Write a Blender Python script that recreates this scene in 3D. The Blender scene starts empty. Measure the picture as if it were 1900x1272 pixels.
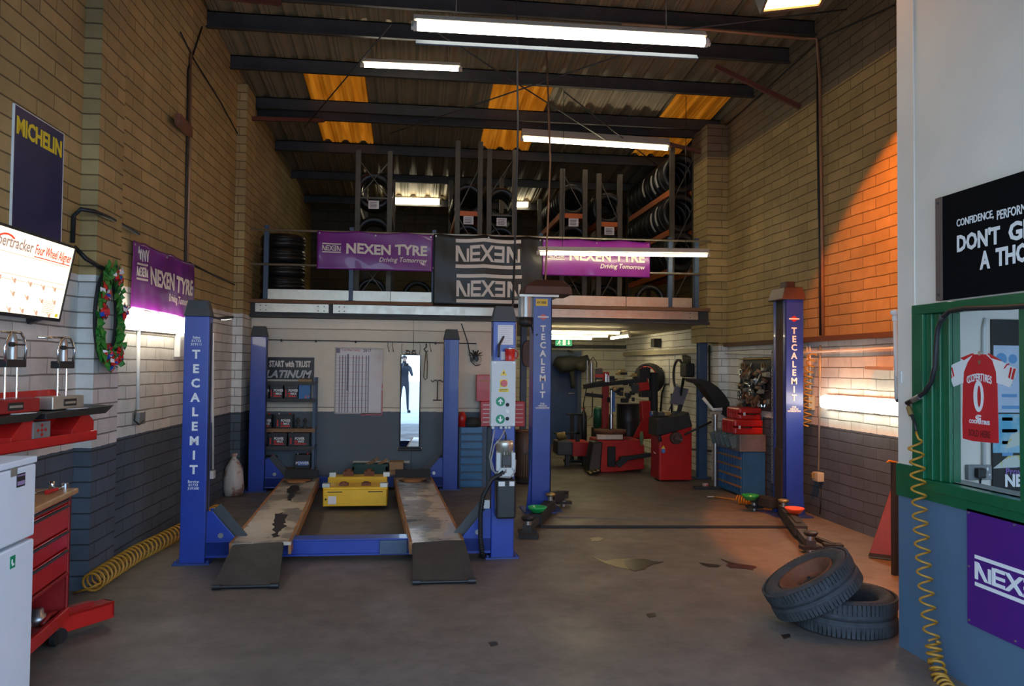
import bpy, bmesh, math, random
from mathutils import Matrix, Vector
random.seed(7)
PI = math.pi
COL = bpy.context.scene.collection

# ------------------------------------------------------------------ camera, sky, lights, exposure
F_PX, EYE = 1450.0, 1.65
_y, _p, _r = map(math.radians, (7.1, 1.66, 0.6))
FWD = Vector((math.sin(_y)*math.cos(_p), math.cos(_y)*math.cos(_p), math.sin(_p)))
_rt = Vector((math.cos(_y), -math.sin(_y), 0)); _up = _rt.cross(FWD)
RT = _rt*math.cos(_r) + _up*math.sin(_r); UP = -_rt*math.sin(_r) + _up*math.cos(_r)
cam_d = bpy.data.cameras.new('camera'); cam = bpy.data.objects.new('camera', cam_d); COL.objects.link(cam)
cam_d.sensor_width = 36.0; cam_d.lens = 36.0*F_PX/1900.0; cam_d.clip_start = 0.05; cam_d.clip_end = 300
cam.matrix_world = Matrix(((RT.x, UP.x, -FWD.x, 0), (RT.y, UP.y, -FWD.y, 0), (RT.z, UP.z, -FWD.z, EYE), (0, 0, 0, 1)))
sc = bpy.context.scene
sc.camera = cam
sc.view_settings.view_transform = 'Standard'; sc.view_settings.look = 'None'
sc.view_settings.gamma = 1; sc.view_settings.use_curve_mapping = False
sc.view_settings.exposure = 0.28
w = bpy.data.worlds.new('world'); sc.world = w; w.use_nodes = True
nt = w.node_tree; bg = nt.nodes['Background']
tc = nt.nodes.new('ShaderNodeTexCoord'); sx = nt.nodes.new('ShaderNodeSeparateXYZ'); cr = nt.nodes.new('ShaderNodeValToRGB')
nt.links.new(tc.outputs['Generated'], sx.inputs[0]); nt.links.new(sx.outputs['Z'], cr.inputs[0]); nt.links.new(cr.outputs[0], bg.inputs[0])
cr.color_ramp.elements[0].color = (0.62, 0.82, 1.0, 1); cr.color_ramp.elements[1].color = (0.25, 0.50, 1.0, 1)
bg.inputs[1].default_value = 3.6
def light(name, kind, loc, energy, color, target=None, **kw):
    d = bpy.data.lights.new(name, kind); d.energy = energy; d.color = color
    for k, v in kw.items(): setattr(d, k, v)
    o = bpy.data.objects.new(name, d); COL.objects.link(o); o.location = loc
    if target is not None: o.rotation_euler = (Vector(target)-Vector(loc)).to_track_quat('-Z', 'Y').to_euler()
    return o
TUBE_E = 15.0       # radiance of the fluorescent tubes
SODIUM_W = 850      # the orange flood lamp under the roof

# turns a pixel of the photograph into a point on a plane of the room
def ray(px, py): return FWD + RT*((px-950)/F_PX) - UP*((py-636)/F_PX)
def aY(px, py, Y): d = ray(px, py); return Vector((0, 0, EYE)) + d*(Y/d.y)
def aX(px, py, X): d = ray(px, py); return Vector((0, 0, EYE)) + d*(X/d.x)
def aZ(px, py, Z=0.0): d = ray(px, py); return Vector((0, 0, EYE)) + d*((Z-EYE)/d.z)

# ------------------------------------------------------------------ mesh builder
class B:
    def __init__(s, M=None): s.v = []; s.f = []; s.m = []; s.M = M or Matrix.Identity(4); s.k = 0; s.sm = []; s.smooth = False
    def add(s, vs, fs, smooth=None):
        o = len(s.v); s.v += [s.M @ Vector(v) for v in vs]
        sm = s.smooth if smooth is None else smooth
        for f in fs: s.f.append([o+i for i in f]); s.m.append(s.k); s.sm.append(sm)
        return s
    def mat(s, k): s.k = k; return s
    def box(s, x0, x1, y0, y1, z0, z1):
        vs = [(x, y, z) for z in (z0, z1) for y in (y0, y1) for x in (x0, x1)]
        return s.add(vs, [(0,2,3,1),(4,5,7,6),(0,1,5,4),(2,6,7,3),(0,4,6,2),(1,3,7,5)], False)
    def cbox(s, c, d): return s.box(c[0]-d[0]/2, c[0]+d[0]/2, c[1]-d[1]/2, c[1]+d[1]/2, c[2]-d[2]/2, c[2]+d[2]/2)
    def bar(s, p0, p1, wd, ht, up=(0,0,1)):          # rectangular bar between two points
        p0, p1 = Vector(p0), Vector(p1); t = (p1-p0).normalized(); u = Vector(up)
        if abs(t.dot(u)) > .98: u = Vector((0,1,0))
        a = t.cross(u).normalized(); b = a.cross(t)
        vs = []
        for p in (p0, p1):
            for i, j in ((-1,-1),(1,-1),(1,1),(-1,1)): vs.append(p + a*(i*wd/2) + b*(j*ht/2))
        return s.add(vs, [(3,2,1,0),(4,5,6,7),(0,1,5,4),(1,2,6,5),(2,3,7,6),(3,0,4,7)], False)
    def cyl(s, p0, p1, r0, r1=None, n=16, cap=True):
        r1 = r0 if r1 is None else r1
        p0, p1 = Vector(p0), Vector(p1); t = (p1-p0).normalized()
        u = Vector((0,0,1)) if abs(t.z) < .9 else Vector((1,0,0))
        a = t.cross(u).normalized(); b = t.cross(a)
        vs = []
        for p, r in ((p0, r0), (p1, r1)):
            for i in range(n):
                q = 2*PI*i/n; vs.append(p + a*(r*math.cos(q)) + b*(r*math.sin(q)))
        s.add(vs, [(i, (i+1) % n, n+(i+1) % n, n+i) for i in range(n)], True)
        if cap: s.add(vs[:n], [tuple(range(n))[::-1]], False); s.add(vs[n:], [tuple(range(n))], False)
        return s
    def tube(s, pts, r, n=8, closed=False, rs=None):
        pts = [Vector(p) for p in pts]; N = len(pts); vs = []; prev = None
        for i, p in enumerate(pts):
            if closed: t = pts[(i+1) % N]-pts[i-1]
            else: t = pts[min(i+1, N-1)]-pts[max(i-1, 0)]
            if t.length < 1e-9: t = Vector((0,0,1))
            t.normalize()
            if prev is None:
                u = Vector((0,0,1)) if abs(t.z) < .9 else Vector((1,0,0)); a = t.cross(u).normalized()
            else:
                a = prev - t*prev.dot(t)
                a = a.normalized() if a.length > 1e-6 else t.orthogonal().normalized()
            prev = a; b = t.cross(a); rr = rs[i] if rs else r
            for k in range(n):
                q = 2*PI*k/n; vs.append(p + a*(rr*math.cos(q)) + b*(rr*math.sin(q)))
        fs = []
        for i in range(N if closed else N-1):
            j = (i+1) % N
            for k in range(n): fs.append((i*n+k, i*n+(k+1) % n, j*n+(k+1) % n, j*n+k))
        if not closed: fs += [tuple(range(n))[::-1], tuple(range((N-1)*n, N*n))]
        return s.add(vs, fs, True)
    def lathe(s, prof, c=(0,0,0), n=24, axis='Z', closed=False):   # profile of (radius, height)
        vs = []
        for r, h in prof:
            for i in range(n):
                q = 2*PI*i/n; x, y = r*math.cos(q), r*math.sin(q)
                v = {'Z': (x, y, h), 'Y': (x, h, -y), 'X': (h, x, y)}[axis]
                vs.append((v[0]+c[0], v[1]+c[1], v[2]+c[2]))
        m = len(prof); fs = []
        for j in range(m if closed else m-1):
            jj = (j+1) % m
            for i in range(n): fs.append((j*n+i, j*n+(i+1) % n, jj*n+(i+1) % n, jj*n+i))
        if not closed: fs += [tuple(range(n))[::-1], tuple(range((m-1)*n, m*n))]
        return s.add(vs, fs, True)
    def prism(s, poly, d0, d1):                        # polygon in local XY, extruded along local Z
        n = len(poly)
        vs = [(x, y, d0) for x, y in poly] + [(x, y, d1) for x, y in poly]
        fs = [tuple(range(n))[::-1], tuple(range(n, 2*n))] + [(i, (i+1) % n, n+(i+1) % n, n+i) for i in range(n)]
        return s.add(vs, fs, False)
    def ball(s, c, r, n=12, m=8):
        r = (r, r, r) if not hasattr(r, '__len__') else r
        vs = []
        for j in range(1, m):
            t = PI*j/m
            for i in range(n): q = 2*PI*i/n; vs.append((c[0]+r[0]*math.sin(t)*math.cos(q), c[1]+r[1]*math.sin(t)*math.sin(q), c[2]+r[2]*math.cos(t)))
        vs += [(c[0], c[1], c[2]+r[2]), (c[0], c[1], c[2]-r[2])]; T = len(vs)-2
        fs = [(j*n+i, (j+1)*n+i, (j+1)*n+(i+1) % n, j*n+(i+1) % n) for j in range(m-2) for i in range(n)]
        fs += [(T, i, (i+1) % n) for i in range(n)] + [(T+1, (m-2)*n+(i+1) % n, (m-2)*n+i) for i in range(n)]
        return s.add(vs, fs, True)
    def text(s, txt, size, x, y, z=0.0, th=0.002, bold=0.0, ax='LEFT', sx=1.0, shear=0.0, sp=1.0, fit=None, fith=None):  # lettering in local XY
        cu = bpy.data.curves.new('t', 'FONT'); cu.body = txt; cu.size = size; cu.align_x = ax; cu.extrude = th/2
        cu.offset = bold*size; cu.shear = shear; cu.space_character = sp; cu.resolution_u = 2
        o = bpy.data.objects.new('t', cu); COL.objects.link(o)
        bpy.context.view_layer.update()
        if fit: sx = fit/max(1e-6, o.dimensions.x)
        dg = bpy.context.evaluated_depsgraph_get(); me = bpy.data.meshes.new_from_object(o.evaluated_get(dg))
        sy = fith/max(1e-6, o.dimensions.y) if fith else 1.0
        s.add([(v.co.x*sx+x, v.co.y*sy+y, v.co.z+z+th/2) for v in me.vertices], [tuple(p.vertices) for p in me.polygons], False)
        bpy.data.objects.remove(o); bpy.data.curves.remove(cu); bpy.data.meshes.remove(me)
        return s
def frame(o, u, v):                                    # matrix with local X along u, Y along v, Z out of the face
    u = Vector(u).normalized(); v = Vector(v).normalized(); n = u.cross(v)
    return Matrix(((u.x, v.x, n.x, o[0]), (u.y, v.y, n.y, o[1]), (u.z, v.z, n.z, o[2]), (0, 0, 0, 1)))
def T(x, y, z, rz=0.0): return Matrix.Translation((x, y, z)) @ Matrix.Rotation(rz, 4, 'Z')

WM = {}
def link(name, me, parent=None):
    o = bpy.data.objects.new(name, me); COL.objects.link(o)
    if parent is not None: o.parent = parent
    return o
def obj(name, b, mats, parent=None, bevel=0.0, label=None, cat=None, group=None, kind=None, seg=2):
    mats = mats if isinstance(mats, (list, tuple)) else [mats]
    if parent is None:
        lo = Vector([min(v[i] for v in b.v) for i in range(3)]); hi = Vector([max(v[i] for v in b.v) for i in range(3)])
        org = Vector(((lo.x+hi.x)/2, (lo.y+hi.y)/2, lo.z)); inv = Matrix.Translation(-org)
    else: inv = WM[parent.name].inverted()
    me = bpy.data.meshes.new(name); me.from_pydata([inv @ v for v in b.v], [], b.f)
    for m in mats: me.materials.append(m)
    for p, k, sm in zip(me.polygons, b.m, b.sm): p.material_index = min(k, len(mats)-1); p.use_smooth = sm
    bm = bmesh.new(); bm.from_mesh(me); bmesh.ops.recalc_face_normals(bm, faces=bm.faces); bm.to_mesh(me); bm.free()
    o = link(name, me, parent)
    if parent is None: o.location = org; WM[o.name] = Matrix.Translation(org)
    else: WM[o.name] = WM[parent.name]
    if bevel:
        md = o.modifiers.new('bevel', 'BEVEL'); md.width = bevel; md.segments = seg; md.limit_method = 'ANGLE'; md.angle_limit = 0.8
    tag(o, label, cat, group, kind)
    return o
def tag(o, label=None, cat=None, group=None, kind=None):
    if label: o['label'] = label
    if cat: o['category'] = cat
    if group: o['group'] = group
    if kind: o['kind'] = kind
    return o
def thing(name, label, cat, loc, rz=0.0, group=None):
    o = link(name, None); o.location = loc; o.rotation_euler = (0, 0, rz); o.empty_display_size = .05
    WM[o.name] = T(loc[0], loc[1], loc[2], rz)
    return tag(o, label, cat, group)
def dup(o, M, label=None, group=None):                 # copy of a thing with its parts, moved by matrix M
    def cp(src, parent):
        c = src.copy(); COL.objects.link(c)
        if parent is not None: c.parent = parent
        for ch in list(src.children): cp(ch, c)
        return c
    r = cp(o, None); r.matrix_world = M; WM[r.name] = M.copy()
    if label: r['label'] = label
    if group: r['group'] = group
    return r

# ------------------------------------------------------------------ materials
def mat(name, col, rough=.5, metal=0.0, var=.12, scale=6.0, bump=0.0, bscale=60.0, col2=None, thr=None, emit=None, es=0.0, coat=0.0, rvar=0.0):
    m = bpy.data.materials.new(name); m.use_nodes = True; t = m.node_tree; p = t.nodes['Principled BSDF']
    p.inputs['Roughness'].default_value = rough; p.inputs['Metallic'].default_value = metal
    if coat: p.inputs['Coat Weight'].default_value = coat
    c = (*col, 1)
    tc = t.nodes.new('ShaderNodeTexCoord')
    if var or col2:
        n = t.nodes.new('ShaderNodeTexNoise'); n.inputs['Scale'].default_value = scale; n.inputs['Detail'].default_value = 6; n.inputs['Roughness'].default_value = .65
        r = t.nodes.new('ShaderNodeValToRGB'); t.links.new(tc.outputs['Object'], n.inputs['Vector']); t.links.new(n.outputs['Fac'], r.inputs[0])
        if col2:
            a, b_ = thr or (.5, .58); r.color_ramp.elements[0].position = a; r.color_ramp.elements[1].position = b_
            r.color_ramp.elements[0].color = c; r.color_ramp.elements[1].color = (*col2, 1)
        else:
            r.color_ramp.elements[0].position = .25; r.color_ramp.elements[1].position = .75
            r.color_ramp.elements[0].color = (*[max(0, x*(1-var)) for x in col], 1); r.color_ramp.elements[1].color = (*[min(1, x*(1+var)) for x in col], 1)
        t.links.new(r.outputs[0], p.inputs['Base Color'])
        if rvar:
            mr = t.nodes.new('ShaderNodeMapRange'); mr.inputs['From Min'].default_value = .35; mr.inputs['From Max'].default_value = .65
            mr.inputs['To Min'].default_value = rough-rvar; mr.inputs['To Max'].default_value = rough+rvar
            t.links.new(n.outputs['Fac'], mr.inputs['Value']); t.links.new(mr.outputs[0], p.inputs['Roughness'])
    else: p.inputs['Base Color'].default_value = c
    if bump:
        n2 = t.nodes.new('ShaderNodeTexNoise'); n2.inputs['Scale'].default_value = bscale; n2.inputs['Detail'].default_value = 4
        bp = t.nodes.new('ShaderNodeBump'); bp.inputs['Strength'].default_value = bump; bp.inputs['Distance'].default_value = .01
        t.links.new(tc.outputs['Object'], n2.inputs['Vector']); t.links.new(n2.outputs['Fac'], bp.inputs['Height']); t.links.new(bp.outputs[0], p.inputs['Normal'])
    if emit: p.inputs['Emission Color'].default_value = (*emit, 1); p.inputs['Emission Strength'].default_value = es
    return m
def blocks(name, zones, along, grime=.35, wid=.45, row=.112):
    """painted blockwork: zones = [(upto z, colour, mortar colour)], along = 'X' or 'Y' (direction of the courses)"""
    m = bpy.data.materials.new(name); m.use_nodes = True; t = m.node_tree; p = t.nodes['Principled BSDF']; p.inputs['Roughness'].default_value = .75
    N = t.nodes.new; L = t.links.new
    g = N('ShaderNodeNewGeometry'); s = N('ShaderNodeSeparateXYZ'); L(g.outputs['Position'], s.inputs[0])
    ad = N('ShaderNodeMath'); ad.operation = 'ADD'; L(s.outputs['X'], ad.inputs[0]); L(s.outputs['Y'], ad.inputs[1])
    c = N('ShaderNodeCombineXYZ'); L(ad.outputs[0] if along == 'XY' else s.outputs[along], c.inputs[0]); L(s.outputs['Z'], c.inputs[1])
    dn = N('ShaderNodeTexNoise'); dn.inputs['Scale'].default_value = 2.2; dn.inputs['Detail'].default_value = 3; L(g.outputs['Position'], dn.inputs['Vector'])
    dv = N('ShaderNodeVectorMath'); dv.operation = 'MULTIPLY_ADD'; L(dn.outputs['Color'], dv.inputs[0]); dv.inputs[1].default_value = (.05, .022, 0); L(c.outputs[0], dv.inputs[2])
    bt = N('ShaderNodeTexBrick'); L(dv.outputs[0], bt.inputs['Vector'])
    b2 = N('ShaderNodeTexBrick'); L(dv.outputs[0], b2.inputs['Vector']); b2.inputs['Scale'].default_value = 1; b2.inputs['Brick Width'].default_value = 400; b2.inputs['Row Height'].default_value = row; b2.inputs['Mortar Size'].default_value = .007; b2.inputs['Mortar Smooth'].default_value = .5; b2.offset = 0
    b2.inputs['Color1'].default_value = b2.inputs['Color2'].default_value = (1, 1, 1, 1); b2.inputs['Mortar'].default_value = (.60, .57, .53, 1)
    bt.inputs['Scale'].default_value = 1; bt.inputs['Brick Width'].default_value = wid; bt.inputs['Row Height'].default_value = row
    bt.inputs['Mortar Size'].default_value = .006; bt.inputs['Mortar Smooth'].default_value = .4; bt.inputs['Bias'].default_value = 0
    bt.inputs['Color1'].default_value = (.88, .88, .88, 1); bt.inputs['Color2'].default_value = (1.1, 1.1, 1.1, 1); bt.inputs['Mortar'].default_value = (.55, .54, .52, 1)
    nz = N('ShaderNodeTexNoise'); nz.inputs['Scale'].default_value = 1.7; nz.inputs['Detail'].default_value = 8; nz.inputs['Roughness'].default_value = .7; L(g.outputs['Position'], nz.inputs['Vector'])
    nf = N('ShaderNodeTexNoise'); nf.inputs['Scale'].default_value = 14; nf.inputs['Detail'].default_value = 5; L(g.outputs['Position'], nf.inputs['Vector'])
    zz = N('ShaderNodeMath'); zz.operation = 'MULTIPLY_ADD'; L(nf.outputs['Fac'], zz.inputs[0]); zz.inputs[1].default_value = .016; L(s.outputs['Z'], zz.inputs[2])
    prev = None
    for k, (zt, colr) in enumerate(zones):
        if prev is None: prev = (*colr, 1); zprev = zt; continue
        gt = N('ShaderNodeMath'); gt.operation = 'GREATER_THAN'; L(zz.outputs[0], gt.inputs[0]); gt.inputs[1].default_value = zprev+.008
        mx = N('ShaderNodeMix'); mx.data_type = 'RGBA'; L(gt.outputs[0], mx.inputs['Factor'])
        if isinstance(prev, tuple): mx.inputs['A'].default_value = prev
        else: L(prev, mx.inputs['A'])
        mx.inputs['B'].default_value = (*colr, 1); prev = mx.outputs['Result']; zprev = zt
    m0 = N('ShaderNodeMix'); m0.data_type = 'RGBA'; m0.blend_type = 'MULTIPLY'; m0.inputs['Factor'].default_value = 1; L(bt.outputs['Color'], m0.inputs['A']); L(b2.outputs['Color'], m0.inputs['B'])
    mu = N('ShaderNodeMix'); mu.data_type = 'RGBA'; mu.blend_type = 'MULTIPLY'; mu.inputs['Factor'].default_value = 1
    if isinstance(prev, tuple): mu.inputs['A'].default_value = prev
    else: L(prev, mu.inputs['A'])
    L(m0.outputs['Result'], mu.inputs['B'])
    rp = N('ShaderNodeValToRGB'); rp.color_ramp.elements[0].position = .3; rp.color_ramp.elements[1].position = .7
    rp.color_ramp.elements[0].color = (1-grime, 1-grime, 1-grime*1.05, 1); rp.color_ramp.elements[1].color = (1.05, 1.05, 1.05, 1); L(nz.outputs['Fac'], rp.inputs[0])
    m2 = N('ShaderNodeMix'); m2.data_type = 'RGBA'; m2.blend_type = 'MULTIPLY'; m2.inputs['Factor'].default_value = 1
    L(mu.outputs['Result'], m2.inputs['A']); L(rp.outputs[0], m2.inputs['B']); L(m2.outputs['Result'], p.inputs['Base Color'])
    hm = N('ShaderNodeMath'); hm.operation = 'MULTIPLY_ADD'; L(nf.outputs['Fac'], hm.inputs[0]); hm.inputs[1].default_value = .35
    iv = N('ShaderNodeMath'); iv.operation = 'SUBTRACT'; iv.inputs[0].default_value = 1; L(bt.outputs['Fac'], iv.inputs[1]); L(iv.outputs[0], hm.inputs[2])
    bp = N('ShaderNodeBump'); bp.inputs['Strength'].default_value = .7; bp.inputs['Distance'].default_value = .012; L(hm.outputs[0], bp.inputs['Height']); L(bp.outputs[0], p.inputs['Normal'])
    return m
TAN = (.46, .325, .135); WHITE = (.78, .76, .72); GREY = (.088, .115, .152)
M = {}
M['wall_l'] = blocks('left blockwork', [(1.02, GREY), (2.28, WHITE), (9, TAN)], 'Y')
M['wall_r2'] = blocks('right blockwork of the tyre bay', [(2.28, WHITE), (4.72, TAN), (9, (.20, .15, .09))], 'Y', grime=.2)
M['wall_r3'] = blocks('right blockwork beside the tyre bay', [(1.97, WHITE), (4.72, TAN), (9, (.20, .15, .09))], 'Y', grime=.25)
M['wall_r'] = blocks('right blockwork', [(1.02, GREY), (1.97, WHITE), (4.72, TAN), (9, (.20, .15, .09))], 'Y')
M['pil_l'] = blocks('left pilaster blockwork', [(1.02, GREY), (2.28, WHITE), (9, TAN)], 'XY')
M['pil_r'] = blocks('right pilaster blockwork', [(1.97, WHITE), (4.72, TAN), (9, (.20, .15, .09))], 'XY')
M['wall_b'] = blocks('back painted wall', [(1.0, (.125, .15, .185)), (9, (.84, .76, .63))], 'X', grime=.12, wid=30.0, row=1.065)
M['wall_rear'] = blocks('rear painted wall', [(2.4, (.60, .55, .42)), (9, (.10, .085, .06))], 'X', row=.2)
M['roof'] = mat('brown roof sheet', (.22, .175, .105), .6, var=.12, scale=3)
M['steel_dark'] = mat('dark purlin steel', (.05, .05, .05), .6, .2, var=.3, scale=4)
M['rust'] = mat('rusty steel', (.16, .06, .03), .8, var=.4, scale=12)
M['galv'] = mat('galvanised steel', (.55, .52, .45), .38, .75, var=.18, scale=9, rvar=.08)
M['brown_board'] = mat('brown board edge', (.17, .075, .035), .7)
M['blue'] = mat('lift blue paint', (.018, .05, .33), .33, var=.14, scale=5, coat=.2)
M['blue2'] = mat('worn lift blue paint', (.03, .06, .24), .4, var=.25, scale=8)
M['blue_cab'] = mat('cabinet blue', (.02, .11, .26), .4, var=.2)
M['col_blue'] = mat('slate blue column paint', (.05, .085, .15), .5, var=.2)
M['black'] = mat('black plastic', (.014, .014, .015), .45, var=.2)
M['blackm'] = mat('matt black', (.02, .02, .021), .75, var=.3)
M['grey_cap'] = mat('dark grey cap', (.055, .058, .062), .6)
M['white_l'] = mat('white lettering', (.8, .8, .8), .6, var=0)
M['red'] = mat('red enamel', (.50, .014, .012), .35, var=.15, coat=.2)
M['red_d'] = mat('worn dark red', (.30, .012, .012), .45, var=.25)
M['chrome'] = mat('chrome', (.75, .75, .74), .15, 1.0, var=.05)
M['metal'] = mat('bare metal', (.42, .41, .40), .35, .9, var=.15)
M['yellow'] = mat('yellow paint', (.78, .47, .012), .4, var=.1)
M['rubber'] = mat('tyre rubber', (.022, .023, .026), .62, var=.35, scale=10)
M['rubber_new'] = mat('new tyre rubber', (.010, .010, .011), .38, var=.2)
M['purple'] = mat('purple banner vinyl', (.17, .012, .22), .3, var=.12, coat=.3)
M['black_vinyl'] = mat('black banner vinyl', (.010, .009, .008), .42, var=.2)
M['cream'] = mat('banner lettering', (.72, .66, .60), .5, var=0)
M['paper'] = mat('paper', (.72, .70, .70), .7, var=.05)
M['wood'] = mat('worktop wood', (.45, .24, .10), .45, var=.2, scale=14)
M['board'] = mat('chipboard brown', (.24, .13, .06), .7, var=.3)
M['fridge'] = mat('fridge white enamel', (.72, .75, .80), .3, var=.03)
M['sign_black'] = mat('matt black sign face', (.004, .004, .005), .9, var=0)
M['sign_black'].node_tree.nodes['Principled BSDF'].inputs['Specular IOR Level'].default_value = .08
M['green'] = mat('green gloss paint', (.004, .105, .040), .3, var=.15, coat=.3)
M['orange'] = mat('orange rack beam', (.58, .13, .02), .5, var=.2)
M['rack'] = mat('grey rack steel', (.10, .09, .072), .5, .4, var=.2)
M['hose_y'] = mat('ochre hose', (.42, .20, .02), .4, var=.1)
M['cable'] = mat('black cable', (.012, .012, .013), .5, var=0)
M['pipe_w'] = mat('white painted pipe', (.72, .72, .70), .45, var=.1)
M['pipe_c'] = mat('brown pipe', (.30, .17, .10), .4, .3, var=.2)
M['lamp_body'] = mat('lamp housing', (.55, .50, .42), .5, var=.05)
M['tube'] = mat('fluorescent tube', (.9, .9, .85), .4, var=0, emit=(1.0, .87, .58), es=TUBE_E)
M['tube_b'] = mat('warm bay tube', (.9, .9, .85), .4, var=0, emit=(1.0, .86, .50), es=TUBE_E*1.6)
M['tube_w'] = mat('daylight fluorescent tube', (.9, .9, .9), .4, var=0, emit=(1.0, .90, .70), es=TUBE_E)
# ------------------------------------------------------------------ setting
def floor_mat():
    m = bpy.data.materials.new('stained concrete'); m.use_nodes = True; t = m.node_tree; p = t.nodes['Principled BSDF']; N = t.nodes.new; L = t.links.new
    g = N('ShaderNodeNewGeometry')
    def noise(sc, det, r=.6):
        n = N('ShaderNodeTexNoise'); n.inputs['Scale'].default_value = sc; n.inputs['Detail'].default_value = det; n.inputs['Roughness'].default_value = r; L(g.outputs['Position'], n.inputs['Vector']); return n
    a, b, c = noise(.55, 8), noise(5, 8, .75), noise(1.6, 5)
    r = N('ShaderNodeValToRGB'); r.color_ramp.elements[0].position = .3; r.color_ramp.elements[1].position = .7
    r.color_ramp.elements[0].color = (.114, .094, .078, 1); r.color_ramp.elements[1].color = (.172, .146, .122, 1); L(a.outputs['Fac'], r.inputs[0])
    r2 = N('ShaderNodeValToRGB'); r2.color_ramp.elements[0].position = .36; r2.color_ramp.elements[1].position = .62
    r2.color_ramp.elements[0].color = (.72, .72, .72, 1); r2.color_ramp.elements[1].color = (1.06, 1.06, 1.06, 1); L(b.outputs['Fac'], r2.inputs[0])
    x = N('ShaderNodeMix'); x.data_type = 'RGBA'; x.blend_type = 'MULTIPLY'; x.inputs['Factor'].default_value = 1; L(r.outputs[0], x.inputs['A']); L(r2.outputs[0], x.inputs['B']); L(x.outputs['Result'], p.inputs['Base Color'])
    mr = N('ShaderNodeMapRange'); mr.inputs['From Min'].default_value = .3; mr.inputs['From Max'].default_value = .7; mr.inputs['To Min'].default_value = .42; mr.inputs['To Max'].default_value = .75
    L(c.outputs['Fac'], mr.inputs['Value']); L(mr.outputs[0], p.inputs['Roughness'])
    bp = N('ShaderNodeBump'); bp.inputs['Strength'].default_value = .15; bp.inputs['Distance'].default_value = .01; L(b.outputs['Fac'], bp.inputs['Height']); L(bp.outputs[0], p.inputs['Normal'])
    return m
M['floor'] = floor_mat()
YR = 16.4                                             # rear wall
def zr(Y): return 5.48-.1*(Y-10)                      # underside of the roof sheets
XL = lambda Y: -2.38+.028*(Y-8)                       # left wall face
def struct(name, b, m, **k): return obj(name, b, m, kind='structure', **k)
struct('floor', B().box(-3.2, 5.2, 1.2, YR+.2, -.15, 0), M['floor'])
M['forecourt'] = mat('pale forecourt concrete', (.55, .54, .52), .8, var=.15, scale=2)
struct('floor_forecourt', B().box(-14, 16, -32, 1.2, -.15, 0), M['forecourt'])
b = B(); yA, yB = 1.2, YR
b.add([(XL(yA), yA, 0), (XL(yB), yB, 0), (XL(yB), yB, 6.6), (XL(yA), yA, 6.6), (XL(yA)-.25, yA, 0), (XL(yB)-.25, yB, 0), (XL(yB)-.25, yB, 6.6), (XL(yA)-.25, yA, 6.6)],
      [(0,1,2,3),(7,6,5,4),(0,3,7,4),(1,5,6,2),(3,2,6,7),(0,4,5,1)])
struct('wall_left', b, M['wall_l'])
def pil(name, x0, x1, y0, y1, z1, m): struct(name, B().box(x0, x1, y0, y1, 0, z1), m)
pil('trim_1', -2.6, -2.315, 6.02, 6.50, 5.75, M['pil_l'])
pil('trim_2', -2.6, -2.19, 10.35, 10.88, 5.25, M['pil_l'])
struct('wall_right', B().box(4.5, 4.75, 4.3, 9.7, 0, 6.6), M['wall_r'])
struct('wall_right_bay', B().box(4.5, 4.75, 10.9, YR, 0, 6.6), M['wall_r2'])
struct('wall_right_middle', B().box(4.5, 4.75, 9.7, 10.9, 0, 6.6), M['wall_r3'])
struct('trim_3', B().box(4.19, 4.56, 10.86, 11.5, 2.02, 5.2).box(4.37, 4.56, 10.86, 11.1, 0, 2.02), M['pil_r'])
struct('wall_back', B().box(-2.5, 1.42, 10.9, 11.1, 0, 2.262), M['wall_b'])
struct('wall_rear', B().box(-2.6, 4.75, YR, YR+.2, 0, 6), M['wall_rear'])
M['rust_trim'] = mat('timber ledge', (.12, .06, .035), .8)
struct('trim_4', B().box(4.44, 4.52, 4.4, 10.9, 1.955, 2.01), M['rust_trim'])
# mezzanine floor and ceiling of the tyre bay below it
M['ceil_low'] = mat('tyre bay ceiling boards', (.30, .26, .19), .7)
struct('floor_mezzanine', B().box(-2.18, 4.185, 10.87, 11.5, 2.28, 2.46).box(-2.3, 4.56, 11.5, YR, 2.28, 2.46), M['ceil_low'])
struct('trim_5', B().box(-2.22, 4.19, 10.72, 10.86, 2.455, 2.50), M['brown_board'])
b = B()
for x0, x1 in ((-2.12, -1.16), (-1.10, 1.42), (1.46, 4.02)): b.box(x0, x1, 10.76, 10.80, 2.335, 2.45)
b.mat(1)
for x in (-2.05, -1.98, -1.30, -1.22, -1.02, -.95, 1.35, 1.52, 3.9): b.cyl((x, 10.765, 2.36), (x, 10.755, 2.36), .008, n=8).cyl((x, 10.765, 2.42), (x, 10.755, 2.42), .008, n=8)
struct('trim_6', b, [M['galv'], M['black']])
b = B().box(-2.22, 4.19, 10.80, 10.86, 2.29, 2.455); b.box(-2.22, 4.19, 10.74, 10.82, 2.265, 2.30)
struct('trim_7', b, M['steel_dark'])
# roof: ribbed sheets in three bays with translucent amber strips between purlins
def ribs(x0, x1, y0, y1, pitch=.28):
    b = B(); xs = []; x = x0
    while x < x1-1e-6:
        for dx, dz in ((0, 0), (.045, .045), (.10, .045), (.145, 0)):
            if x+dx < x1: xs.append((x+dx, dz))
        for dx in (.19, .235):
            if x+dx < x1: xs += [(x+dx-.012, 0), (x+dx, .012), (x+dx+.012, 0)]
        x += pitch
    xs.append((x1, 0)); n = len(xs); vs = []
    for y in (y0, y1): vs += [(x, y, zr(y)+dz) for x, dz in xs]
    vs += [(x, y, z+.012) for x, y, z in vs]
    fs = [(i, i+1, n+i+1, n+i) for i in range(n-1)] + [(2*n+n+i, 2*n+n+i+1, 2*n+i+1, 2*n+i) for i in range(n-1)]
    fs += [(0, n, 3*n, 2*n), (n-1, 3*n-1, 4*n-1, 2*n-1)]
    return b.add(vs, fs, False)
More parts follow.
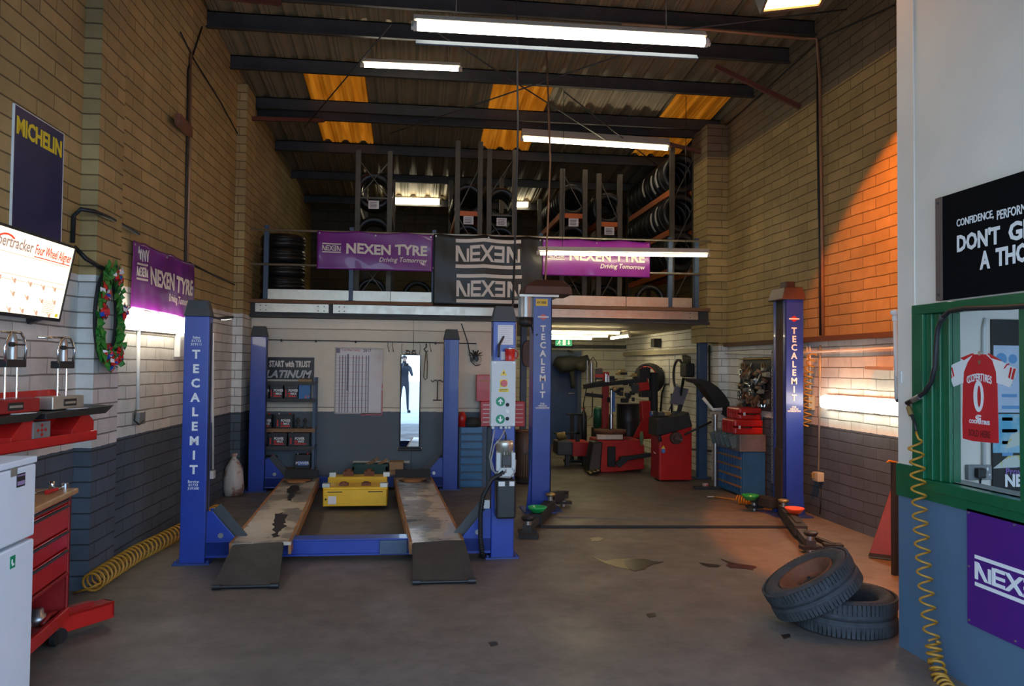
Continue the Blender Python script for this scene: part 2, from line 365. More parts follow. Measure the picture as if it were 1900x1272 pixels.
SKX = [(-1.5, -.70), (1.0, 1.82), (3.56, 4.35)]; SK0, SK1 = 10.10, 12.72
b = B(); x = -2.75
for x0, x1 in SKX + [(4.72, 4.72)]:
    q = ribs(x, x0, 1.2, YR+.2); b.add(q.v, q.f)
    if x1 > x0:
        for y0, y1 in ((1.2, SK0), (SK1, YR+.2)): q = ribs(x0, x1, y0, y1); b.add(q.v, q.f)
    x = x1
struct('ceiling', b, M['roof'])
def amber():
    m = bpy.data.materials.new('amber translucent sheet'); m.use_nodes = True; t = m.node_tree; t.nodes.clear(); N = t.nodes.new; L = t.links.new
    o = N('ShaderNodeOutputMaterial'); tr = N('ShaderNodeBsdfTranslucent'); df = N('ShaderNodeBsdfDiffuse'); mx = N('ShaderNodeMixShader'); mx.inputs[0].default_value = .12
    g = N('ShaderNodeNewGeometry'); mp = N('ShaderNodeMapping'); mp.inputs['Scale'].default_value = (9, .7, 1); nz = N('ShaderNodeTexNoise'); nz.inputs['Scale'].default_value = 1.5; nz.inputs['Detail'].default_value = 6
    r = N('ShaderNodeValToRGB'); r.color_ramp.elements[0].position = .3; r.color_ramp.elements[1].position = .72
    r.color_ramp.elements[0].color = (.46, .19, .03, 1); r.color_ramp.elements[1].color = (.64, .30, .065, 1)
    L(g.outputs['Position'], mp.inputs[0]); L(mp.outputs[0], nz.inputs['Vector']); L(nz.outputs['Fac'], r.inputs[0])
    L(r.outputs[0], tr.inputs[0]); L(r.outputs[0], df.inputs[0]); L(tr.outputs[0], mx.inputs[1]); L(df.outputs[0], mx.inputs[2]); L(mx.outputs[0], o.inputs[0]); return m
M['amber'] = amber()
for i, (x0, x1) in enumerate(SKX): struct('window_%d' % (i+2), ribs(x0, x1, SK0, SK1), M['amber'])
# purlins: Z sections running from wall to wall
for i, (y, h) in enumerate(((7.55, .2), (8.36, .19), (8.98, .20), (9.98, .18), (11.15, .17), (11.46, .17), (12.72, .17), (14.1, .15), (15.5, .15))):
    b = B(); z1 = zr(y)-.005; z0 = z1-h; xa, xb = XL(y)-.02, 4.52
    b.box(xa, xb, y, y+.012, z0, z1); b.box(xa, xb, y-.05, y+.012, z0, z0+.012); b.box(xa, xb, y, y+.07, z1-.012, z1)
    struct('trim_%d' % (i+10), b, M['steel_dark'])
M['rusty_brace'] = mat('red oxide brace', (.10, .025, .018), .7, var=.3)
for i, (p, q) in enumerate((((-2.42, 7.4, 5.05), (-1.45, 8.33, 5.42)), ((-2.33, 10.55, 4.86), (-1.35, 11.45, 5.16)), ((4.5, 8.7, 4.75), (3.55, 8.95, 5.28)), ((4.5, 11.0, 4.75), (3.45, 11.43, 5.12)))):
    struct('trim_%d' % (i+20), B().bar(p, q, .05, .05), M['rusty_brace'])
# thin cross rods under the roof
b = B()
for p, q in (((.1, 8.4, 5.3), (2.9, 11.4, 5.0)), ((2.7, 8.4, 5.3), (-.4, 11.4, 5.0)), ((2.2, 8.4, 5.32), (4.45, 7.6, 5.42)), ((-.3, 8.4, 5.3), (-1.6, 11.3, 5.0)), ((1.9, 10.0, 5.25), (4.3, 12.7, 4.85))): b.tube([p, q], .009, 6)
struct('trim_26', b, M['steel_dark'])
# wall above the entrance (behind the camera's view)
M['clad'] = mat('entrance cladding', (.35, .35, .36), .6)
struct('wall_front', B().box(-2.9, 5.0, 1.2, 1.4, 3.45, 6.6), M['clad'])

# office box on the right with a window in its side wall
M['office_w'] = mat('office white board', (.76, .71, .63), .6, var=.08, scale=1.2)
M['office_g'] = mat('office blue grey paint', (.085, .155, .245), .5, var=.12, scale=2)
XO = 2.90
WY0, WY1, WZ0, WZ1 = 1.6, 4.0, 1.03, 1.97            # the window opening
b = B(); b.box(XO, XO+.1, 1.2, 4.4, 0, WZ0-.06)
struct('wall_office', b, M['office_g'])
b = B().box(XO, XO+.1, 1.2, 4.4, 2.02, 6.3); b.box(XO, XO+.1, 4.24, 4.4, WZ0-.06, 2.02)
b.box(XO-.006, XO, 4.232, 4.24, 1.2, 6.2)
struct('wall_office_upper', b, M['office_w'])
struct('wall_office_end', B().box(XO+.1, 4.5, 4.3, 4.395, 0, 6.3), M['office_w'])
b = B().box(XO-.012, XO+.1, 4.24, 4.405, WZ0-.13, WZ0+.06); b.box(XO-.012, XO+.1, 1.2, 4.24, WZ0-.115, WZ0-.06)
struct('trim_30', b, M['green'])
struct('floor_office', B().box(XO+.1, 4.75, 1.2, 4.3, 0, .04), M['floor'])
struct('ceiling_office', B().box(XO+.1, 4.75, 1.2, 4.3, 2.35, 2.42), M['office_w'])
struct('wall_office_far', B().box(4.5, 4.75, 1.2, 4.3, 0, 6.3), M['office_w'])
wroot = thing('window_1', 'green framed office window in the side wall', 'window', (XO, 2.8, WZ0), 0); wroot['kind'] = 'structure'
b = B()
b.box(XO-.02, XO+.1, 1.3, 4.24, WZ1, 2.025)                      # head
b.box(XO-.02, XO+.1, 1.3, 4.24, WZ0-.06, WZ0)                    # sill rail
b.box(XO-.02, XO+.1, 4.14, 4.24, WZ0, WZ1)                       # jamb boards, stepped
b.box(XO+.0, XO+.1, 4.09, 4.14, WZ0, WZ1); b.box(XO+.015, XO+.1, 4.04, 4.09, WZ0, WZ1); b.box(XO+.03, XO+.1, 3.985, 4.04, WZ0, WZ1)
b.box(XO-.02, XO+.1, 3.36, 3.425, WZ0, WZ1); b.box(XO-.02, XO+.1, 2.4, 2.47, WZ0, WZ1); b.box(XO-.02, XO+.1, 1.3, 1.38, WZ0, WZ1)
obj('window_frame', b, M['green'], wroot, bevel=.004)
def glass():
    m = bpy.data.materials.new('window glass'); m.use_nodes = True; t = m.node_tree; p = t.nodes['Principled BSDF']
    p.inputs['Base Color'].default_value = (1, 1, 1, 1); p.inputs['Roughness'].default_value = .02; p.inputs['Transmission Weight'].default_value = 1; p.inputs['IOR'].default_value = 1.08
    return m
M['glass'] = glass()
for y0, y1 in ((3.425, 3.985), (2.47, 3.36), (1.38, 2.4)): obj('pane', B().box(XO+.05, XO+.054, y0, y1, WZ0, WZ1), M['glass'], wroot)
M['sill_mat'] = mat('dusty sill', (.30, .32, .30), .5, var=.3, scale=20)
obj('sill', B().box(XO+.054, XO+.17, 1.38, 4.26, WZ0-.02, WZ0+.005), M['sill_mat'], wroot)

# rear door
droot = thing('door_1', 'blue door in the rear wall of the tyre bay', 'door', (2.85, YR, 0)); droot['kind'] = 'structure'
x0, x1 = aY(1032, 700, YR).x, aY(1070, 700, YR).x
M['door_blue'] = mat('door blue', (.025, .06, .19), .5, var=.2)
obj('door_leaf', B().box(x0-.35, x1, YR-.05, YR, 0, 1.90), M['door_blue'], droot)
b = B().box(x0-.45, x1+.09, YR-.07, YR, 1.90, 1.98); b.box(x1, x1+.09, YR-.07, YR, 0, 1.90); b.box(x0-.45, x0-.35, YR-.07, YR, 0, 1.90)
obj('door_frame', b, M['col_blue'], droot)
obj('door_handle', B().cyl((x1-.08, YR-.05, 1.08), (x1-.08, YR-.12, 1.08), .012).bar((x1-.08, YR-.12, 1.08), (x1-.2, YR-.12, 1.08), .02, .02), M['metal'], droot)
# columns carrying the mezzanine
def column(px, Y, name, wd=.13):
    x = aY(px, 780, Y).x
    b = B().box(x-wd/2, x+wd/2, Y-.06, Y-.045, 0, 2.28); b.box(x-wd/2, x+wd/2, Y+.045, Y+.06, 0, 2.28); b.box(x-.01, x+.01, Y-.045, Y+.045, 0, 2.28); b.box(x-.11, x+.11, Y-.1, Y+.1, 0, .015)
    struct(name, b, M['col_blue'])
column(1302, 11.3, 'trim_40'); column(1181, 16.0, 'trim_41', .22); column(970, 11.3, 'trim_42', .085)
b = B().box(1.5, 4.5, 16.30, 16.40, 2.04, 2.11); struct('trim_43', b, M['steel_dark'])
M['cream_pipe'] = mat('cream trunking', (.42, .37, .26), .6)
struct('trim_44', B().box(4.42, 4.5, 11.5, 16.3, 1.88, 1.96), M['cream_pipe'])

# ------------------------------------------------------------------ lamps
def batten(name, label, p0, p1, r=.019, mtube='tube', hung=None, refl=False, side=(0, 0, -1), body=.06, group=None):
    p0, p1 = Vector(p0), Vector(p1); s = Vector(side); mid = (p0+p1)/2
    t = thing(name, label, 'lamp', mid, 0, group); d = (p1-p0).normalized()
    c0, c1 = p0-s*(r+.014+body/2), p1-s*(r+.014+body/2)
    obj('housing', B().bar(c0, c1, body, body, up=s), M['lamp_body'], t, bevel=.006)
    obj('tube', B().cyl(p0+d*.03, p1-d*.03, r, n=14), M[mtube], t)
    for a, sg in ((p0, 1), (p1, -1)): obj('lamp_holder', B().bar(a-s*(r+.016)-d*sg*.0, a+s*(r*.9), .03, .034, up=d).cyl(a, a+d*sg*.03, r*1.05), M['lamp_body'], t)
    if refl: obj('reflector', B().bar(c0+Vector(refl)+d*.02, c1+Vector(refl)-d*.06, .012, .05, up=s), mat('reflector underside', (.07, .09, .12), .9), t)  # dark base colour stands in for shade on the reflector's unlit underside
    if hung:
        b = B()
        for k in (.14, .86): q = c0.lerp(c1, k); obj('hanging_cord', B().tube([q, (q.x, q.y, hung(q.y))], .004, 6), M['cable'], t)
        pass
    return t
zz = lambda y: zr(y)-.01
L1a, L1b = aY(767, 48, 6.1), aY(1313, 79, 6.1)
batten('fluorescent_lamp', 'long strip light with a reflector hanging nearest, across the top of the photo', L1a, L1b, .036, 'tube_w', zz, (0, .02, -.165), (0, -.6, -.8), .07)
batten('fluorescent_lamp', 'short strip light under the roof left of the long nearest one', aY(671, 121, 9.3), aY(855, 129, 9.3), .022, 'tube_w', zz, False, (0, -.5, -.86))
batten('fluorescent_lamp', 'strip light high under the roof skylights above the tyre racks', aY(968, 259, 11.3), aY(1242, 277, 11.3), .019, 'tube', zz, False, (0, -.4, -.9), .13)
batten('fluorescent_lamp', 'strip light hanging low in front of the right purple banner', aY(998, 470, 10.4), aY(1315, 474, 10.4), .02, 'tube', zz, False)
batten('fluorescent_lamp', 'bright strip light at the back of the tyre store, left of the racks', aY(723, 373, 15.4), aY(818, 375, 15.4), .05, 'tube', zz, False)
batten('fluorescent_lamp', 'small strip light glimpsed between tyre racks behind the thin drop rod', aY(945, 380, 15.4), aY(982, 380, 15.4), .04, 'tube', zz, False)
for i, (xa, xb, y, Y) in enumerate(((1000, 1152, 609, 12.3), (1000, 1130, 617, 13.6), (1000, 1100, 624, 15.0))):
    lab = ('nearest of three parallel strip lights on the tyre bay ceiling', 'middle of three parallel strip lights on the tyre bay ceiling', 'rearmost of three parallel strip lights on the tyre bay ceiling')[i]
    p, q = aY(xa, y, Y), aY(xb, y+1, Y); p.z = q.z = 2.19
    batten('fluorescent_lamp', lab, p, q, .016, 'tube_b', None, False, (0, 0, -1), .045)
batten('fluorescent_lamp', 'strip light running front to back on the tyre bay ceiling at right', (3.75, 14.7, 2.19), (3.75, 13.4, 2.19), .016, 'tube_b', None, False, (0, 0, -1), .045)
def wall_lamp(label, p0, p1, nx, h=.075):
    p0, p1 = Vector(p0), Vector(p1); t = thing('wall_lamp', label, 'lamp', (p0+p1)/2); d = (p1-p0).normalized()
    obj('backplate', B().bar(p0-Vector((nx*.045, 0, 0)), p1-Vector((nx*.045, 0, 0)), .03, h*2+.03, up=(0,0,1)), M['lamp_body'], t)
    obj('diffuser', B().bar(p0, p1, .07, h*2, up=(0,0,1)), M['tube_w'], t, bevel=.02)
    for k in (.12, .4, .6, .88):
        q = p0.lerp(p1, k)
        for sg in (-1, 1): obj('clip', B().cbox((q.x-nx*.01, q.y, q.z+sg*(h+.004)), (.03, .03, .015)), M['metal'], t)
y0, y1 = 6.6, 8.25
wall_lamp('enclosed strip light on the left wall under the purple banner', (XL(y0)+.062, y0, 2.005), (XL(y1)+.062, y1, 2.02), 1)
wall_lamp('enclosed strip light on the right wall beside the office', (4.438, 6.45, 1.30), (4.438, 8.08, 1.292), -1, .063)
# orange flood lamp under the roof on the right
ft = thing('flood_lamp', 'glowing orange flood lamp under the roof at top right', 'lamp', (3.95, 6.0, 5.15))
c = aY(1482, -20, 5.4); n = Vector((.12, -.38, -.9)).normalized(); u = Vector((1, -.1, .02)); u = (u-n*u.dot(n)).normalized(); v = n.cross(u)
Mf = Matrix(((u.x, v.x, n.x, c.x), (u.y, v.y, n.y, c.y), (u.z, v.z, n.z, c.z), (0, 0, 0, 1)))
b = B(Mf); W, Hh = .22, .17
b.box(-W-.02, W+.02, -Hh-.02, Hh+.02, -.14, -.02); b.box(-W-.02, -W, -Hh-.02, Hh+.02, -.02, .012); b.box(W, W+.02, -Hh-.02, Hh+.02, -.02, .012); b.box(-W, W, -Hh-.02, -Hh, -.02, .012); b.box(-W, W, Hh, Hh+.02, -.02, .012)
obj('housing', b, M['steel_dark'], ft)
M['sodium'] = mat('sodium lamp face', (.9, .6, .3), .4, var=0, emit=(1.0, .42, .10), es=30)
obj('lamp_face', B(Mf).box(-W, W, -Hh, Hh, -.018, -.008), M['sodium'], ft)
obj('bracket', B().bar(c-n*.14, (c.x, c.y, 5.9), .03, .03), M['steel_dark'], ft)
lp = c+n*.03
sp = light('flood_lamp_light', 'SPOT', lp, SODIUM_W, (1.0, .23, .008), lp+Vector((.644, .186, -.742)), shadow_soft_size=.1)
sp.data.spot_size = math.radians(82); sp.data.spot_blend = .1
# ------------------------------------------------------------------ four-post lift
lift = thing('four_post_lift', 'blue four-post vehicle lift with two stained steel runways and ramps', 'vehicle lift', (-.55, 8.5, 0))
LT = math.radians(3.2)                                # the lift stands a little askew
def vlet(b, txt, size, x, y0, step, th=.002, bold=.03):
    for i, ch in enumerate(txt): b.text(ch, size, x, y0-i*step, 0, th, bold, 'CENTER')
    return b
PW = .195
def post(x, y, h, front=True, cap=True, text=None):
    """square column: x,y = centre of its front face"""
    R = Matrix.Translation((x, y, 0)) @ Matrix.Rotation(LT*.6, 4, 'Z')
    b = B(R).box(-PW/2, PW/2, 0, .012, 0, h); b.box(-PW/2, -PW/2+.012, .012, .15, 0, h); b.box(PW/2-.012, PW/2, .012, .15, 0, h)
    s = 1 if x < -.6 else -1                           # slot on the side that faces the runways
    b.box(-PW/2, PW/2, .138, .15, 0, h)
    p = obj('post', b, M['blue'], lift, bevel=.006)
    bb = B(R).box(-PW/2-.05, PW/2+.045, -.03, .21, 0, .014)
    for dx in (-PW/2-.03, PW/2+.025): bb.cyl((dx, 0, .014), (dx, 0, .03), .012, n=6)
    obj('base_plate', bb, M['blue2'], p)
    obj('slot', B(R).box(s*PW/2-.002, s*PW/2+.002, .05, .10, .05, h-.05), M['blackm'], p)
    q = PW/2
    bb = B(R); z0, z1 = h, h+.135
    bb.add([(-q-.008, -.008, z0), (q+.008, -.008, z0), (q+.008, .158, z0), (-q-.008, .158, z0), (-q+.02, .02, z1), (q-.02, .02, z1), (q-.02, .13, z1), (-q+.02, .13, z1)],
           [(0,1,2,3),(7,6,5,4),(0,4,5,1),(1,5,6,2),(2,6,7,3),(3,7,4,0)])
    obj('cap', bb, M['grey_cap'], p, bevel=.006)
    return p, R
fl, RFL = post(-1.782, 6.70, 2.03)
fr, RFR = post(.77, 6.70, 2.03)
rl, _ = post(-1.99, 10.36, 1.99)
rr, _ = post(.49, 10.40, 1.99)
b = vlet(B(RFL @ frame((0, -.001, 0), (1,0,0), (0,0,1))), 'TECALEMIT', .098, 0, 1.683, .118, bold=.035)
fm = RFL @ frame((0, -.001, 0), (1,0,0), (0,0,1)); b.M = fm
for i, tx in enumerate(('Sales', '01733', '319111')): b.text(tx, .030, 0, 1.845-i*.028, 0, .002, .012, 'CENTER')
for i, tx in enumerate(('Service', '01733', '319100')): b.text(tx, .030, 0, .665-i*.028, 0, .002, .012, 'CENTER')
obj('lettering', b, M['white_l'], fl, label='white vertical lettering')
# runway end beams between the posts, with gusset boxes
def xbeam(pa, pb, name):
    pa, pb = Vector(pa), Vector(pb); d = (pb-pa).normalized(); yv = Vector((-d.y, d.x, 0)); Mx = frame(pa, d, (0,0,1)); L = (pb-pa).length
    b = B(Mx).box(0, L, .055, .165, -.14, 0); b.box(0, L, .165, .178, -.16, .015); b.box(0, L, .04, .055, -.16, .015)
    for s in (0, 1):                                   # gussets climbing to the posts
        g = [(0, .04), (.26, .04), (.26, .17), (.05, .42), (0, .42)]
        if s: g = [(L-x, y) for x, y in g][::-1]
        b.prism(g, -.02, .0); b.prism(g, -.15, -.13)
    o = obj('cross_beam', b, M['blue'], lift, bevel=.003)
    for s in (0, 1):
        g0, g1 = ((.27, .165), (.05, .43))
        if s: g0, g1 = (L-g0[0], g0[1]), (L-g1[0], g1[1])
        obj('gusset_cover', B(Mx).bar((g0[0], g0[1], -.07), (g1[0], g1[1], -.07), .13, .012, up=(0, 0, 1)), M['grey_cap'], o)
        x = .12 if not s else L-.12
        obj('bolt', B(Mx).cyl((x, .22, 0), (x, .22, .012), .022, n=12), M['metal'], o)
    return o
xbeam((-1.69, 6.76, 0), (.68, 6.74, 0), 'f'); xbeam((-1.89, 10.42, 0), (.395, 10.44, 0), 'r')
obj('pulley_box', B().box(-.02-.25, -.02-.02, 6.715, 6.74, .05, .165), M['col_blue'], lift, bevel=.004)
# stained runways
def runway_mat():
    m = bpy.data.materials.new('stained runway steel'); m.use_nodes = True; t = m.node_tree; p = t.nodes['Principled BSDF']; N = t.nodes.new; L = t.links.new
    g = N('ShaderNodeNewGeometry')
    def nz(sc, vec, det=6): 
        mp = N('ShaderNodeMapping'); mp.inputs['Scale'].default_value = vec; L(g.outputs['Position'], mp.inputs[0]); n = N('ShaderNodeTexNoise'); n.inputs['Scale'].default_value = sc; n.inputs['Detail'].default_value = det; L(mp.outputs[0], n.inputs['Vector']); return n
    a, b, c = nz(1.0, (2.4, 1.3, 1)), nz(7, (.6, 2.5, 1)), nz(2.2, (1, .6, 1), 3)
    ad = N('ShaderNodeMath'); ad.operation = 'MULTIPLY_ADD'; L(b.outputs['Fac'], ad.inputs[0]); ad.inputs[1].default_value = .22; L(a.outputs['Fac'], ad.inputs[2])
    r = N('ShaderNodeValToRGB'); e = r.color_ramp.elements; e[0].position = .50; e[0].color = (.56, .50, .42, 1); e[1].position = .735; e[1].color = (.045, .04, .035, 1)
    x = r.color_ramp.elements.new(.605); x.color = (.50, .42, .31, 1); x = r.color_ramp.elements.new(.62); x.color = (.25, .22, .18, 1); x = r.color_ramp.elements.new(.71); x.color = (.22, .19, .155, 1)
    L(ad.outputs[0], r.inputs[0]); L(r.outputs[0], p.inputs['Base Color'])
    mr = N('ShaderNodeMapRange'); mr.inputs['From Min'].default_value = .35; mr.inputs['From Max'].default_value = .6; mr.inputs['To Min'].default_value = .22; mr.inputs['To Max'].default_value = .55
    L(c.outputs['Fac'], mr.inputs['Value']); L(mr.outputs[0], p.inputs['Roughness']); p.inputs['Metallic'].default_value = .1
    return m
M['runway'] = runway_mat()
M['rust_edge'] = mat('rusty orange edge', (.30, .13, .045), .7, var=.35, scale=9)
M['tread'] = mat('black tread plate', (.055, .052, .05), .55, .3, var=.3, scale=8, bump=.5, bscale=120)
def runway(n0, n1, f0, f1, rampn, rampx):
    """near left/right and far left/right corners at z=.2"""
    z = .20
    def quadbox(b, q, z0, z1):
        vs = [(x, y, z0) for x, y in q]+[(x, y, z1) for x, y in q]
        return b.add(vs, [(3,2,1,0),(4,5,6,7),(0,1,5,4),(1,2,6,5),(2,3,7,6),(3,0,4,7)])
    r = obj('runway', quadbox(B(), [n0, n1, f1, f0], z-.03, z), M['runway'], lift, bevel=.004)
    for a, c, s in ((n0, f0, -1), (n1, f1, 1)):
        obj('edge_rail', B().bar((a[0]-s*.012, a[1], z-.05), (c[0]-s*.012, c[1], z-.05), .022, .105), M['rust_edge'], r)
    # wheel stop and turn plate at the far end
    mx, my = (f0[0]+f1[0])/2, (f0[1]+f1[1])/2
    obj('wheel_stop', B().box(f0[0]+.02, f1[0]-.02, my-.03, my+.02, z, z+.10), M['blackm'], r)
    obj('turn_plate', B().lathe([(.0, z), (.15, z), (.15, z+.018), (0, z+.018)], (mx, my-.3, 0), 28), M['rust_edge'], r)
    bb = B()
    for k in range(26): pass
    bb.tube([(mx+.17*math.cos(q), my-.3+.13*math.sin(q), z+.012) for q in [PI+PI*i/14 for i in range(15)]], .006, 6)
    obj('handle', bb, M['blackm'], r)
    # ramp from runway end to the floor
    (a0, a1) = rampx; y0, y1 = 5.96, n0[1]+.03
    b = B(); zt = .20
    vs = [(a0[0], y0, .025), (a0[1], y0, .025), (a1[1], y1, zt), (a1[0], y1, zt)]; vs += [(x, y, zz_-.018) for x, y, zz_ in vs]
    b.add(vs, [(0,1,2,3),(7,6,5,4),(0,4,5,1),(1,5,6,2),(2,6,7,3),(3,7,4,0)])
    for s in (0, 1): b.bar((a0[s], y0, .012), (a1[s], y1, zt-.02), .014, .03)
    rp = obj('ramp', b, M['tread'], lift)
    b = B().cyl((a0[0]+.03, y0-.005, .018), (a0[1]-.02, y0-.005, .018), .012, n=10)
    for xx in (a0[0]+.02, a0[1]-.02): b.cyl((xx-.03, y0-.01, .022), (xx+.03, y0-.01, .022), .022, n=12)
    obj('ramp_roller', b, M['black'], rp)
    return r
rwL = runway((-1.455, 6.54), (-.975, 6.58), (-1.625, 10.2), (-1.175, 10.2), None, ((-1.425, -.975), (-1.42, -1.04)))
runway((-.02, 6.50), (.43, 6.54), (-.245, 10.2), (.245, 10.2), None, ((.018, .475), (.01, .425)))
M['oil_black'] = mat('black oil stain', (.018, .014, .011), .35, var=.3)
for k, P_ in enumerate((((536, 902), (548, 899), (556, 903), (553, 910), (546, 914), (545, 922), (538, 930), (532, 926), (537, 918), (533, 910)), ((512, 953), (524, 950), (533, 955), (528, 968), (530, 978), (520, 985), (517, 993), (508, 997), (502, 994), (510, 986), (507, 972), (509, 962)))):
    P_ = [aZ(x, y, .2012) for x, y in P_]; r_ = random.Random(k); Q_ = []
    for i in range(len(P_)):
        a, c_ = P_[i], P_[(i+1) % len(P_)]
        for j in range(3): q = a.lerp(c_, j/3); Q_.append((q.x+r_.uniform(-.02, .02), q.y+r_.uniform(-.03, .03)))
    n = len(Q_); obj('oil_stain', B().add([(x, y, .2012) for x, y in Q_]+[(x, y, .2002) for x, y in Q_], [tuple(range(n))]+[(i, n+i, n+(i+1) % n, (i+1) % n) for i in range(n)], False), M['oil_black'], rwL, label='black oil stain')
# pads on the wheel free jack beam are a separate thing
jack = thing('jacking_beam', 'yellow jacking beam slung between the runways of the lift', 'jack', (-.68, 9.2, 0))
b = B().box(-1.0, -.285, 9.0, 9.03, .05, .235); b.box(-1.0, -.285, 9.0, 9.35, .235, .262); b.box(-1.0, -.985, 9.0, 9.35, .05, .235); b.box(-.30, -.285, 9.0, 9.35, .05, .235); b.box(-1.0, -.285, 9.32, 9.35, .05, .235)
obj('front_body', b, M['yellow'], jack, bevel=.006)
obj('rear_body', B().box(-1.01, -.31, 9.62, 9.86, .12, .29), M['yellow'], jack, bevel=.006)
obj('cross_link', B().box(-.9, -.84, 9.35, 9.62, .14, .19).box(-.45, -.39, 9.35, 9.62, .14, .19), M['steel_dark'], jack)
for x in (-.965, -.325):
    obj('end_bracket', B().box(x-.04, x+.04, 8.995, 9.09, .262, .305), M['galv'], jack)
    obj('end_bracket', B().box(x-.03, x+.045, 9.64, 9.72, .29, .34), M['galv'], jack)
for x in (-.78, -.53):
    obj('lifting_pad', B().box(x-.05, x+.05, 9.1, 9.2, .262, .29).cyl((x, 9.15, .29), (x, 9.15, .305), .03, n=12), M['rust'], jack)
    obj('lifting_pad', B().box(x-.06, x+.06, 9.7, 9.8, .29, .345).cyl((x, 9.75, .345), (x, 9.75, .37), .035, n=12), M['rust'], jack)
obj('label_plate', B().box(-.94, -.85, 8.996, 9.0, .075, .165), M['paper'], jack)
b = B()
for x in (-.95, -.5): b.box(x, x+.165, 8.997, 9.0, .207, .215)
b.cyl((-.966, 8.996, .13), (-.966, 9.0, .13), .011, n=10); obj('slots', b, M['blackm'], jack)
# control box, motor and tank on the front right post
cz = RFR @ frame((-.02, -.10, 0), (1,0,0), (0,0,1))     # face of the control box, local x across, y up
b = B(cz).box(-.105, .105, 1.135, 1.69, -.10, 0)
M['box_grey'] = mat('pale grey enamel', (.55, .57, .56), .4, var=.05)
cb = obj('control_box', b, M['box_grey'], fr, bevel=.006)
b = B(cz)
for x, y in ((-.075, 1.675), (.085, 1.675), (-.085, 1.15), (.085, 1.15)): b.cyl((x, y, 0), (x, y, .004), .006, n=8)
obj('screw', b, M['metal'], cb)
M['sign_g'] = mat('sign green', (.0, .24, .10), .5, var=0); M['sign_y'] = mat('sign yellow', (.80, .58, .07), .5, var=0)
for yy, up in ((1.345, 1), (1.195, -1)):
    g = obj('direction_sign', B(cz).cyl((-.025, yy, 0), (-.025, yy, .002), .039, n=24), M['sign_g'], cb, label='green round arrow sticker')
    b = B(cz); a = [(-.006, -.024), (.006, -.024), (.006, .004), (.017, -.006), (.022, .0), (0, .026), (-.022, .0), (-.017, -.006), (-.006, .004)]
    b.prism([(x-.025, yy+y*up) for x, y in (a if up > 0 else a[::-1])], .002, .004)
    obj('arrow', b, M['white_l'], g)
for yy, m in ((1.318, 'blackm'), (1.262, 'pipe_w'), (1.20, 'blackm')): obj('button', B(cz).cyl((.035, yy, 0), (.035, yy, .012), .012, n=14).cyl((.035, yy, 0), (.035, yy, .006), .016, n=14), M[m], cb)
pl = obj('switch_plate', B(cz).box(-.032, .032, 1.468, 1.532, 0, .003), M['sign_y'], cb)
obj('switch_knob', B(cz).cyl((.002, 1.5, .003), (.002, 1.5, .02), .028, n=20).box(-.02, .024, 1.494, 1.506, .02, .03), M['red'], cb)
obj('warning_triangle', B(cz).prism([(-.03, 1.565), (.03, 1.565), (0, 1.62)], 0, .002), M['sign_y'], cb)
obj('warning_label', B(cz).box(-.04, .045, 1.425, 1.455, 0, .002), M['sign_y'], cb)
b = B(cz).prism([(0.003, 1.605), (-.008, 1.585), (0, 1.587), (-.004, 1.572), (.009, 1.592), (.001, 1.59)][::-1], .002, .003)
for k in range(2): b.box(-.034, .038-.01*k, 1.445-.012*k, 1.449-.012*k, .002, .003)
obj('warning_marks', b, M['blackm'], cb)
b = B(cz)
for x in (-.08, -.01, .03, .06): b.cyl((x, 1.135, -.05), (x, 1.112, -.05), .013, n=10)
obj('cable_gland', b, M['pipe_w'], cb)
# motor
mo = obj('motor', B(cz).lathe([(0, .885), (.058, .885), (.06, .90), (.06, 1.01)], (-.005, 0, -.02), 24, 'Z') if False else B(cz), M['galv'], fr) if False else None
mz = RFR @ Matrix.Translation((-.005, -.10, 0))
b = B(mz).lathe([(.0, .80), (.062, .80), (.062, .925), (.074, .93), (.076, 1.0), (.07, 1.015), (.03, 1.022), (0, 1.022)], n=24)
for k in range(18):
    q = 2*PI*k/18; b.bar((.06*math.cos(q), .06*math.sin(q), .80), (.06*math.cos(q), .06*math.sin(q), .925), .004, .022, up=(math.cos(q), math.sin(q), 0))
mo = obj('motor', b, M['galv'], fr)
obj('terminal_box', B(mz).box(-.03, .04, -.105, -.06, .815, .90), M['grey_cap'], mo, bevel=.006)
obj('side_foot', B(mz).box(-.078, -.042, -.07, -.02, .77, .92).box(.048, .082, -.07, -.02, .77, .92), M['box_grey'], mo, bevel=.004)
obj('pump_block', B(mz).box(-.06, .07, -.07, .05, .72, .795), M['box_grey'], mo, bevel=.004)
obj('motor_bracket', B(mz).box(-.07, .075, .0, .105, .70, .72).box(-.05, .05, .05, .105, .72, .95), M['steel_dark'], mo)
b = B(mz).box(-.075, .09, -.09, .05, .37, .695); tk = obj('oil_tank', b, M['black'], fr, bevel=.018)
b = B(mz).box(-.062, -.008, -.094, -.089, .645, .683); b.box(.03, .072, -.094, -.089, .645, .683); obj('tank_label', b, M['pipe_w'], tk)
obj('tank_strap', B(mz).box(-.05, .05, .05, .104, .5, .56), M['steel_dark'], tk)
b = B(RFR @ frame((0, -.001, 0), (1,0,0), (0,0,1))); b.box(-.06, .075, 1.83, 2.0, 0, .002); b.box(-.03, .05, 1.70, 1.77, 0, .002); obj('instruction_plate', b, M['paper'], fr)
b = B(RFR @ frame((0, -.001, 0), (1,0,0), (0,0,1)))
for i in range(9): b.box(-.05, .065-.012*(i % 3), 1.985-i*.017, 1.988-i*.017, .002, .003)
obj('instruction_text', b, mat('faint print', (.42, .42, .44), .7, var=0), fr)
b = B(); P = lambda x, y, z: RFR @ Vector((x, y, z))
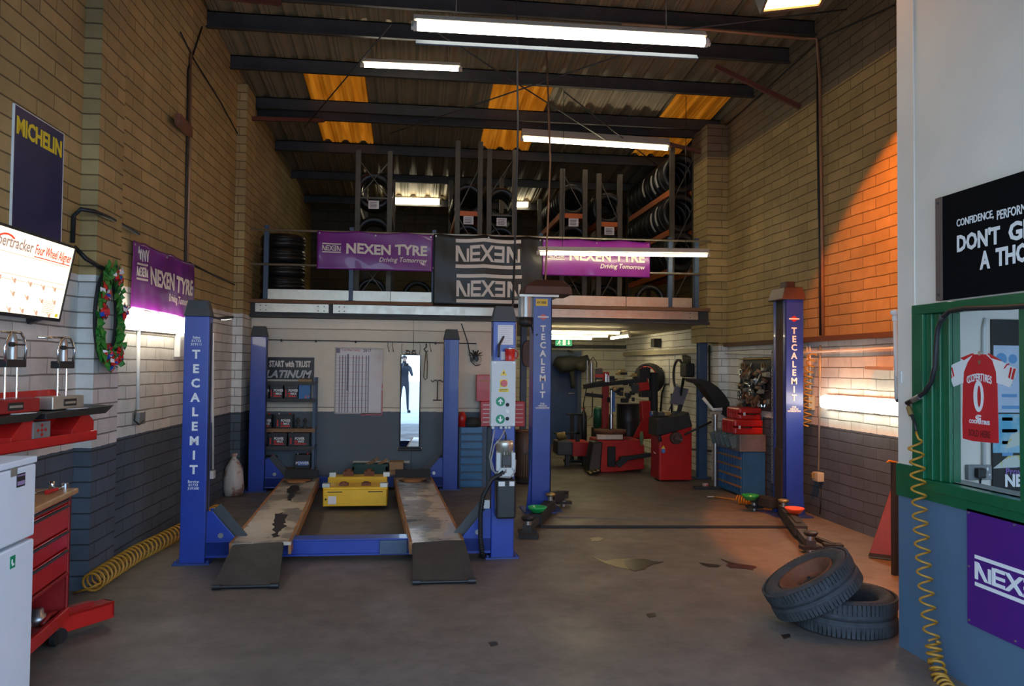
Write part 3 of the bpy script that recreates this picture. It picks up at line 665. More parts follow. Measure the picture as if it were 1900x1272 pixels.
b.tube([P(-.10, -.14, 1.11), P(-.115, -.13, 1.0), P(-.135, -.12, .88), P(-.12, -.14, .78), P(-.06, -.17, .72), P(.03, -.17, .71), P(.075, -.17, .76), P(.08, -.16, .86)], .006, 6)
b.tube([P(-.01, -.15, 1.11), P(-.05, -.16, 1.04), P(-.10, -.15, .98), P(-.125, -.14, .86), P(-.10, -.16, .76), P(-.03, -.18, .74), P(.0, -.17, .78)], .006, 6)
obj('power_cable', b, mat('grey cable', (.30, .29, .28), .5, var=0), fr)
b = B(); pts = [P(-.02, -.17, .76), P(-.12, -.16, .70), P(-.19, -.14, .56), P(-.205, -.10, .40), P(-.20, -.08, .2), P(-.18, -.05, .06), P(-.17, 0, .025), P(-.1, .1, .02)]
b.tube(pts, .019, 8)
for i in range(46):
    t = i/45*(len(pts)-1); k = min(int(t), len(pts)-2); q = pts[k].lerp(pts[k+1], t-k); b.cyl(q-Vector((0, 0, .0035)), q+Vector((0, 0, .0035)), .0225, n=8)
obj('hydraulic_hose', b, M['cable'], fr)
b = B(); b.tube([P(-.005, -.13, .97), P(.0, -.13, 1.06), P(-.02, -.14, 1.11)], .008, 6); obj('motor_lead', b, M['cable'], fr)
obj('level_bracket', B().box(.585, .66, 6.735, 6.765, .42, .49), M['pipe_w'], fr)
# red mug on the control box
mc = RFR @ Vector((.04, -.05, 1.69))
mug = thing('mug', 'red mug with a steel rim standing on the grey control box', 'mug', mc)
b = B().lathe([(0, 0), (.038, 0), (.040, .006), (.044, .10), (.041, .10), (.036, .012), (0, .012)], mc, 24); obj('body', b, M['red'], mug)
obj('rim', B().lathe([(.0445, .10), (.0455, .108), (.042, .108), (.041, .10)], mc, 24, closed=True), M['chrome'], mug)
obj('handle', B().tube([mc+Vector((.042+.03*math.sin(q), 0, .055+.033*math.cos(q))) for q in [PI*i/10 for i in range(11)]], .006, 8), M['red_d'], mug)
# cable from the roof to the control box, held to a thin drop rod
rod = thing('drop_rod', 'thin grey drop rod hanging from the roof above the control box', 'cable drop', (.95, 6.9, 2.3))
bx = lambda px, py, Y: aY(px, py, Y)
obj('rod', B().tube([bx(959, -20, 6.9), bx(961, 250, 6.9), bx(955, 470, 6.9)], .009, 8), M['steel_dark'], rod)
obj('cable', B().tube([bx(955, 470, 6.9), bx(952, 560, 6.85), bx(946, 600, 6.8), bx(934, 625, 6.7), bx(926, 640, 6.65), bx(925, 662, 6.6)], .010, 8), M['cable'], rod)
rod2 = obj('drop_pipe', B().tube([aY(1014, 85, 8.9), aY(1021, 300, 8.9), aY(1012, 520, 8.9), aY(1011, 535, 8.9)], .011, 8), M['pipe_c'], None)
tag(rod2, 'thin brown pipe dropping from the roof to the motor of the two-post lift', 'cable drop')

# ------------------------------------------------------------------ two-post lift
tp = thing('two_post_lift', 'blue two-post vehicle lift with swing arms and a brown motor cover', 'vehicle lift', (2.8, 8.5, 0))
def column2(x, y, h, s, rz, face_txt_dx):
    """x,y: centre of the front flange; s=+1 opens to +X"""
    R = T(x, y, 0, rz); w = .13
    b = B(R).box(-w, w*.62, 0, .012, 0, h) if s > 0 else B(R).box(-w*.62, w, 0, .012, 0, h)
    e = -s*w
    b.box(min(e, e+s*.014), max(e, e+s*.014), .012, .30, 0, h)               # back plate
    b.box(-w if s > 0 else -w*.62, w*.62 if s > 0 else w, .288, .30, 0, h)
    f = s*w*.62
    b.box(min(f, f-s*.012), max(f, f-s*.012), .0, .06, 0, h); b.box(min(f, f-s*.012), max(f, f-s*.012), .24, .30, 0, h)
    # flared foot
    b.prism([(0, 0), (0, 0)], 0, 0) if False else None
    mm = b.M; b.M = R @ frame((0, 0, 0), (1, 0, 0), (0, 0, 1)); g = [(e, .02), (e-s*.055, .02), (e, .62)]
    b.prism(g if s < 0 else g[::-1], -.08, -.06); b.M = mm
    c = obj('column', b, M['blue'], tp, bevel=.003)
    obj('base_plate', B(R).box(-.22, .22, -.06, .36, 0, .016), M['blue2'], c)
    b = B(R); x0, x1 = sorted((s*(w*.5), e+s*.03)); b.box(x0, x1, .07, .23, .08, h-.02); obj('screw_shaft', B(R).cyl((s*.01, .15, .05), (s*.01, .15, h-.03), .03, n=12), M['blackm'], c)
    x0, x1 = sorted((s*(w*.75), e+s*.03)); obj('carriage', B(R).box(x0, x1, .065, .235, .06, .75), M['blackm'], c, bevel=.006)
    x0, x1 = sorted((s*(w*.6), s*(w*.6)-s*.01)); obj('belt', B(R).box(x0, x1, .063, .236, .75, h-.01), M['blackm'], c)
    fm = R @ frame((face_txt_dx, -.002, 0), (1, 0, 0), (0, 0, 1))
    b = vlet(B(fm), 'TECALEMIT', .098, 0, 2.10-.06, .0935, bold=.03)
    for i, tx in enumerate(('FOR', 'VEHICLE', 'WORKSHOPS')): b.text(tx, .026, 0, 1.215-.024*i, 0, .002, .03, 'CENTER')
    obj('lettering', b, M['white_l'], c, label='white vertical lettering')
    em = obj('emblem', B(fm).prism([(-.055, 2.205), (0, 2.17), (.055, 2.205), (0, 2.24)], 0, .002), M['red'], c)
    obj('emblem_bar', B(fm).box(-.062, .062, 2.198, 2.213, .002, .004), M['white_l'], em)
    return c, R
cL, RL = column2(1.462, 8.74, 2.43, 1, -.0, -.02)
cR, RR = column2(4.185, 8.27, 2.44, -1, -.0, .02)
M['brown_cap'] = mat('brown plastic cover', (.085, .035, .025), .45, var=.15)
b = B(RL); b.add([(-.26, -.11, 2.455), (.30, -.11, 2.455), (.30, .40, 2.455), (-.26, .40, 2.455), (-.24, -.10, 2.545), (.28, -.10, 2.545), (.28, .38, 2.545), (-.24, .38, 2.545), (-.12, -.02, 2.625), (.2, -.02, 2.625), (.2, .3, 2.625), (-.12, .3, 2.625)],
     [(3,2,1,0),(0,1,5,4),(1,2,6,5),(2,3,7,6),(3,0,4,7),(4,5,9,8),(5,6,10,9),(6,7,11,10),(7,4,8,11),(8,9,10,11)])
obj('belt_cover', b, M['brown_cap'], cL, bevel=.015)
obj('top_plate', B(RL).box(-.30, .15, -.05, .35, 2.43, 2.455), M['galv'], cL)
b = B(RL).cyl((-.215, .03, 2.17), (-.215, .03, 2.43), .078, n=20)
for k in range(20): q = 2*PI*k/20; b.bar((-.215+.08*math.cos(q), .03+.08*math.sin(q), 2.2), (-.215+.08*math.cos(q), .03+.08*math.sin(q), 2.42), .005, .014, up=(math.cos(q), math.sin(q), 0))
mt = obj('drive_motor', b, M['metal'], cL)
obj('motor_end_cap', B(RL).lathe([(0, 2.09), (.05, 2.09), (.078, 2.12), (.082, 2.2), (0, 2.2)], (-.215, .03, 0), 20), M['black'], mt)
obj('motor_lead', B(RL).tube([(-.15, .03, 2.11), (-.13, .03, 2.02), (-.09, .0, 2.0), (-.07, .02, 2.02)], .01, 8), M['cable'], mt)
obj('warning_label', B(RL).box(-.105, .03, -.004, 0, 2.33, 2.41), M['sign_y'], cL)
b = B(RL @ frame((-.04, -.005, 0), (1,0,0), (0,0,1))).text('AV 3000', .04, 0, 2.355, 0, .001, .02, 'CENTER', .75); obj('label_print', b, M['blackm'], cL)
b = B(RR); b.add([(-.14, -.05, 2.42), (.14, -.05, 2.42), (.14, .33, 2.42), (-.14, .33, 2.42), (-.10, -.03, 2.56), (.11, -.03, 2.56), (.11, .30, 2.56), (-.10, .30, 2.56)], [(3,2,1,0),(4,5,6,7),(0,1,5,4),(1,2,6,5),(2,3,7,6),(3,0,4,7)])
b.box(-.05, .06, .05, .2, 2.56, 2.63)
obj('top_cap', b, M['brown_cap'], cR, bevel=.01)
# swing arms
def arm(col, p0, p1, z=.085, pad=True, wd=.12):
    p0 = Vector((*p0, z)); p1 = Vector((*p1, z)); d = (p1-p0).normalized(); L = (p1-p0).length
    a = obj('swing_arm', B().bar(p0, p0+d*L*.68, wd, .10).bar(p0+d*L*.1, p0+d*L*.6, wd*.5, .125), M['blackm'], col, bevel=.004)
    obj('arm_extension', B().bar(p0+d*L*.5+Vector((0,0,-.005)), p1+Vector((0,0,-.005)), wd*.7, .06), M['steel_dark'], a)
    if pad:
        e = p1-d*.04
        obj('arm_plate', B().box(e.x-.09, e.x+.09, e.y-.045, e.y+.045, .03, .06), M['blackm'], a)
        pd = obj('pad_screw', B().cyl((e.x, e.y, .0), (e.x, e.y, .15), .035, n=16), M['metal'], a)
        obj('rubber_pad', B().lathe([(0, .15), (.05, .15), (.065, .175), (.06, .185), (0, .185)], (e.x, e.y, 0), 18), M['black'], pd)
    return a
arm(cL, (1.55, 8.78), (1.10, 7.52)); arm(cL, (1.58, 8.95), (1.80, 9.15), .13)
arm(cR, (4.1, 8.30), (3.55, 6.66)); arm(cR, (4.05, 8.42), (3.93, 8.75), .13); 
obj('arm_toe_guard', B().bar((3.75, 7.1, .06), (3.80, 6.72, .05), .05, .04).bar((3.72, 6.76, .05), (3.88, 6.72, .05), .10, .03), M['blackm'], cR)
obj('toe_plate', B().bar((1.02, 7.48, .02), (1.2, 7.44, .02), .10, .035), M['blackm'], cL)
# two more pads, brass coloured, lying on the arms
M['brass'] = mat('worn brass', (.42, .30, .12), .4, .8, var=.2)
def padthing(x, y, z, label):
    t = thing('lifting_pad', label, 'lift pad', (x, y, z), 0, 'spare lifting pads')
    obj('stem', B().cyl((x, y, z), (x, y, z+.05), .028, n=14), M['metal'], t); obj('cup', B().lathe([(0, .05), (.05, .05), (.06, .075), (.03, .085), (0, .085)], (x, y, z), 18), M['brass'], t)
padthing(1.52, 8.60, .16, 'brass topped lift pad on the arm beside the green bowl'); padthing(4.0, 8.10, .15, 'brass topped lift pad on the arm behind the orange bowl')
def bowl(p, col, label):
    m = mat('bowl '+label[:6], col, .35, var=0, coat=.3)
    o = obj('bowl', B().lathe([(0, 0), (.055, 0), (.095, .045), (.10, .06), (.092, .06), (.05, .012), (0, .012)], p, 28), m); tag(o, label, 'bowl')
bowl((1.28, 8.02, .14), (.01, .42, .10), 'green plastic bowl on the left arm of the two-post lift')
bowl((3.93, 7.72, .15), (.90, .10, .03), 'bright orange plastic bowl on the right arm of the two-post lift')
bowl((3.82, 8.55, .15), (.02, .30, .06), 'small green bowl at the foot of the right lift column')
b = B().bar((1.6, 8.66, .006), (4.05, 8.28, .006), .45, .012); obj('floor_cover', b, mat('floor cover plate', (.14, .115, .095), .6, var=.3), tp)
obj('floor_cable', B().bar((1.3, 7.93, .014), (3.9, 7.72, .014), .03, .02), M['blackm'], tp)
# ------------------------------------------------------------------ banners and signs
def logo(b, x, y, w, h, bars=True, z0=0, z1=.002):
    """five chunky letters between two bars, lower left corner at x,y"""
    H = h*.56 if bars else h; yb = y+h*.22 if bars else y; u = w/5.0; s = u*.20
    cnt = [0]
    def P(pts): cnt[0] += 1; b.prism([(x+a*w/5.0, yb+c*H) for a, c in pts], z0, z1+.00025*cnt[0])
    t = .2
    for k in (0, 4):                                   # N
        P([(k+0, 0), (k+.2, 0), (k+.2, 1), (k+0, 1)] if k == 0 else [(k-.10, 0), (k+.1, 0), (k+.1, 1), (k-.1, 1)])
        o = 0 if k == 0 else -.1
        P([(k+o+.2, .98), (k+o+.2, .60), (k+o+.62, 0), (k+o+.84, 0), (k+o+.84, .0), (k+o+.26, .98)][::1])
        P([(k+o+.84, 0), (k+o+1.02, 0), (k+o+1.02, .82), (k+o+.84, .82)])
    for y0, y1 in ((0, .2), (.40, .58), (.80, 1)): P([(1.10, y0), (1.85, y0), (1.85, y1), (1.10, y1)])   # E
    P([(1.10, 0), (1.28, 0), (1.28, 1), (1.10, 1)])
    P([(1.85, 1), (2.1, 1), (2.95, 0), (2.70, 0)][::-1]); P([(1.85, 0), (2.10, 0), (2.95, 1), (2.70, 1)])  # X
    for y0, y1 in ((0, .2), (.40, .58), (.80, 1)): P([(2.95, y0), (3.72, y0), (3.72, y1), (2.95, y1)])
    P([(3.54, 0), (3.72, 0), (3.72, 1), (3.54, 1)])
    if bars:
        for y0 in (0, h*.88):
            for i in range(14): b.prism([(x+w*i/14, y+y0), (x+w*(i+1)/14, y+y0), (x+w*(i+1)/14, y+y0+h*.12), (x+w*i/14, y+y0+h*.12)], z0, z1)
    return b
def banner(label, M0, w, h, m, paint, amp=.012, seed=0, nm='banner', eyelets=True):
    """hanging vinyl sheet with soft folds; paint(b) draws in local XY"""
    rng = random.Random(seed); ph = [rng.uniform(0, 6.28) for _ in range(6)]; fr_ = [rng.uniform(3, 9) for _ in range(6)]
    def rip(x, y):
        e = .35+.65*abs(2*y/h-1)
        return amp*e*(math.sin(fr_[0]*x+ph[0])+.6*math.sin(fr_[1]*x*2+ph[1]+y*3)+.35*math.sin(fr_[2]*x*4+y*8+ph[2]))*.6 + amp*.5*math.sin(x*fr_[3]*.7+y*fr_[4]*1.4+ph[3]) + .02
    def sag(x, y): return -.025*(y/h)*abs(math.sin(x*PI/w*2.5+ph[5]))
    t = thing(nm, label, 'banner', M0 @ Vector((w/2, 0, 0)))
    nx, ny = 60, 22; b = B(M0); vs = []
    for j in range(ny+1):
        for i in range(nx+1): x, y = w*i/nx, h*j/ny; vs.append((x, y+sag(x, y), rip(x, y)))
    fs = [(j*(nx+1)+i, j*(nx+1)+i+1, (j+1)*(nx+1)+i+1, (j+1)*(nx+1)+i) for j in range(ny) for i in range(nx)]
    b.add(vs, fs, True); o = obj('sheet', b, m, t)
    md = o.modifiers.new('thick', 'SOLIDIFY'); md.thickness = .002
    q = B(); paint(q)
    b = B(M0); b.add([(v.x, v.y+sag(v.x, v.y), v.z+rip(v.x, v.y)+.007) for v in q.v], q.f, False)
    obj('lettering', b, M['cream'], t)
    if eyelets:
        b = B(M0)
        for x in (.03, w/2, w-.03): obj('eyelet', B(M0).cyl((x, h-.03+sag(x, h), rip(x, h-.03)+.002), (x, h-.03+sag(x, h), rip(x, h-.03)+.006), .012, n=10), M['metal'], t)
    return t
def nexen_tyre(w, h):
    def f(b):
        logo(b, w*.045, h*.44, w*.16, h*.25)
        b.text('NEXEN TYRE', h*.36, w*.245, h*.43, 0, .001, .035, 'LEFT', fit=w*.70, fith=h*.275)
        b.text('Driving Tomorrow', h*.18, w*.53, h*.23, 0, .001, .012, 'LEFT', shear=.25, fit=w*.42)
    return f
YB = 10.705
wA, hA = 1.545, .525
banner('purple NEXEN TYRE banner on the mezzanine rail, left of the black banner', frame((-1.317, YB, 2.92), (1,0,0), (0,0,1)), wA, hA, M['purple'], nexen_tyre(wA, hA), .010, 3)
banner('purple NEXEN TYRE banner on the mezzanine rail behind a strip light', frame((1.74, YB, 2.91), (1,0,0), (0,0,1)), wA, hA, M['purple'], nexen_tyre(wA, hA), .008, 11)
def blk(b): logo(b, .30, .53, .90, .41); logo(b, .315, .045, .90, .40)
banner('black NEXEN banner with two logos hanging down the mezzanine front', frame((.24, YB-.012, 2.46), (1,0,0), (0,0,1)), 1.50, .985, M['black_vinyl'], blk, .014, 5)
ya, yb = 6.92, 8.63
pa = Vector((XL(ya)+.012, ya, 2.10)); pb = Vector((XL(yb)+.012, yb, 2.10)); wl = (pb-pa).length
def nl(b):
    nexen_tyre(wl, .60)(b)
    b.tube([(.10+.012*i, .50+.05*math.sin(i*1.1)+.02*math.sin(i*2.3), .001) for i in range(26)], .004, 5)
banner('purple NEXEN TYRE banner with scrawled writing on the left wall', frame(pa, pb-pa, (0,0,1)), wl, .60, M['purple'], nl, .010, 8)

# MICHELIN sign, screen, wreath
y0, y1 = 5.36+.6, 6.1+.6
xs = XL(5.5)+.004
def onleft(y, z, off=0.0): return Vector((XL(y)+off, y, z))
LD = (onleft(7, 0)-onleft(5, 0)).normalized()
def lf(px, py, off=0.0):                              # point on the left wall seen at a pixel
    d = ray(px, py); k = (XL(0)+off)/(d.x-.028*d.y); return Vector((0, 0, EYE))+d*k
p = lf(22, 400, .012); pw = (lf(113, 440, .012)-p).dot(LD); ph_ = lf(22, 190, .012).z-p.z
sg = thing('wall_sign', 'dark blue enamel sign with yellow MICHELIN lettering high on the left wall', 'sign', p)
Ms = frame(p, LD, (0,0,1)); M['navy'] = mat('navy enamel', (.010, .012, .085), .35, var=.1, coat=.2)
obj('plate', B(Ms).box(0, pw, -.11, ph_, -.012, 0), M['navy'], sg)
obj('border', B(Ms).box(-.006, 0, -.11, ph_, -.012, .002).box(pw, pw+.006, -.11, ph_, -.012, .002).box(-.006, pw+.006, ph_, ph_+.006, -.012, .002), M['pipe_w'], sg)
obj('lettering', B(Ms).text('MICHELIN', .150, pw/2, ph_-.165, 0, .002, .03, 'CENTER', fit=pw*.92), mat('sign yellow lettering', (.85, .62, .02), .5, var=0), sg)
# lit poster screen, leaning out from the wall
c00, c10, c01, c11 = aY(-58, 592, 4.62), None, None, None
q2 = aX(110, 597, -2.36); q1 = aY(142, 458, q2.y); sd = (q1-q2).normalized(); hgt = (q1-q2).length
uu = LD; vv = (sd-uu*sd.dot(uu)).normalized(); sw = 1.12
o_ = q2-uu*sw+Vector((0, 0, 0)); Mq = frame(o_, uu, vv)
M['screen'] = mat('lit poster', (.9, .85, .75), .5, var=0, emit=(1.0, .88, .62), es=1.05)
scn = thing('lit_screen', 'glowing Four Wheel Aligner wall chart screen in a black frame on the left wall', 'screen', o_)
obj('screen_body', B(Mq).box(0, sw, 0, hgt, -.05, -.004), M['black'], scn, bevel=.004)
fb = B(Mq).box(0, sw, 0, .022, -.01, .004).box(0, sw, hgt-.016, hgt, -.01, .004).box(0, .02, 0, hgt, -.01, .004).box(sw-.014, sw, 0, hgt, -.01, .004); obj('bezel', fb, M['black'], scn)
pn = obj('poster', B(Mq).box(.02, sw-.014, .022, hgt-.016, -.006, -.002), M['screen'], scn)
def em(n, c, e): return mat(n, c, .6, var=0, emit=c, es=e)
M['p_red'] = em('poster red', (.8, .06, .03), .8); M['p_grey'] = em('poster grey', (.35, .24, .2), .8); M['p_line'] = em('poster line', (.55, .33, .22), .9)
obj('poster_title', B(Mq).text('Four Wheel Aligner', .085, sw-.03, hgt-.118, -.002, .001, .010, 'RIGHT', fit=.46), M['p_red'], pn)
b = B(Mq).box(sw-.49, sw-.03, hgt-.138, hgt-.132, -.002, -.001); b.tube([(sw-.82+.10*math.cos(q), hgt-.10+.05*math.sin(q), 0) for q in [PI*i/8 for i in range(2, 9)]], .006, 6); obj('poster_rule', b, M['p_red'], pn)
obj('poster_maker', B(Mq).text('supertracker', .095, sw-.52, hgt-.118, -.002, .001, .015, 'RIGHT', fit=.46), M['p_grey'], pn)
b = B(Mq)
for yy in (hgt-.15, hgt-.27, hgt-.30): b.box(.04, sw-.04, yy, yy+.003, -.002, -.001)
for i in range(3):
    for j in range(6):
        x, y = .12+j*.165+random.uniform(-.02, .02), .06+i*.085+random.uniform(-.01, .01)
        b.bar((x, y, -.001), (x+.05, y-.035, -.001), .006, .001).box(x+.03, x+.055, y-.03, y-.005, -.002, -.001)
for i in range(7): b.box(sw-.26, sw-.10, .05+i*.012, .053+i*.012, -.002, -.001)
obj('poster_diagrams', b, M['p_line'], pn)
obj('poster_badge', B(Mq).box(sw-.075, sw-.04, .028, .05, -.002, -.001), em('badge yellow', (.6, .5, .02), .8), pn)
obj('wall_mount', B().bar(o_+uu*.55+vv*.25-Vector((.03, 0, 0)), onleft((o_+uu*.55).y, 2.15, 0), .12, .12).bar(o_+uu*.9+vv*.02-Vector((.02, 0, 0)), onleft((o_+uu*.9).y, 1.9, 0), .05, .04), M['black'], scn)
# wreath on the pilaster
wc = aX(199, 585, -2.315); wc = Vector((-2.30, wc.y-.10, wc.z))
wr = thing('wreath', 'green leaf wreath with red, white and blue ribbons on the left pilaster', 'wreath', wc)
M['leaf'] = mat('wreath leaf', (.03, .20, .025), .45, var=.5, scale=14)
rng = random.Random(4); b = B()
ry, rz_ = .20, .325
def wp(q, rad=1.0): return wc+Vector((.02, ry*math.cos(q)*rad, rz_*math.sin(q)*rad-.02))
for i in range(170):
    q = 2*PI*i/170+rng.uniform(-.03, .03); p0 = wp(q, rng.uniform(.82, 1.16)); L = rng.uniform(.075, .13); a = q+rng.uniform(.6, 2.4)
    d = Vector((rng.uniform(.0, .5), math.cos(a)*.7, math.sin(a))).normalized(); sd_ = d.cross(Vector((1, 0, 0))).normalized(); n_ = Vector((rng.uniform(.0, .012)+.004, 0, 0))
    w_ = L*.33; b.add([p0+n_, p0+d*L*.5+sd_*w_+n_*2, p0+d*L+n_, p0+d*L*.5-sd_*w_+n_*1.2, p0+d*L*.5+n_*3+Vector((.008, 0, 0))], [(0, 4, 1), (1, 4, 2), (2, 4, 3), (3, 4, 0)], False)
obj('leaves', b, M['leaf'], wr)
obj('ring', B().tube([wp(2*PI*i/40)-Vector((.008, 0, 0)) for i in range(40)], .015, 8, True), M['blackm'], wr)
M['rib_r'] = mat('red ribbon', (.6, .015, .015), .35, var=0); M['rib_w'] = mat('white ribbon', (.75, .75, .75), .35, var=0); M['rib_b'] = mat('blue ribbon', (.01, .07, .40), .35, var=0)
for q in (1.35, 2.6, 3.05, .15, -1.0, -2.2, -1.57):
    bb = B(); c = wp(q)+Vector((.03, 0, 0))
    for k in range(15):
        bb.mat((0, 0, 1, 0, 2)[k % 5]); a = 2*PI*k/15+rng.uniform(-.3, .3); L = rng.uniform(.045, .095); d = Vector((rng.uniform(.1, .6), math.cos(a), math.sin(a))).normalized(); s2 = d.cross(Vector((1, .2, .1))).normalized()*.016
        p1 = c+d*L; p2 = c+d*L*.6+Vector((.03, 0, 0))
        bb.add([c-s2, c+s2, p1+s2, p1-s2, p2+s2, p2-s2], [(0, 1, 2, 3), (3, 2, 4, 5), (5, 4, 1, 0)], False)
    obj('ribbon_bow', bb, [M['rib_r'], M['rib_w'], M['rib_b']], wr)

# ------------------------------------------------------------------ mezzanine rail, racks and tyres
YRL = 10.76
rail = thing('guard_rail', 'steel guard rail with blue posts along the mezzanine edge', 'railing', (1, YRL, 2.5))
for px in (494, 652, 805, 1003, 1243, 1292):
    x = aY(px, 500, YRL).x; obj('post', B().box(x-.03, x+.03, YRL-.03, YRL+.03, 2.5, 3.50).box(x-.06, x+.06, YRL-.03, YRL+.07, 2.5, 2.508), M['col_blue'], rail)
for z0, z1 in ((3.425, 3.455), (2.965, 2.985)): obj('rail', B().tube([(-2.19, YRL-.05, z0), (4.19, YRL-.05, z1)], .014, 8), M['galv'], rail)
kp = [(-1.97, -.895), (-.845, -.34), (-.333, .22), (1.83, 2.95), (2.96, 3.92)]
for i, (x0, x1) in enumerate(kp):
    z0 = 2.505; t = obj('kick_plate', B().box(x0, x1, YRL-.025, YRL-.022, z0, z0+.135), M['galv'], None)
    tag(t, ('bare metal kick plate at the left end of the mezzanine edge', 'short kick plate under the left purple banner, beside a blue post', 'kick plate under the left purple banner, next to the black banner', 'long kick plate under the right purple banner', 'kick plate at the right end of the mezzanine edge')[i], 'kick plate', 'mezzanine kick plates')
def tyre_mesh(b, c, R=.31, W=.20, rim=.20, axis='Y', n=36, blocks=True):
    h = W/2
    prof = [(rim, -h*.62), (rim+.012, -h*.80), (R*.80, -h*1.0), (R*.90, -h*.98), (R*.965, -h*.80), (R*.99, -h*.55)]
    for k in range(3): x = -h*.5+h*.5*k; prof += [(R, x+.0), (R, x+h*.34), (R-.008, x+h*.36), (R-.008, x+h*.48)]
    prof = [p for p in prof if p[1] <= h*.52] + [(R*.99, h*.55), (R*.965, h*.80), (R*.90, h*.98), (R*.80, h), (rim+.012, h*.80), (rim, h*.62), (rim+.004, 0)]
    return b.lathe(prof, c, n, axis, closed=True)
proto = obj('tyre', tyre_mesh(B(), (0, 0, 0)), M['rubber_new']); bpy.data.objects.remove(proto)
TY = [m for m in bpy.data.meshes if m.name.startswith('tyre')][0]
for v in TY.vertices: v.co.z -= .31
M['tag_w'] = mat('tyre label', (.62, .60, .56), .5, var=0)
def put_tyre(x, y, z, label, group, rot=None, s=1.0):
    o = link('tyre', TY); o.location = (x, y, z); o.scale = (s, s, s)
    if rot: o.rotation_euler = rot
    tag(o, label, 'tyre', group); return o
def rack(nm, px0, px1, Y0, Y1, ztop, levels, label, brace, sc_, rows, beamc='orange', cross=None):
    x0, x1 = aY(px0, 500, Y0).x, aY(px1, 500, Y0).x; t = thing('tyre_rack', label, 'rack', ((x0+x1)/2, (Y0+Y1)/2, 2.46))
    for y in (Y0, Y1):
        for x in (x0, x1): obj('upright', B().box(x-.035, x+.035, y-.03, y+.03, 2.46, min(ztop, zr(y)-.25)), M['rack'], t)
    z = 2.7
    for i, (za, zb) in enumerate(brace):
        a, c_ = (x0, x1) if i % 2 == 0 else (x1, x0); obj('brace', B().bar((a, Y0, za), (c_, Y0, zb), .025, .012), M['rack'], t)
    for z in levels:
        for x in (x0, x1): obj('shelf_beam', B().box(x-.022, x+.022, Y0+.03, Y1-.03, z-.05, z+.04), M[beamc], t)
    if cross:
        z, m = cross; obj('cross_bar', B().box(x0, x1, Y0-.012, Y0+.012, z-.035, z+.035) if m == 'orange' else B().box(x0, x1, Y0-.012, Y0+.012, z-.012, z+.012), M[m], t)
        z -= .10; xm = (x0+x1)/2; cd = obj('label_card', B().box(xm-.075, xm+.075, Y0-.018, Y0-.014, z-.06, z+.06), M['paper'], t)
        b = B()
        for i in range(4): b.box(xm-.055, xm+.05-.01*(i % 2), Y0-.0195, Y0-.018, z+.028-.022*i, z+.036-.022*i)
        obj('label_print', b, M['steel_dark'], cd)
    wd = x1-x0; xm = (x0+x1)/2; R = .31*sc_; rise = math.sqrt(max(.01, R*R-(wd/2-.03)**2))
    for z, N in zip(levels, rows):
        for k in range(N):
            y = Y0+.04+(.12+k*.235)*sc_
            ty = put_tyre(xm, y, z+.035+rise, label[:0]+'new black tyre standing upright on the '+nm, 'tyres on the '+nm, (random.uniform(-.015, .015), random.uniform(0, 6), random.uniform(-.02, .02)), sc_)
            if sc_ == 1 and k in (1, 2, 4) and z > 3.5 and (k != 4 or z > 4):
                ty.rotation_euler = (0, 0, 0); WM[ty.name] = Matrix.Translation(ty.location); b = B(WM[ty.name]); a0 = PI-.15+.2*(k % 3); n = 8; wl_b = .035
                vs = [(rr_*math.cos(a0-.5+1.0*i/n), yy, rr_*math.sin(a0-.5+1.0*i/n)) for i in range(n+1) for rr_ in (.312, .315) for yy in (-wl_b, wl_b)]
                b.add(vs, [q for i in range(n) for q in ((4*i, 4*i+1, 4*i+5, 4*i+4), (4*i+2, 4*i+6, 4*i+7, 4*i+3), (4*i, 4*i+4, 4*i+6, 4*i+2), (4*i+1, 4*i+3, 4*i+7, 4*i+5))]+[(0, 2, 3, 1), (4*n, 4*n+1, 4*n+3, 4*n+2)], False); obj('paper_label', b, M['tag_w'], ty)
    return t
RK = 11.45
rack('leftmost tyre rack', 662, 721, RK, 13.2, 4.75, [3.30, 3.95], 'leftmost tyre rack with crossed braces and a white card', [(4.05, 4.62), (4.05, 4.62), (2.6, 3.2), (2.6, 3.2)], .9, [2, 2], 'rack', cross=(4.06, 'rack'))
rack('rack left of the thin drop rod', 847, 889, RK, 13.6, 4.95, [3.28, 3.88], 'tyre rack just left of the centre rods with an orange bar', [(3.9, 4.6), (3.3, 3.85)], .76, [2, 8], cross=(3.88, 'orange'))
rack('rack behind the thin drop rod', 906, 953, RK, 13.2, 4.85, [3.28, 3.86], 'tyre rack behind the thin drop rod with a plain grey bar', [(4.15, 4.75), (3.3, 3.8)], .76, [2, 3], 'rack', cross=(3.87, 'rack'))
rack('rack right of the brown drop pipe', 1042, 1084, RK, 13.6, 4.60, [3.30, 3.92], 'tyre rack right of the brown drop pipe with an orange bar', [(4.55, 3.95), (2.6, 3.2)], .8, [8, 8], cross=(3.90, 'orange'))
rack('rack second from the right wall', 1110, 1149, RK, 13.2, 4.55, [3.2, 3.80], 'tyre rack second from the right wall with a low orange bar', [(4.5, 3.8), (3.2, 2.6)], .8, [3, 3], cross=(3.79, 'orange'))
rack('rack beside the right wall', 1246, 1288, RK, 13.8, 5.0, [3.12, 3.72, 4.33], 'tall tyre rack beside the right wall with deep orange beams', [(4.15, 4.9), (4.15, 3.4), (2.6, 3.3)], 1, [9, 9, 9])
for i, px in enumerate((690, 775, 868, 930, 1063, 1130, 1205)):
    x = aY(px, 520, 11.75).x; put_tyre(x, 11.75+.23*(i % 2), 2.46+.31*.76, 'black tyre standing on the mezzanine floor below the banners', 'tyres standing on the mezzanine floor', (0, random.uniform(0, 6), random.uniform(-.1, .1)), .76)
x = aY(524, 520, 11.4).x
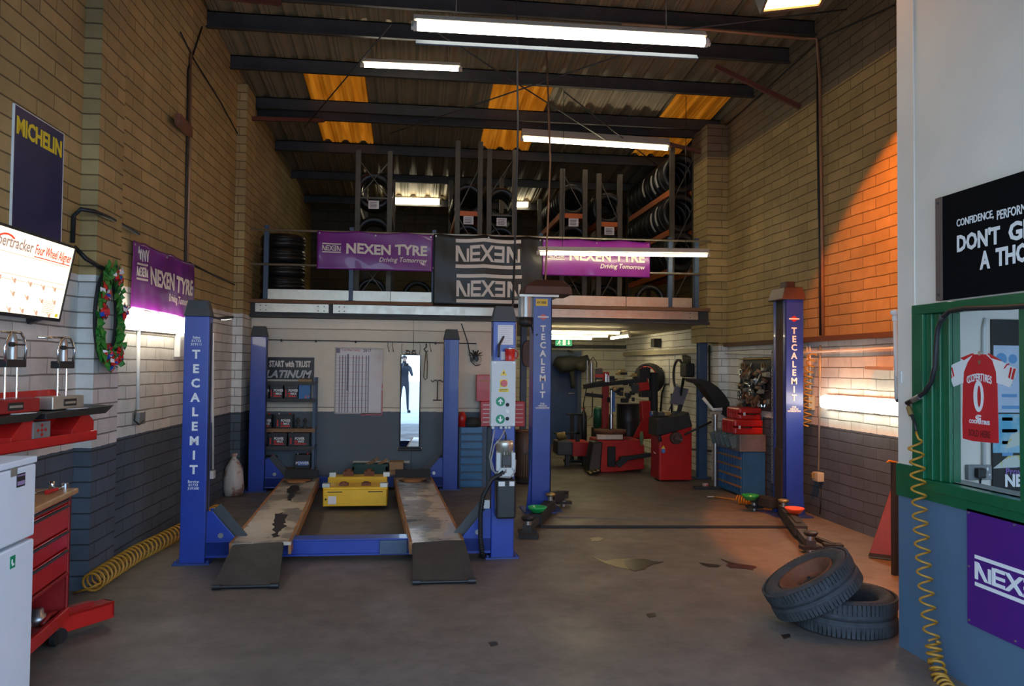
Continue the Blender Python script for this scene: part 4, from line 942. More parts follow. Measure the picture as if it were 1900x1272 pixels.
for i in range(5): put_tyre(x, 11.42, 2.46+.1+.2*i, 'black tyre lying in the stack at the left end of the mezzanine', 'stacked tyres at the left end of the mezzanine', (PI/2, 0, random.uniform(0, 6)))
# crumpled dark wrap hanging beside the left aisle
# ------------------------------------------------------------------ left foreground
def onplane(px, py, p0, n):
    d = ray(px, py); n = Vector(n); return Vector((0, 0, EYE))+d*((Vector(p0)-Vector((0, 0, EYE))).dot(n)/d.dot(n))
fx = -1.75; ff = aX(68, 845, fx); zt = ff.z
fr_ = thing('fridge_freezer', 'white upright fridge freezer at the left edge of the photo', 'fridge', (fx-.28, ff.y-.28, 0))
y0, y1 = ff.y-.55, ff.y
obj('cabinet', B().box(fx-.55, fx-.055, y0, y1, .03, zt-.004), M['fridge'], fr_, bevel=.008)
zs = aX(67, 993, fx).z
dt = obj('freezer_door', B().box(fx-.05, fx, y0, y1, zs+.008, zt-.035), M['fridge'], fr_, bevel=.008)
db = obj('fridge_door', B().box(fx-.05, fx, y0, y1, .08, zs-.008), M['fridge'], fr_, bevel=.008)
obj('worktop', B().box(fx-.56, fx+.004, y0-.004, y1+.003, zt-.03, zt), M['fridge'], fr_, bevel=.006)
b = B(); 
for x in (fx-.5, fx-.08):
    for y in (y0+.05, y1-.05): obj('foot', B().cyl((x, y, 0), (x, y, .03), .02, n=10), M['black'], fr_)
bd = aX(25, 873, fx); obj('badge', B().box(fx, fx+.003, bd.y-.03, bd.y+.03, bd.z-.025, bd.z+.012), M['galv'], dt)
bd = aX(38, 890, fx); obj('sticker', B().box(fx, fx+.002, bd.y-.035, bd.y+.04, bd.z-.03, bd.z+.03), M['black'], dt); obj('sticker_print', B().box(fx+.002, fx+.003, bd.y-.03, bd.y+.035, bd.z-.022, bd.z-.004).box(fx+.002, fx+.003, bd.y-.03, bd.y+.035, bd.z+.018, bd.z+.024), mat('violet print', (.30, .2, .36), .6, var=0), dt)
bd = aX(23, 1042, fx); obj('sticker', B().box(fx, fx+.002, bd.y-.022, bd.y+.022, bd.z-.027, bd.z+.027), M['sign_g'], db, label='small green sticker')
obj('sticker_mark', B().box(fx+.002, fx+.003, bd.y-.008, bd.y+.012, bd.z-.016, bd.z-.006).box(fx+.002, fx+.003, bd.y-.012, bd.y-.002, bd.z-.006, bd.z+.012), M['white_l'], db)
# red tool trolley
TR = Matrix.Translation((-2.0, 4.93, 0)) @ Matrix.Rotation(math.radians(4.6), 4, 'Z')   # local -Y runs along the front, -X is depth
tr = thing('tool_trolley', 'red roller tool trolley with a wooden top beside the fridge', 'tool trolley', (-2.2, 4.55, 0))
D, Wd, H0, H1 = .42, .74, .13, .865
b = B(TR).box(-D, 0, -.022, 0, H0, H1).box(-D, 0, -Wd, -Wd+.022, H0, H1).box(-D, -D+.02, -Wd, 0, H0, H1).box(-D, 0, -Wd, 0, H0, H0+.02).box(-D, 0, -Wd, 0, .395, .415).box(-D, 0, -Wd, 0, H1-.012, H1).box(-.014, 0, -.03, 0, H0, H1)
obj('body', b, M['red_d'], tr, bevel=.004)
zc = .42
for i, (h0, h1) in enumerate(((.425, .555), (.565, .665), (.675, .815), (.82, .852))):
    d_ = obj('drawer', B(TR).box(-D+.03, -.004, -Wd+.03, -.034, h0, h1), M['red'], tr, bevel=.005)
    obj('handle', B(TR).box(-.006, .010, -Wd+.04, -.05, h1-.016, h1-.004), M['steel_dark'], d_, bevel=.003)
obj('wooden_top', B(TR).box(-D-.02, .03, -Wd-.02, .03, H1, H1+.032), M['wood'], tr, bevel=.008)
obj('kick_rail', B(TR).box(-.02, .006, -Wd, 0, H0, H0+.075), M['red'], tr, bevel=.006)
for dx in (-.05, -D+.05):
    for dy in (-.06, -Wd+.06):
        c = obj('caster', B(TR).box(dx-.025, dx+.025, dy-.02, dy+.02, .09, H0), M['steel_dark'], tr)
        obj('wheel', B(TR).cyl((dx-.015, dy, .05), (dx+.015, dy, .05), .05, n=18), M['black'], c)
def tool(p, rz, L, kind, label):
    t = thing(kind, label, 'tool', p, rz); R = WM[t.name]
    if kind == 'ratchet':
        obj('handle', B(R).cyl((0, 0, .014), (L*.55, 0, .014), .013, .011, n=10), M['red'], t); obj('shank', B(R).cyl((L*.5, 0, .014), (L, 0, .016), .006, n=8), M['chrome'], t); obj('head', B(R).cyl((L, 0, 0), (L, 0, .034), .02, n=16), M['chrome'], t)
    elif kind == 'spanner':
        b = B(R).bar((0, 0, .008), (L, 0, .008), .014, .006)
        for x, s in ((0, -1), (L, 1)):
            b.lathe([(.012, .003), (.021, .003), (.021, .013), (.012, .013)], (x+s*.014, 0, 0), 14, closed=True)
        obj('spanner_bar', b, M['chrome'], t)
    else:
        obj('socket', B(R).lathe([(.009, .0), (.016, 0), (.016, L), (.009, L)], (0, 0, 0), 14, closed=True), M['chrome'], t)
    return t
tz = H1+.032
q = TR @ Vector((-.06, -.22, tz)); tool(q, 1.5, .20, 'ratchet', 'red handled ratchet lying on the wooden trolley top')
q = TR @ Vector((-.13, -.20, tz)); tool(q, 1.3, .17, 'spanner', 'chrome spanner lying on the wooden trolley top')
q = TR @ Vector((-.10, -.02, tz)); tool(q, 0, .05, 'socket', 'chrome socket standing near the front corner of the wooden trolley top')
hz = H0+.02
for i, (dx, dy, r, m, lb, nm) in enumerate(((-.12, -.13, .055, 'metal', 'round metal drum in the open bay of the red trolley, at right', 'brake_drum'), (-.16, -.30, .07, 'metal', 'round metal plate in the open bay of the red trolley, at left', 'metal_plate'))):
    q = TR @ Vector((dx, dy, hz)); o = obj(nm, B().lathe([(.0, 0), (r, 0), (r, .05), (r*.6, .06), (r*.55, .09), (0, .09)], q, 20), M[m]); tag(o, lb, 'machine part')
q = TR @ Vector((-.07, -.20, hz+.03)); o = obj('grip', B().tube([q, q+Vector((0, .08, .03)), q+Vector((.01, .16, .02))], .016, 8), M['red_d']); tag(o, 'dark red bar lying in the open bay of the red trolley', 'tool'); o.location.z = hz
# trolley jack behind the trolley
j = thing('trolley_jack', 'red trolley jack poking out on the floor behind the tool trolley', 'jack', (-2.1, 5.1, 0))
Rj = Matrix.Translation((-2.13, 4.99, 0)) @ Matrix.Rotation(.55, 4, 'Z')
Rj = frame((-2.12, 4.90, 0), (.55, .83, 0), (0, 0, 1))
obj('frame', B(Rj).box(0, .42, .045, .15, -.05, -.04).box(0, .42, .045, .15, .04, .05).box(0, .42, .13, .15, -.05, .05).box(.40, .42, .06, .15, -.05, .05), M['red'], j, bevel=.006)
obj('lifting_arm', B(Rj).box(.04, .30, .15, .175, -.02, .02), M['red_d'], j)
for x in (.05,):
    for z in (-.065, .065): obj('wheel', B(Rj).cyl((x, .045, z-.012), (x, .045, z+.012), .045, n=16), M['black'], j)
# coiled yellow air hose along the left wall
def coil(b, path, R, r, turns, n=8, seg=14, taper=None):
    path = [Vector(p) for p in path]; Ls = [0]
    for a, c in zip(path, path[1:]): Ls.append(Ls[-1]+(c-a).length)
    def at(s):
        for i in range(len(path)-1):
            if s <= Ls[i+1] or i == len(path)-2: return path[i].lerp(path[i+1], (s-Ls[i])/max(1e-6, Ls[i+1]-Ls[i])), (path[i+1]-path[i]).normalized()
    pts = []; N = int(turns*seg)
    for k in range(N+1):
        s = Ls[-1]*k/N; c, t = at(s); u = Vector((0, 0, 1)) if abs(t.z) < .85 else Vector((1, 0, 0)); a = t.cross(u).normalized(); bb = a.cross(t); q = 2*PI*k/seg
        RR = R if taper is None else R*taper(k/N)
        pts.append(c+a*RR*math.cos(q)+bb*RR*math.sin(q))
    return b.tube(pts, r, n), pts
zc = .078
path = [aZ(168, 1082, zc), aZ(200, 1060, zc), aZ(250, 1028, zc), aZ(300, 1003, zc), aZ(345, 980, zc), aZ(405, 946, zc)]
ho = thing('air_hose', 'coiled ochre air hose lying along the foot of the left wall', 'hose', path[2]*1.0-Vector((0, 0, zc)))
b, pts = coil(B(), path, .066, .009, 38); obj('coil', b, M['hose_y'], ho)
obj('hose_tail', B().tube([pts[0], pts[0]+Vector((-.05, -.04, -.02)), aZ(136, 1100, .012)], .009, 8), M['hose_y'], ho)
o = obj('red_bottle', B().lathe([(0, 0), (.05, 0), (.055, .02), (.05, .20), (.02, .25), (.02, .29), (0, .29)], (0, 0, 0), 18), M['rust']); o.rotation_euler = (PI/2, 0, -1.2); o.location = aZ(312, 982, 0)+Vector((-.03, .05, .056)); tag(o, 'rust red canister lying on the floor against the left wall behind the hose', 'canister')
# red wheel alignment rack and its two gauges
zr_ = 1.135
e1 = aX(180, 809, -2.06); e1 = aZ(180, 809, e1.z); e0 = aZ(-70, 849, e1.z); zl = e1.z
U = (e1-e0); U.z = 0; Lr = U.length; U.normalize(); Nn = U.cross(Vector((0, 0, 1)))          # Nn points into the room
RF = frame(e0, U, (0, 0, 1))                                    # x along the lip, y up, z out of the lip into the room
def rk(px, py, back=0.0): p = onplane(px, py, e0-Nn*back, Nn); v = RF.inverted() @ p; return v.x, v.y
rt = thing('gauge_rack', 'red wall rack holding wheel alignment gauges above the fridge', 'rack', e0+U*Lr/2)
obj('tray', B(RF).box(0, Lr, -.02, .042, -.012, 0).box(0, Lr, -.02, -.008, -.19, 0), M['red'], rt, bevel=.003)
xb, yb_ = rk(112, 750, .18); x2, y2 = rk(98, 722, .18)
M['red_panel'] = M['red']
obj('back_panel', B(RF).prism([(0, -.02), (xb+.10, -.02), (xb+.10, yb_), (x2, y2), (0, y2-.01)], -.19, -.175), M['red'], rt)
for px in (36, 144):
    xx, yy = rk(px, 790, .08); obj('support', B(RF).prism([(xx-.14, 0), (xx+.10, 0), (xx+.10, .10), (xx+.04, .15), (xx-.04, .15), (xx-.14, .06)], -.17, -.03), M['red'], rt, bevel=.003)
obj('wall_bracket', B().bar(e0+U*Lr*.75-Nn*.18, Vector((XL(5.3), (e0+U*Lr*.75).y, zl+.05)), .06, .05).bar(e0+U*Lr*.3-Nn*.18, Vector((XL(4.8), (e0+U*Lr*.3).y, zl+.05)), .06, .05), M['red_d'], rt)
xx, yy = rk(74, 815, .03); cbx = obj('control_unit', B(RF).box(xx-.075, xx+.085, 0.0, .135, -.165, -.02), mat('grey control unit', (.18, .17, .16), .5), rt, bevel=.006)
b = B(RF)
for dx, dy in ((0, .028), (-.035, 0), (.035, 0), (0, -.026), (0, 0)): b.prism([(xx+dx-.014, .085+dy), (xx+dx, .074+dy), (xx+dx+.014, .085+dy), (xx+dx, .096+dy)], -.021, -.018)
obj('keypad', b, M['red'], cbx)
xx, yy = rk(5, 748, .18); obj('maker_plate', B(RF).box(xx-.10, xx+.10, yy-.025, yy+.03, -.175, -.17), M['paper'], rt); obj('plate_print', B(RF).text('tracker', .045, xx, yy-.012, -.17, .002, .03, 'CENTER'), M['black'], rt)
def gauge(label, wing, box, postx, headz, arch_top, boxm):
    (wx0, wx1) = wing; t = thing('alignment_gauge', label, 'gauge', RF @ Vector(((wx0+wx1)/2, .12, -.10)), 0, 'wheel alignment gauges')
    zw = wing_y
    b = B(RF); b.prism([(wx0, zw+.0), (wx1-.10, zw+.0), (wx1, zw+.05), (wx0, zw+.035)], -.16, .02)
    obj('wing_plate', b, M['black'], t, bevel=.003)
    obj('housing', B(RF).box(box[0], box[1], box[2], box[3], -.17, -.05), M[boxm], t, bevel=.006)
    bx_, by_ = (box[0]+box[1])/2, (box[2]+box[3])/2
    b = B(RF).box(bx_-.055, bx_+.075, by_-.022, by_+.022, -.05, -.047); pl_ = obj('name_plate', b, M['black'], t)
    obj('name_print', B(RF).text('Trackace', .03, bx_+.01, by_-.010, -.047, .001, .02, 'CENTER') if False else B(RF).box(bx_-.045, bx_+.065, by_-.008, by_+.006, -.047, -.046), M['galv'], pl_)
    obj('info_sticker', B(RF).box(bx_-.06, bx_+.09, zw+.045, zw+.048, -.03, .02), M['paper'], t)
    for px_ in postx: obj('post', B(RF).cyl((px_, box[3]-.05, -.12), (px_, headz, -.12), .007, n=10), M['chrome'], t)
    x0, x1 = postx[0]-.02, postx[1]+.03
    obj('head_block', B(RF).box(x0-.01, x1+.01, headz, headz+.045, -.15, -.09), M['black'], t, bevel=.004)
    b = B(RF); xm = (x0+x1)/2; w_ = (x1-x0)/2+.005
    pts = [(xm-w_, headz+.03), (xm-w_-.015, headz+.11), (xm-w_*.8, arch_top-.03), (xm-w_*.5, arch_top), (xm+w_*.5, arch_top), (xm+w_*.85, arch_top-.03), (xm+w_+.01, headz+.11), (xm+w_, headz+.03)]
    b.tube([(x, y, -.10) for x, y in pts], .008, 8); b.tube([(xm-w_*.5, arch_top, -.10), (xm-w_-.12, arch_top-.005, -.16)], .007, 8)
    obj('arch', b, M['chrome'], t)
    b = B(RF); b.cyl((xm, headz+.045, -.12), (xm, headz+.13, -.12), .027, n=18); b.ball((xm, headz+.13, -.12), (.027, .075, .027), 16, 8); obj('lens', b, M['metal'], t)
    obj('clamp', B(RF).box(xm-.05, xm+.045, headz+.125, headz+.135, -.10, -.075).cyl((xm-.06, headz+.13, -.09), (xm-.035, headz+.13, -.09), .014, n=10), M['black'], t)
wing_y = rk(75, 800, .03)[1]-.012
wing_y = .148
bk = lambda px, py: rk(px, py, .06)
b0, b1 = bk(95, 770), bk(153, 749)
gauge('right-hand alignment gauge with a silver housing on the red rack', (bk(60, 790)[0], bk(190, 770)[0]), (b0[0], b1[0], wing_y+.045, wing_y+.125), (rk(107, 700, .12)[0], rk(123, 700, .12)[0]), rk(110, 683, .12)[1], rk(110, 626, .12)[1], 'galv')
b0, b1 = bk(-30, 785), bk(71, 760)
gauge('left-hand alignment gauge with a dark red housing on the red rack', (bk(-40, 805)[0], bk(56, 790)[0]), (b0[0], b1[0], wing_y+.045, wing_y+.125), (rk(9, 700, .12)[0], rk(31, 700, .12)[0]), rk(20, 681, .12)[1], rk(20, 616, .12)[1], 'red_d')

# pipes, conduit and cables of the left wall
def wtube(name, label, cat, pts, r, m, n=8): return tag(obj(name, B().tube(pts, r, n), M[m]), label, cat)
L_ = lambda px, py, o=.02: lf(px, py, o)
wtube('wall_pipe', 'tall brown pipe climbing the left wall behind the front lift post', 'pipe', [L_(345, 570), L_(352, 300), L_(354, 100)], .016, 'pipe_c')
wtube('wall_cable', 'black cable clipped beside the tall brown pipe on the left wall', 'cable', [L_(352, 590, .014), L_(343, 500, .014), L_(346, 300, .014), L_(349, 130, .014), L_(375, 50, .016)], .009, 'cable')
wtube('wall_cable', 'black cable running down the left wall to the mezzanine', 'cable', [L_(352, 487, .012), L_(400, 512, .014), L_(440, 530, .014), L_(468, 545, .1)], .009, 'cable')
wtube('roof_cable', 'black cable slung under the left eave', 'cable', [L_(335, 60, .012), L_(360, 110, .012), L_(410, 190, .012), L_(450, 265, .012)], .008, 'cable')
o = obj('bracket', B().bar(L_(330, 220, .10), L_(352, 245, .03), .06, .10), M['rust']); tag(o, 'rusty timber bracket on the tall brown pipe', 'bracket')
wtube('wall_pipe', 'black pipe bracketed along the left pilaster above the purple banner', 'pipe', [aX(135, 450, -2.42), aX(137, 400, -2.42), aX(150, 388, -2.36), aX(175, 392, -2.29), aX(203, 404, -2.29), L_(222, 414, .05), L_(257, 434, .05)], .016, 'cable')
wtube('wall_cable', 'black cable sagging across the left pilaster above the wreath', 'cable', [aX(138, 458, -2.38), aX(160, 480, -2.29), aX(185, 495, -2.29), aX(204, 502, -2.29), L_(214, 504, .07)], .016, 'cable')
ct = thing('socket_outlet', 'grey switch box under a white conduit on the left wall', 'socket', L_(258, 775, 0))
p = L_(258, 775, .03); obj('box', B().cbox(p, (.06, .16, .11)), mat('grey box', (.18, .18, .18), .5), ct, bevel=.008); obj('conduit', B().tube([L_(256, 760, .015), L_(257, 610, .015)], .016, 8), M['pipe_w'], ct)
obj('cable_loop', B().tube([L_(252, 760, .05), L_(249, 780, .06), L_(258, 787, .07), L_(266, 780, .06)], .008, 6), M['cable'], ct)
p = L_(394, 880, .02); ct = thing('socket_outlet', 'small white socket low on the left wall behind the front lift post', 'socket', p)
obj('box', B().cbox(p, (.05, .10, .09)), M['pipe_w'], ct, bevel=.006); obj('conduit', B().tube([L_(395, 870, .015), L_(395, 618, .015)], .013, 8), M['pipe_w'], ct)
wl_ = thing('work_light', 'slim black work light glowing on the left wall above the lift', 'lamp', L_(405, 590, .05))
obj('arm', B().tube([L_(385, 588, .02), L_(400, 589, .08), L_(412, 592, .16)], .012, 8), M['black'], wl_); hp = L_(420, 590, .19)
obj('head', B().bar(hp-Vector((.02, .12, .01)), hp+Vector((.02, .12, .02)), .07, .03), M['black'], wl_); obj('light_strip', B().bar(hp+Vector((-.01, -.10, -.024)), hp+Vector((.02, .10, .004)), .045, .006), em('work light glow', (1, .95, .8), 9), wl_)
o = obj('junction_box', B().cbox(L_(333, 640, .03), (.06, .16, .24)), M['pipe_w'], bevel=.006); tag(o, 'white junction box on the left wall beside the front lift post', 'junction box')
o = obj('wall_calendar', B().bar(L_(388, 660, .006), L_(390, 785, .006), .003, .22, up=(0, 1, 0)), M['paper']); tag(o, 'narrow paper calendar hanging on the left wall behind the front lift post', 'calendar')
# crumpled white sack in the corner
sk = B(); rng = random.Random(9); c = aZ(450, 902, 0); c.y = min(c.y, 10.1); c.x += .05
prof = [(.02, 0), (.13, .01), (.155, .10), (.15, .22), (.125, .34), (.07, .43), (.03, .47), (.05, .52)]
n = 18; vs = []
for r, h in prof:
    for i in range(n): q = 2*PI*i/n; rr = r*(1+rng.uniform(-.13, .13)); vs.append((c.x+rr*math.cos(q)*.8, c.y+rr*math.sin(q)*.8, h+rng.uniform(-.01, .01)*(h > .02)))
fs = [(j*n+i, j*n+(i+1) % n, (j+1)*n+(i+1) % n, (j+1)*n+i) for j in range(len(prof)-1) for i in range(n)]+[tuple(range(n))[::-1], tuple(range((len(prof)-1)*n, len(prof)*n))]
sk.add(vs, fs, True); M['sack'] = mat('white plastic sack', (.50, .46, .43), .4, col2=(.30, .14, .11), thr=(.52, .60), scale=7)
tag(obj('plastic_sack', sk, M['sack']), 'crumpled white plastic sack standing in the back left corner', 'sack')

# ------------------------------------------------------------------ back wall
YW = 10.9
def aw(px, py, off=0.0): return aY(px, py, YW-off)
xs0, xs1 = aw(462, 780, .3).x, aw(584, 780, .3).x
su = thing('shelving_unit', 'slate steel shelving with car batteries against the back wall', 'shelves', ((xs0+xs1)/2, 10.72, 0))
for x in (xs0, xs1-.035):
    for y in (10.66, 10.87): obj('upright', B().box(x, x+.035, y-.02, y+.02, 0, aw(580, 700, .3).z), M['col_blue'], su)
shz = [aw(540, y, .35).z for y in (708, 740, 796, 829, 872)]
for i, z in enumerate(shz):
    s = obj('shelf', B().box(xs0, xs1, 10.64, 10.89, z-.015, z), M['board'] if i in (2, 4) else M['col_blue'], su)
    obj('shelf_lip', B().box(xs0, xs1, 10.635, 10.645, z-.045, z+.002), M['board'] if i == 2 else M['steel_dark'], s)
M['batt'] = mat('battery black', (.016, .016, .018), .4, var=.1); M['batt_red'] = mat('battery label red', (.55, .02, .02), .5, var=0)
def battery(px0, px1, z, h, label, blue=False, y0=10.66, d=.17):
    x0, x1 = aY(px0, 750, y0).x, aY(px1, 750, y0).x; t = thing('car_battery', label, 'battery', ((x0+x1)/2, y0+d/2, z), 0, 'car batteries on the shelves')
    w_ = x1-x0; bd = obj('case', B().box(x0, x1, y0, y0+d, z, z+h), M['batt'], t, bevel=.006)
    obj('lid', B().box(x0-.004, x1+.004, y0-.004, y0+d, z+h-.03, z+h-.012), M['black'], t)
    for fx_, m in ((.16, 'metal'), (.82, 'batt_red')): obj('terminal', B().cyl((x0+w_*fx_, y0+.04, z+h-.004), (x0+w_*fx_, y0+.04, z+h+.02), .014, n=10), M[m], t)
    if blue:
        obj('label', B().box(x0+w_*.2, x1-w_*.12, y0-.003, y0, z+h*.25, z+h*.55), mat('battery label blue', (.05, .16, .5), .5, var=0), t)
        obj('label_print', B().text('POWER', .045, (x0+x1)/2, 0, 0, .001, .02, 'CENTER') if False else B(frame((0, y0-.003, 0), (1,0,0), (0,0,1))).text('POWER', .05, (x0+x1)/2, z+h*.33, 0, .001, .02, 'CENTER'), M['white_l'], t)
    else:
        obj('label', B().box(x0+w_*.08, x0+w_*.16, y0-.003, y0, z+h*.15, z+h*.62).box(x0+w_*.30, x1-w_*.14, y0-.003, y0, z+h*.12, z+h*.22).box(x0+w_*.3, x0+w_*.45, y0-.003, y0, z+h*.28, z+h*.42), M['batt_red'], t)
        b = B(frame((0, y0-.003, 0), (1,0,0), (0,0,1))); b.text('POWER', .05, x0+w_*.32, z+h*.48, 0, .001, .03, 'LEFT', .7); b.text('MAX', .045, x0+w_*.47, z+h*.27, 0, .001, .03, 'LEFT', .8); obj('label_print', b, M['white_l'], t)
z = shz[1]; battery(500, 524, z, .19, 'black battery with red label, left on the top battery shelf'); battery(527, 552, z, .19, 'black battery with red label beside the blue box on the top battery shelf')
battery(474, 498, z, .19, 'black battery half hidden behind the rear lift post on the top battery shelf')
z = shz[2]; battery(512, 543, z, .185, 'black battery alone with stands on the middle shelf'); battery(478, 504, z, .185, 'black battery on the middle shelf cut off by the rear lift post')
z = shz[3]; battery(499, 533, z, .175, 'wide black battery with red label, left on the lower battery shelf'); battery(536, 575, z, .175, 'wide black battery with red label, right on the lower battery shelf')
z = shz[4]; battery(549, 577, z, .19, 'battery with a blue and white label on the bottom shelf', True); battery(482, 512, z, .17, 'plain black battery on the bottom shelf beside the rear lift post', True)
o = obj('box', B().box(aY(554, 720, 10.66).x, aY(575, 720, 10.66).x, 10.67, 10.82, shz[1], shz[1]+.21), mat('blue carton', (.04, .16, .42), .5, col2=(.5, .12, .08), thr=(.6, .64), scale=9), bevel=.004); tag(o, 'blue carton at the right end of the top battery shelf', 'box')
o = obj('cardboard_flap', B().box(aY(553, 720, 10.66).x, aY(578, 720, 10.66).x, 10.67, 10.85, shz[0], shz[0]+.03), mat('cardboard', (.36, .21, .10), .8)); tag(o, 'flat cardboard piece on top of the battery shelving', 'cardboard')
for i, px in enumerate((553, 566)):
    x = aY(px, 780, 10.72).x; o = obj('terminal_stand', B().lathe([(0, 0), (.04, 0), (.04, .015), (.015, .03), (.012, .08), (.03, .09), (.025, .11), (.008, .14), (0, .14)], (x, 10.72, shz[2]), 14), M['steel_dark']); tag(o, ('dark turned stand beside the battery on the middle shelf', 'dark turned stand at the right end of the middle shelf')[i], 'part')
# sign over the shelving
p = aw(478, 703, .02); q = aw(583, 663, .02); tb = thing('shop_sign', 'black START with TRUST sign above the battery shelving', 'sign', p)
obj('board', B().box(p.x, q.x, YW-.02, YW, p.z, q.z), M['black'], tb)
fm = frame((p.x, YW-.021, p.z), (1, 0, 0), (0, 0, 1)); W_, H_ = q.x-p.x, q.z-p.z
obj('lettering', B(fm).text("START with TRUST", .1, W_*.20, H_*.57, 0, .002, .045, 'LEFT', fit=W_*.74, fith=H_*.30).text("'s", .1, W_*.11, H_*.57, 0, .002, .04, 'LEFT', fit=W_*.06, fith=H_*.28), M['cream'], tb)
obj('graphic_lettering', B(fm).text('PLATINUM', .1, W_*.04, H_*.08, 0, .002, .035, 'LEFT', shear=.3, fit=W_*.92, fith=H_*.36), mat('silver print', (.45, .46, .47), .4, var=.6, scale=25), tb)
# wall planner
p = aw(620, 768, .006); q = aw(711, 645, .006); pw_, ph_ = q.x-p.x, q.z-p.z
pt = thing('wall_planner', 'curling year planner poster on the back wall', 'poster', p); fm = frame((p.x, YW-.006, p.z), (1, 0, 0), (0, 0, 1))
b = B(fm); nx, ny = 20, 24; vs = []
for j in range(ny+1):
    for i in range(nx+1):
        x, y = i/nx, j/ny; k = max(0, (x-.72)/.28)*max(0, (y-.1)/.9); vs.append((x*pw_, y*ph_-.01*k, .003+.05*k*k+.012*k*math.sin(y*22)))
b.add(vs, [(j*(nx+1)+i, j*(nx+1)+i+1, (j+1)*(nx+1)+i+1, (j+1)*(nx+1)+i) for j in range(ny) for i in range(nx)], True)
M['planner'] = mat('planner paper', (.62, .58, .58), .35, var=.04); so = obj('sheet', b, M['planner'], pt); md = so.modifiers.new('t', 'SOLIDIFY'); md.thickness = .0015
b = B(fm)
for x in (.09, .15, .21, .27, .37, .43, .49, .56, .64, .69): b.box(x*pw_, x*pw_+.012, .03*ph_, .88*ph_, .0045, .0055)
b.box(.25*pw_, .27*pw_+.012, .35*ph_, .9*ph_, .0045, .0056); b.box(0.02*pw_, .10*pw_, .915*ph_, .985*ph_, .0045, .0056)
obj('column_rules', b, mat('planner violet ink', (.16, .15, .20), .6, var=0), pt)
b = B(fm)
for i in range(15): b.box(.03*pw_, (.30 if i % 2 else .70)*pw_, (.10+.053*i)*ph_, (.104+.053*i)*ph_, .0045, .0055)
b.text('Trust Wheel Tracking', .045, .13*pw_, .945*ph_, .0045, .001, .01, 'LEFT', .62); obj('red_rules', b, mat('planner red ink', (.45, .10, .10), .6, var=0), pt)
obj('year_print', B(fm).text('2017', .055, .58*pw_, .935*ph_, .0046, .001, .015), M['black'], pt)
obj('red_border', B(fm).box(.55*pw_, 1.0*pw_, -.012, .012, .002, .0045).box(.985*pw_, 1.005*pw_, 0, .45*ph_, .01, .012), M['red'], pt)
# mirror
p = aw(742, 828, .02); q = aw(780, 659, .02); mw, mh = q.x-p.x, q.z-p.z
mi = thing('wall_mirror', 'tall narrow mirror in a thin scrolled frame on the back wall', 'mirror', p)
tl = math.radians(-.33); fm = frame((p.x, YW-.03, p.z), (math.cos(.0), 0, 0), (0, math.sin(tl), math.cos(tl))); 
M['mirror'] = mat('mirror glass', (.92, .93, .93), .005, 1.0, var=0); M['iron'] = mat('dark bronze wire', (.07, .055, .045), .5, .5)
obj('mirror_glass', B(fm).box(0, mw, 0, mh, -.006, 0), M['mirror'], mi)
b = B(fm).tube([(0, 0, 0), (mw, 0, 0), (mw, mh, 0), (0, mh, 0)], .007, 6, True); b.tube([(-.03, -.02, .01), (mw+.03, -.02, .01)], .008, 8); b.tube([(-.03, -.05, .01), (mw+.03, -.05, .01)], .006, 8)
obj('mirror_frame', b, M['iron'], mi)
for s in (-1, 1):
    b = B(fm); b.tube([(mw/2+s*(.015+.055*(1-t)*math.sin(t*9))+s*.05*t, mh+.02+.05*t+.05*(1-t)*math.cos(t*9)*.8, 0) for t in [i/24 for i in range(25)]], .005, 6); b.tube([(mw/2, mh+.005, 0), (mw/2+s*.04, mh+.03, 0), (mw/2+s*.10, mh, 0)], .005, 6); obj('scroll', b, M['iron'], mi)
    obj('finial', B(fm).ball((mw/2+s*(mw/2+.03), -.02, .01), .014, 10, 6), M['chrome'], mi); obj('hanger', B(fm).tube([(mw/2+s*mw*.45, mh, 0), (mw/2+s*mw*.48, mh+.10, .0), (mw/2+s*mw*.46, mh+.16, .01)], .003, 5), M['iron'], mi)
# hook rail with hooks and the things on it
r0, r1, r2 = aw(432, 629, .03), aw(620, 632, .03), aw(884, 637, .03)
hr = thing('hook_rail', 'thin wire rail with hooks along the top of the back wall', 'rail', r1)
obj('wire', B().tube([r0, r1, r2], .008, 6), M['steel_dark'], hr)
for px in (522, 586, 660, 808): pp = aw(px, 630+(px-432)*.018, .03); obj('clip', B().box(pp.x-.01, pp.x+.01, YW-.04, YW, pp.z-.015, pp.z+.02), M['steel_dark'], hr)
for px in (720, 728, 798):
    a = aw(px, 634, .04); obj('hook', B().tube([a, a-Vector((0, 0, .06)), a-Vector((-.012, .0, .11)), a-Vector((-.02, .03, .135)), a-Vector((-.01, .05, .12))], .004, 6), M['steel_dark'], hr)
c = thing('hoist_chain', 'rope sling with a steel hook hanging right of the mirror', 'sling', aw(791, 640, .04))
a = aw(791, 637, .04); obj('hook', B().tube([a, a-Vector((0, 0, .05)), a-Vector((.03, 0, .08)), a-Vector((.0, 0, .12)), a-Vector((-.02, 0, .10))], .009, 8), M['steel_dark'], c)
obj('rope', B().tube([a-Vector((-.005, 0, .12)), a-Vector((-.02, 0, .3)), a-Vector((-.015, 0, .48)), a-Vector((.01, 0, .50)), a-Vector((.03, 0, .46)), a-Vector((.02, 0, .3)), a-Vector((.005, 0, .12))], .007, 8, True), mat('old rope', (.20, .15, .09), .8), c)
a = aw(812, 705, .03); c = thing('wheel_brace', 'long T-shaped tool hanging on the back wall right of the mirror', 'tool', a)
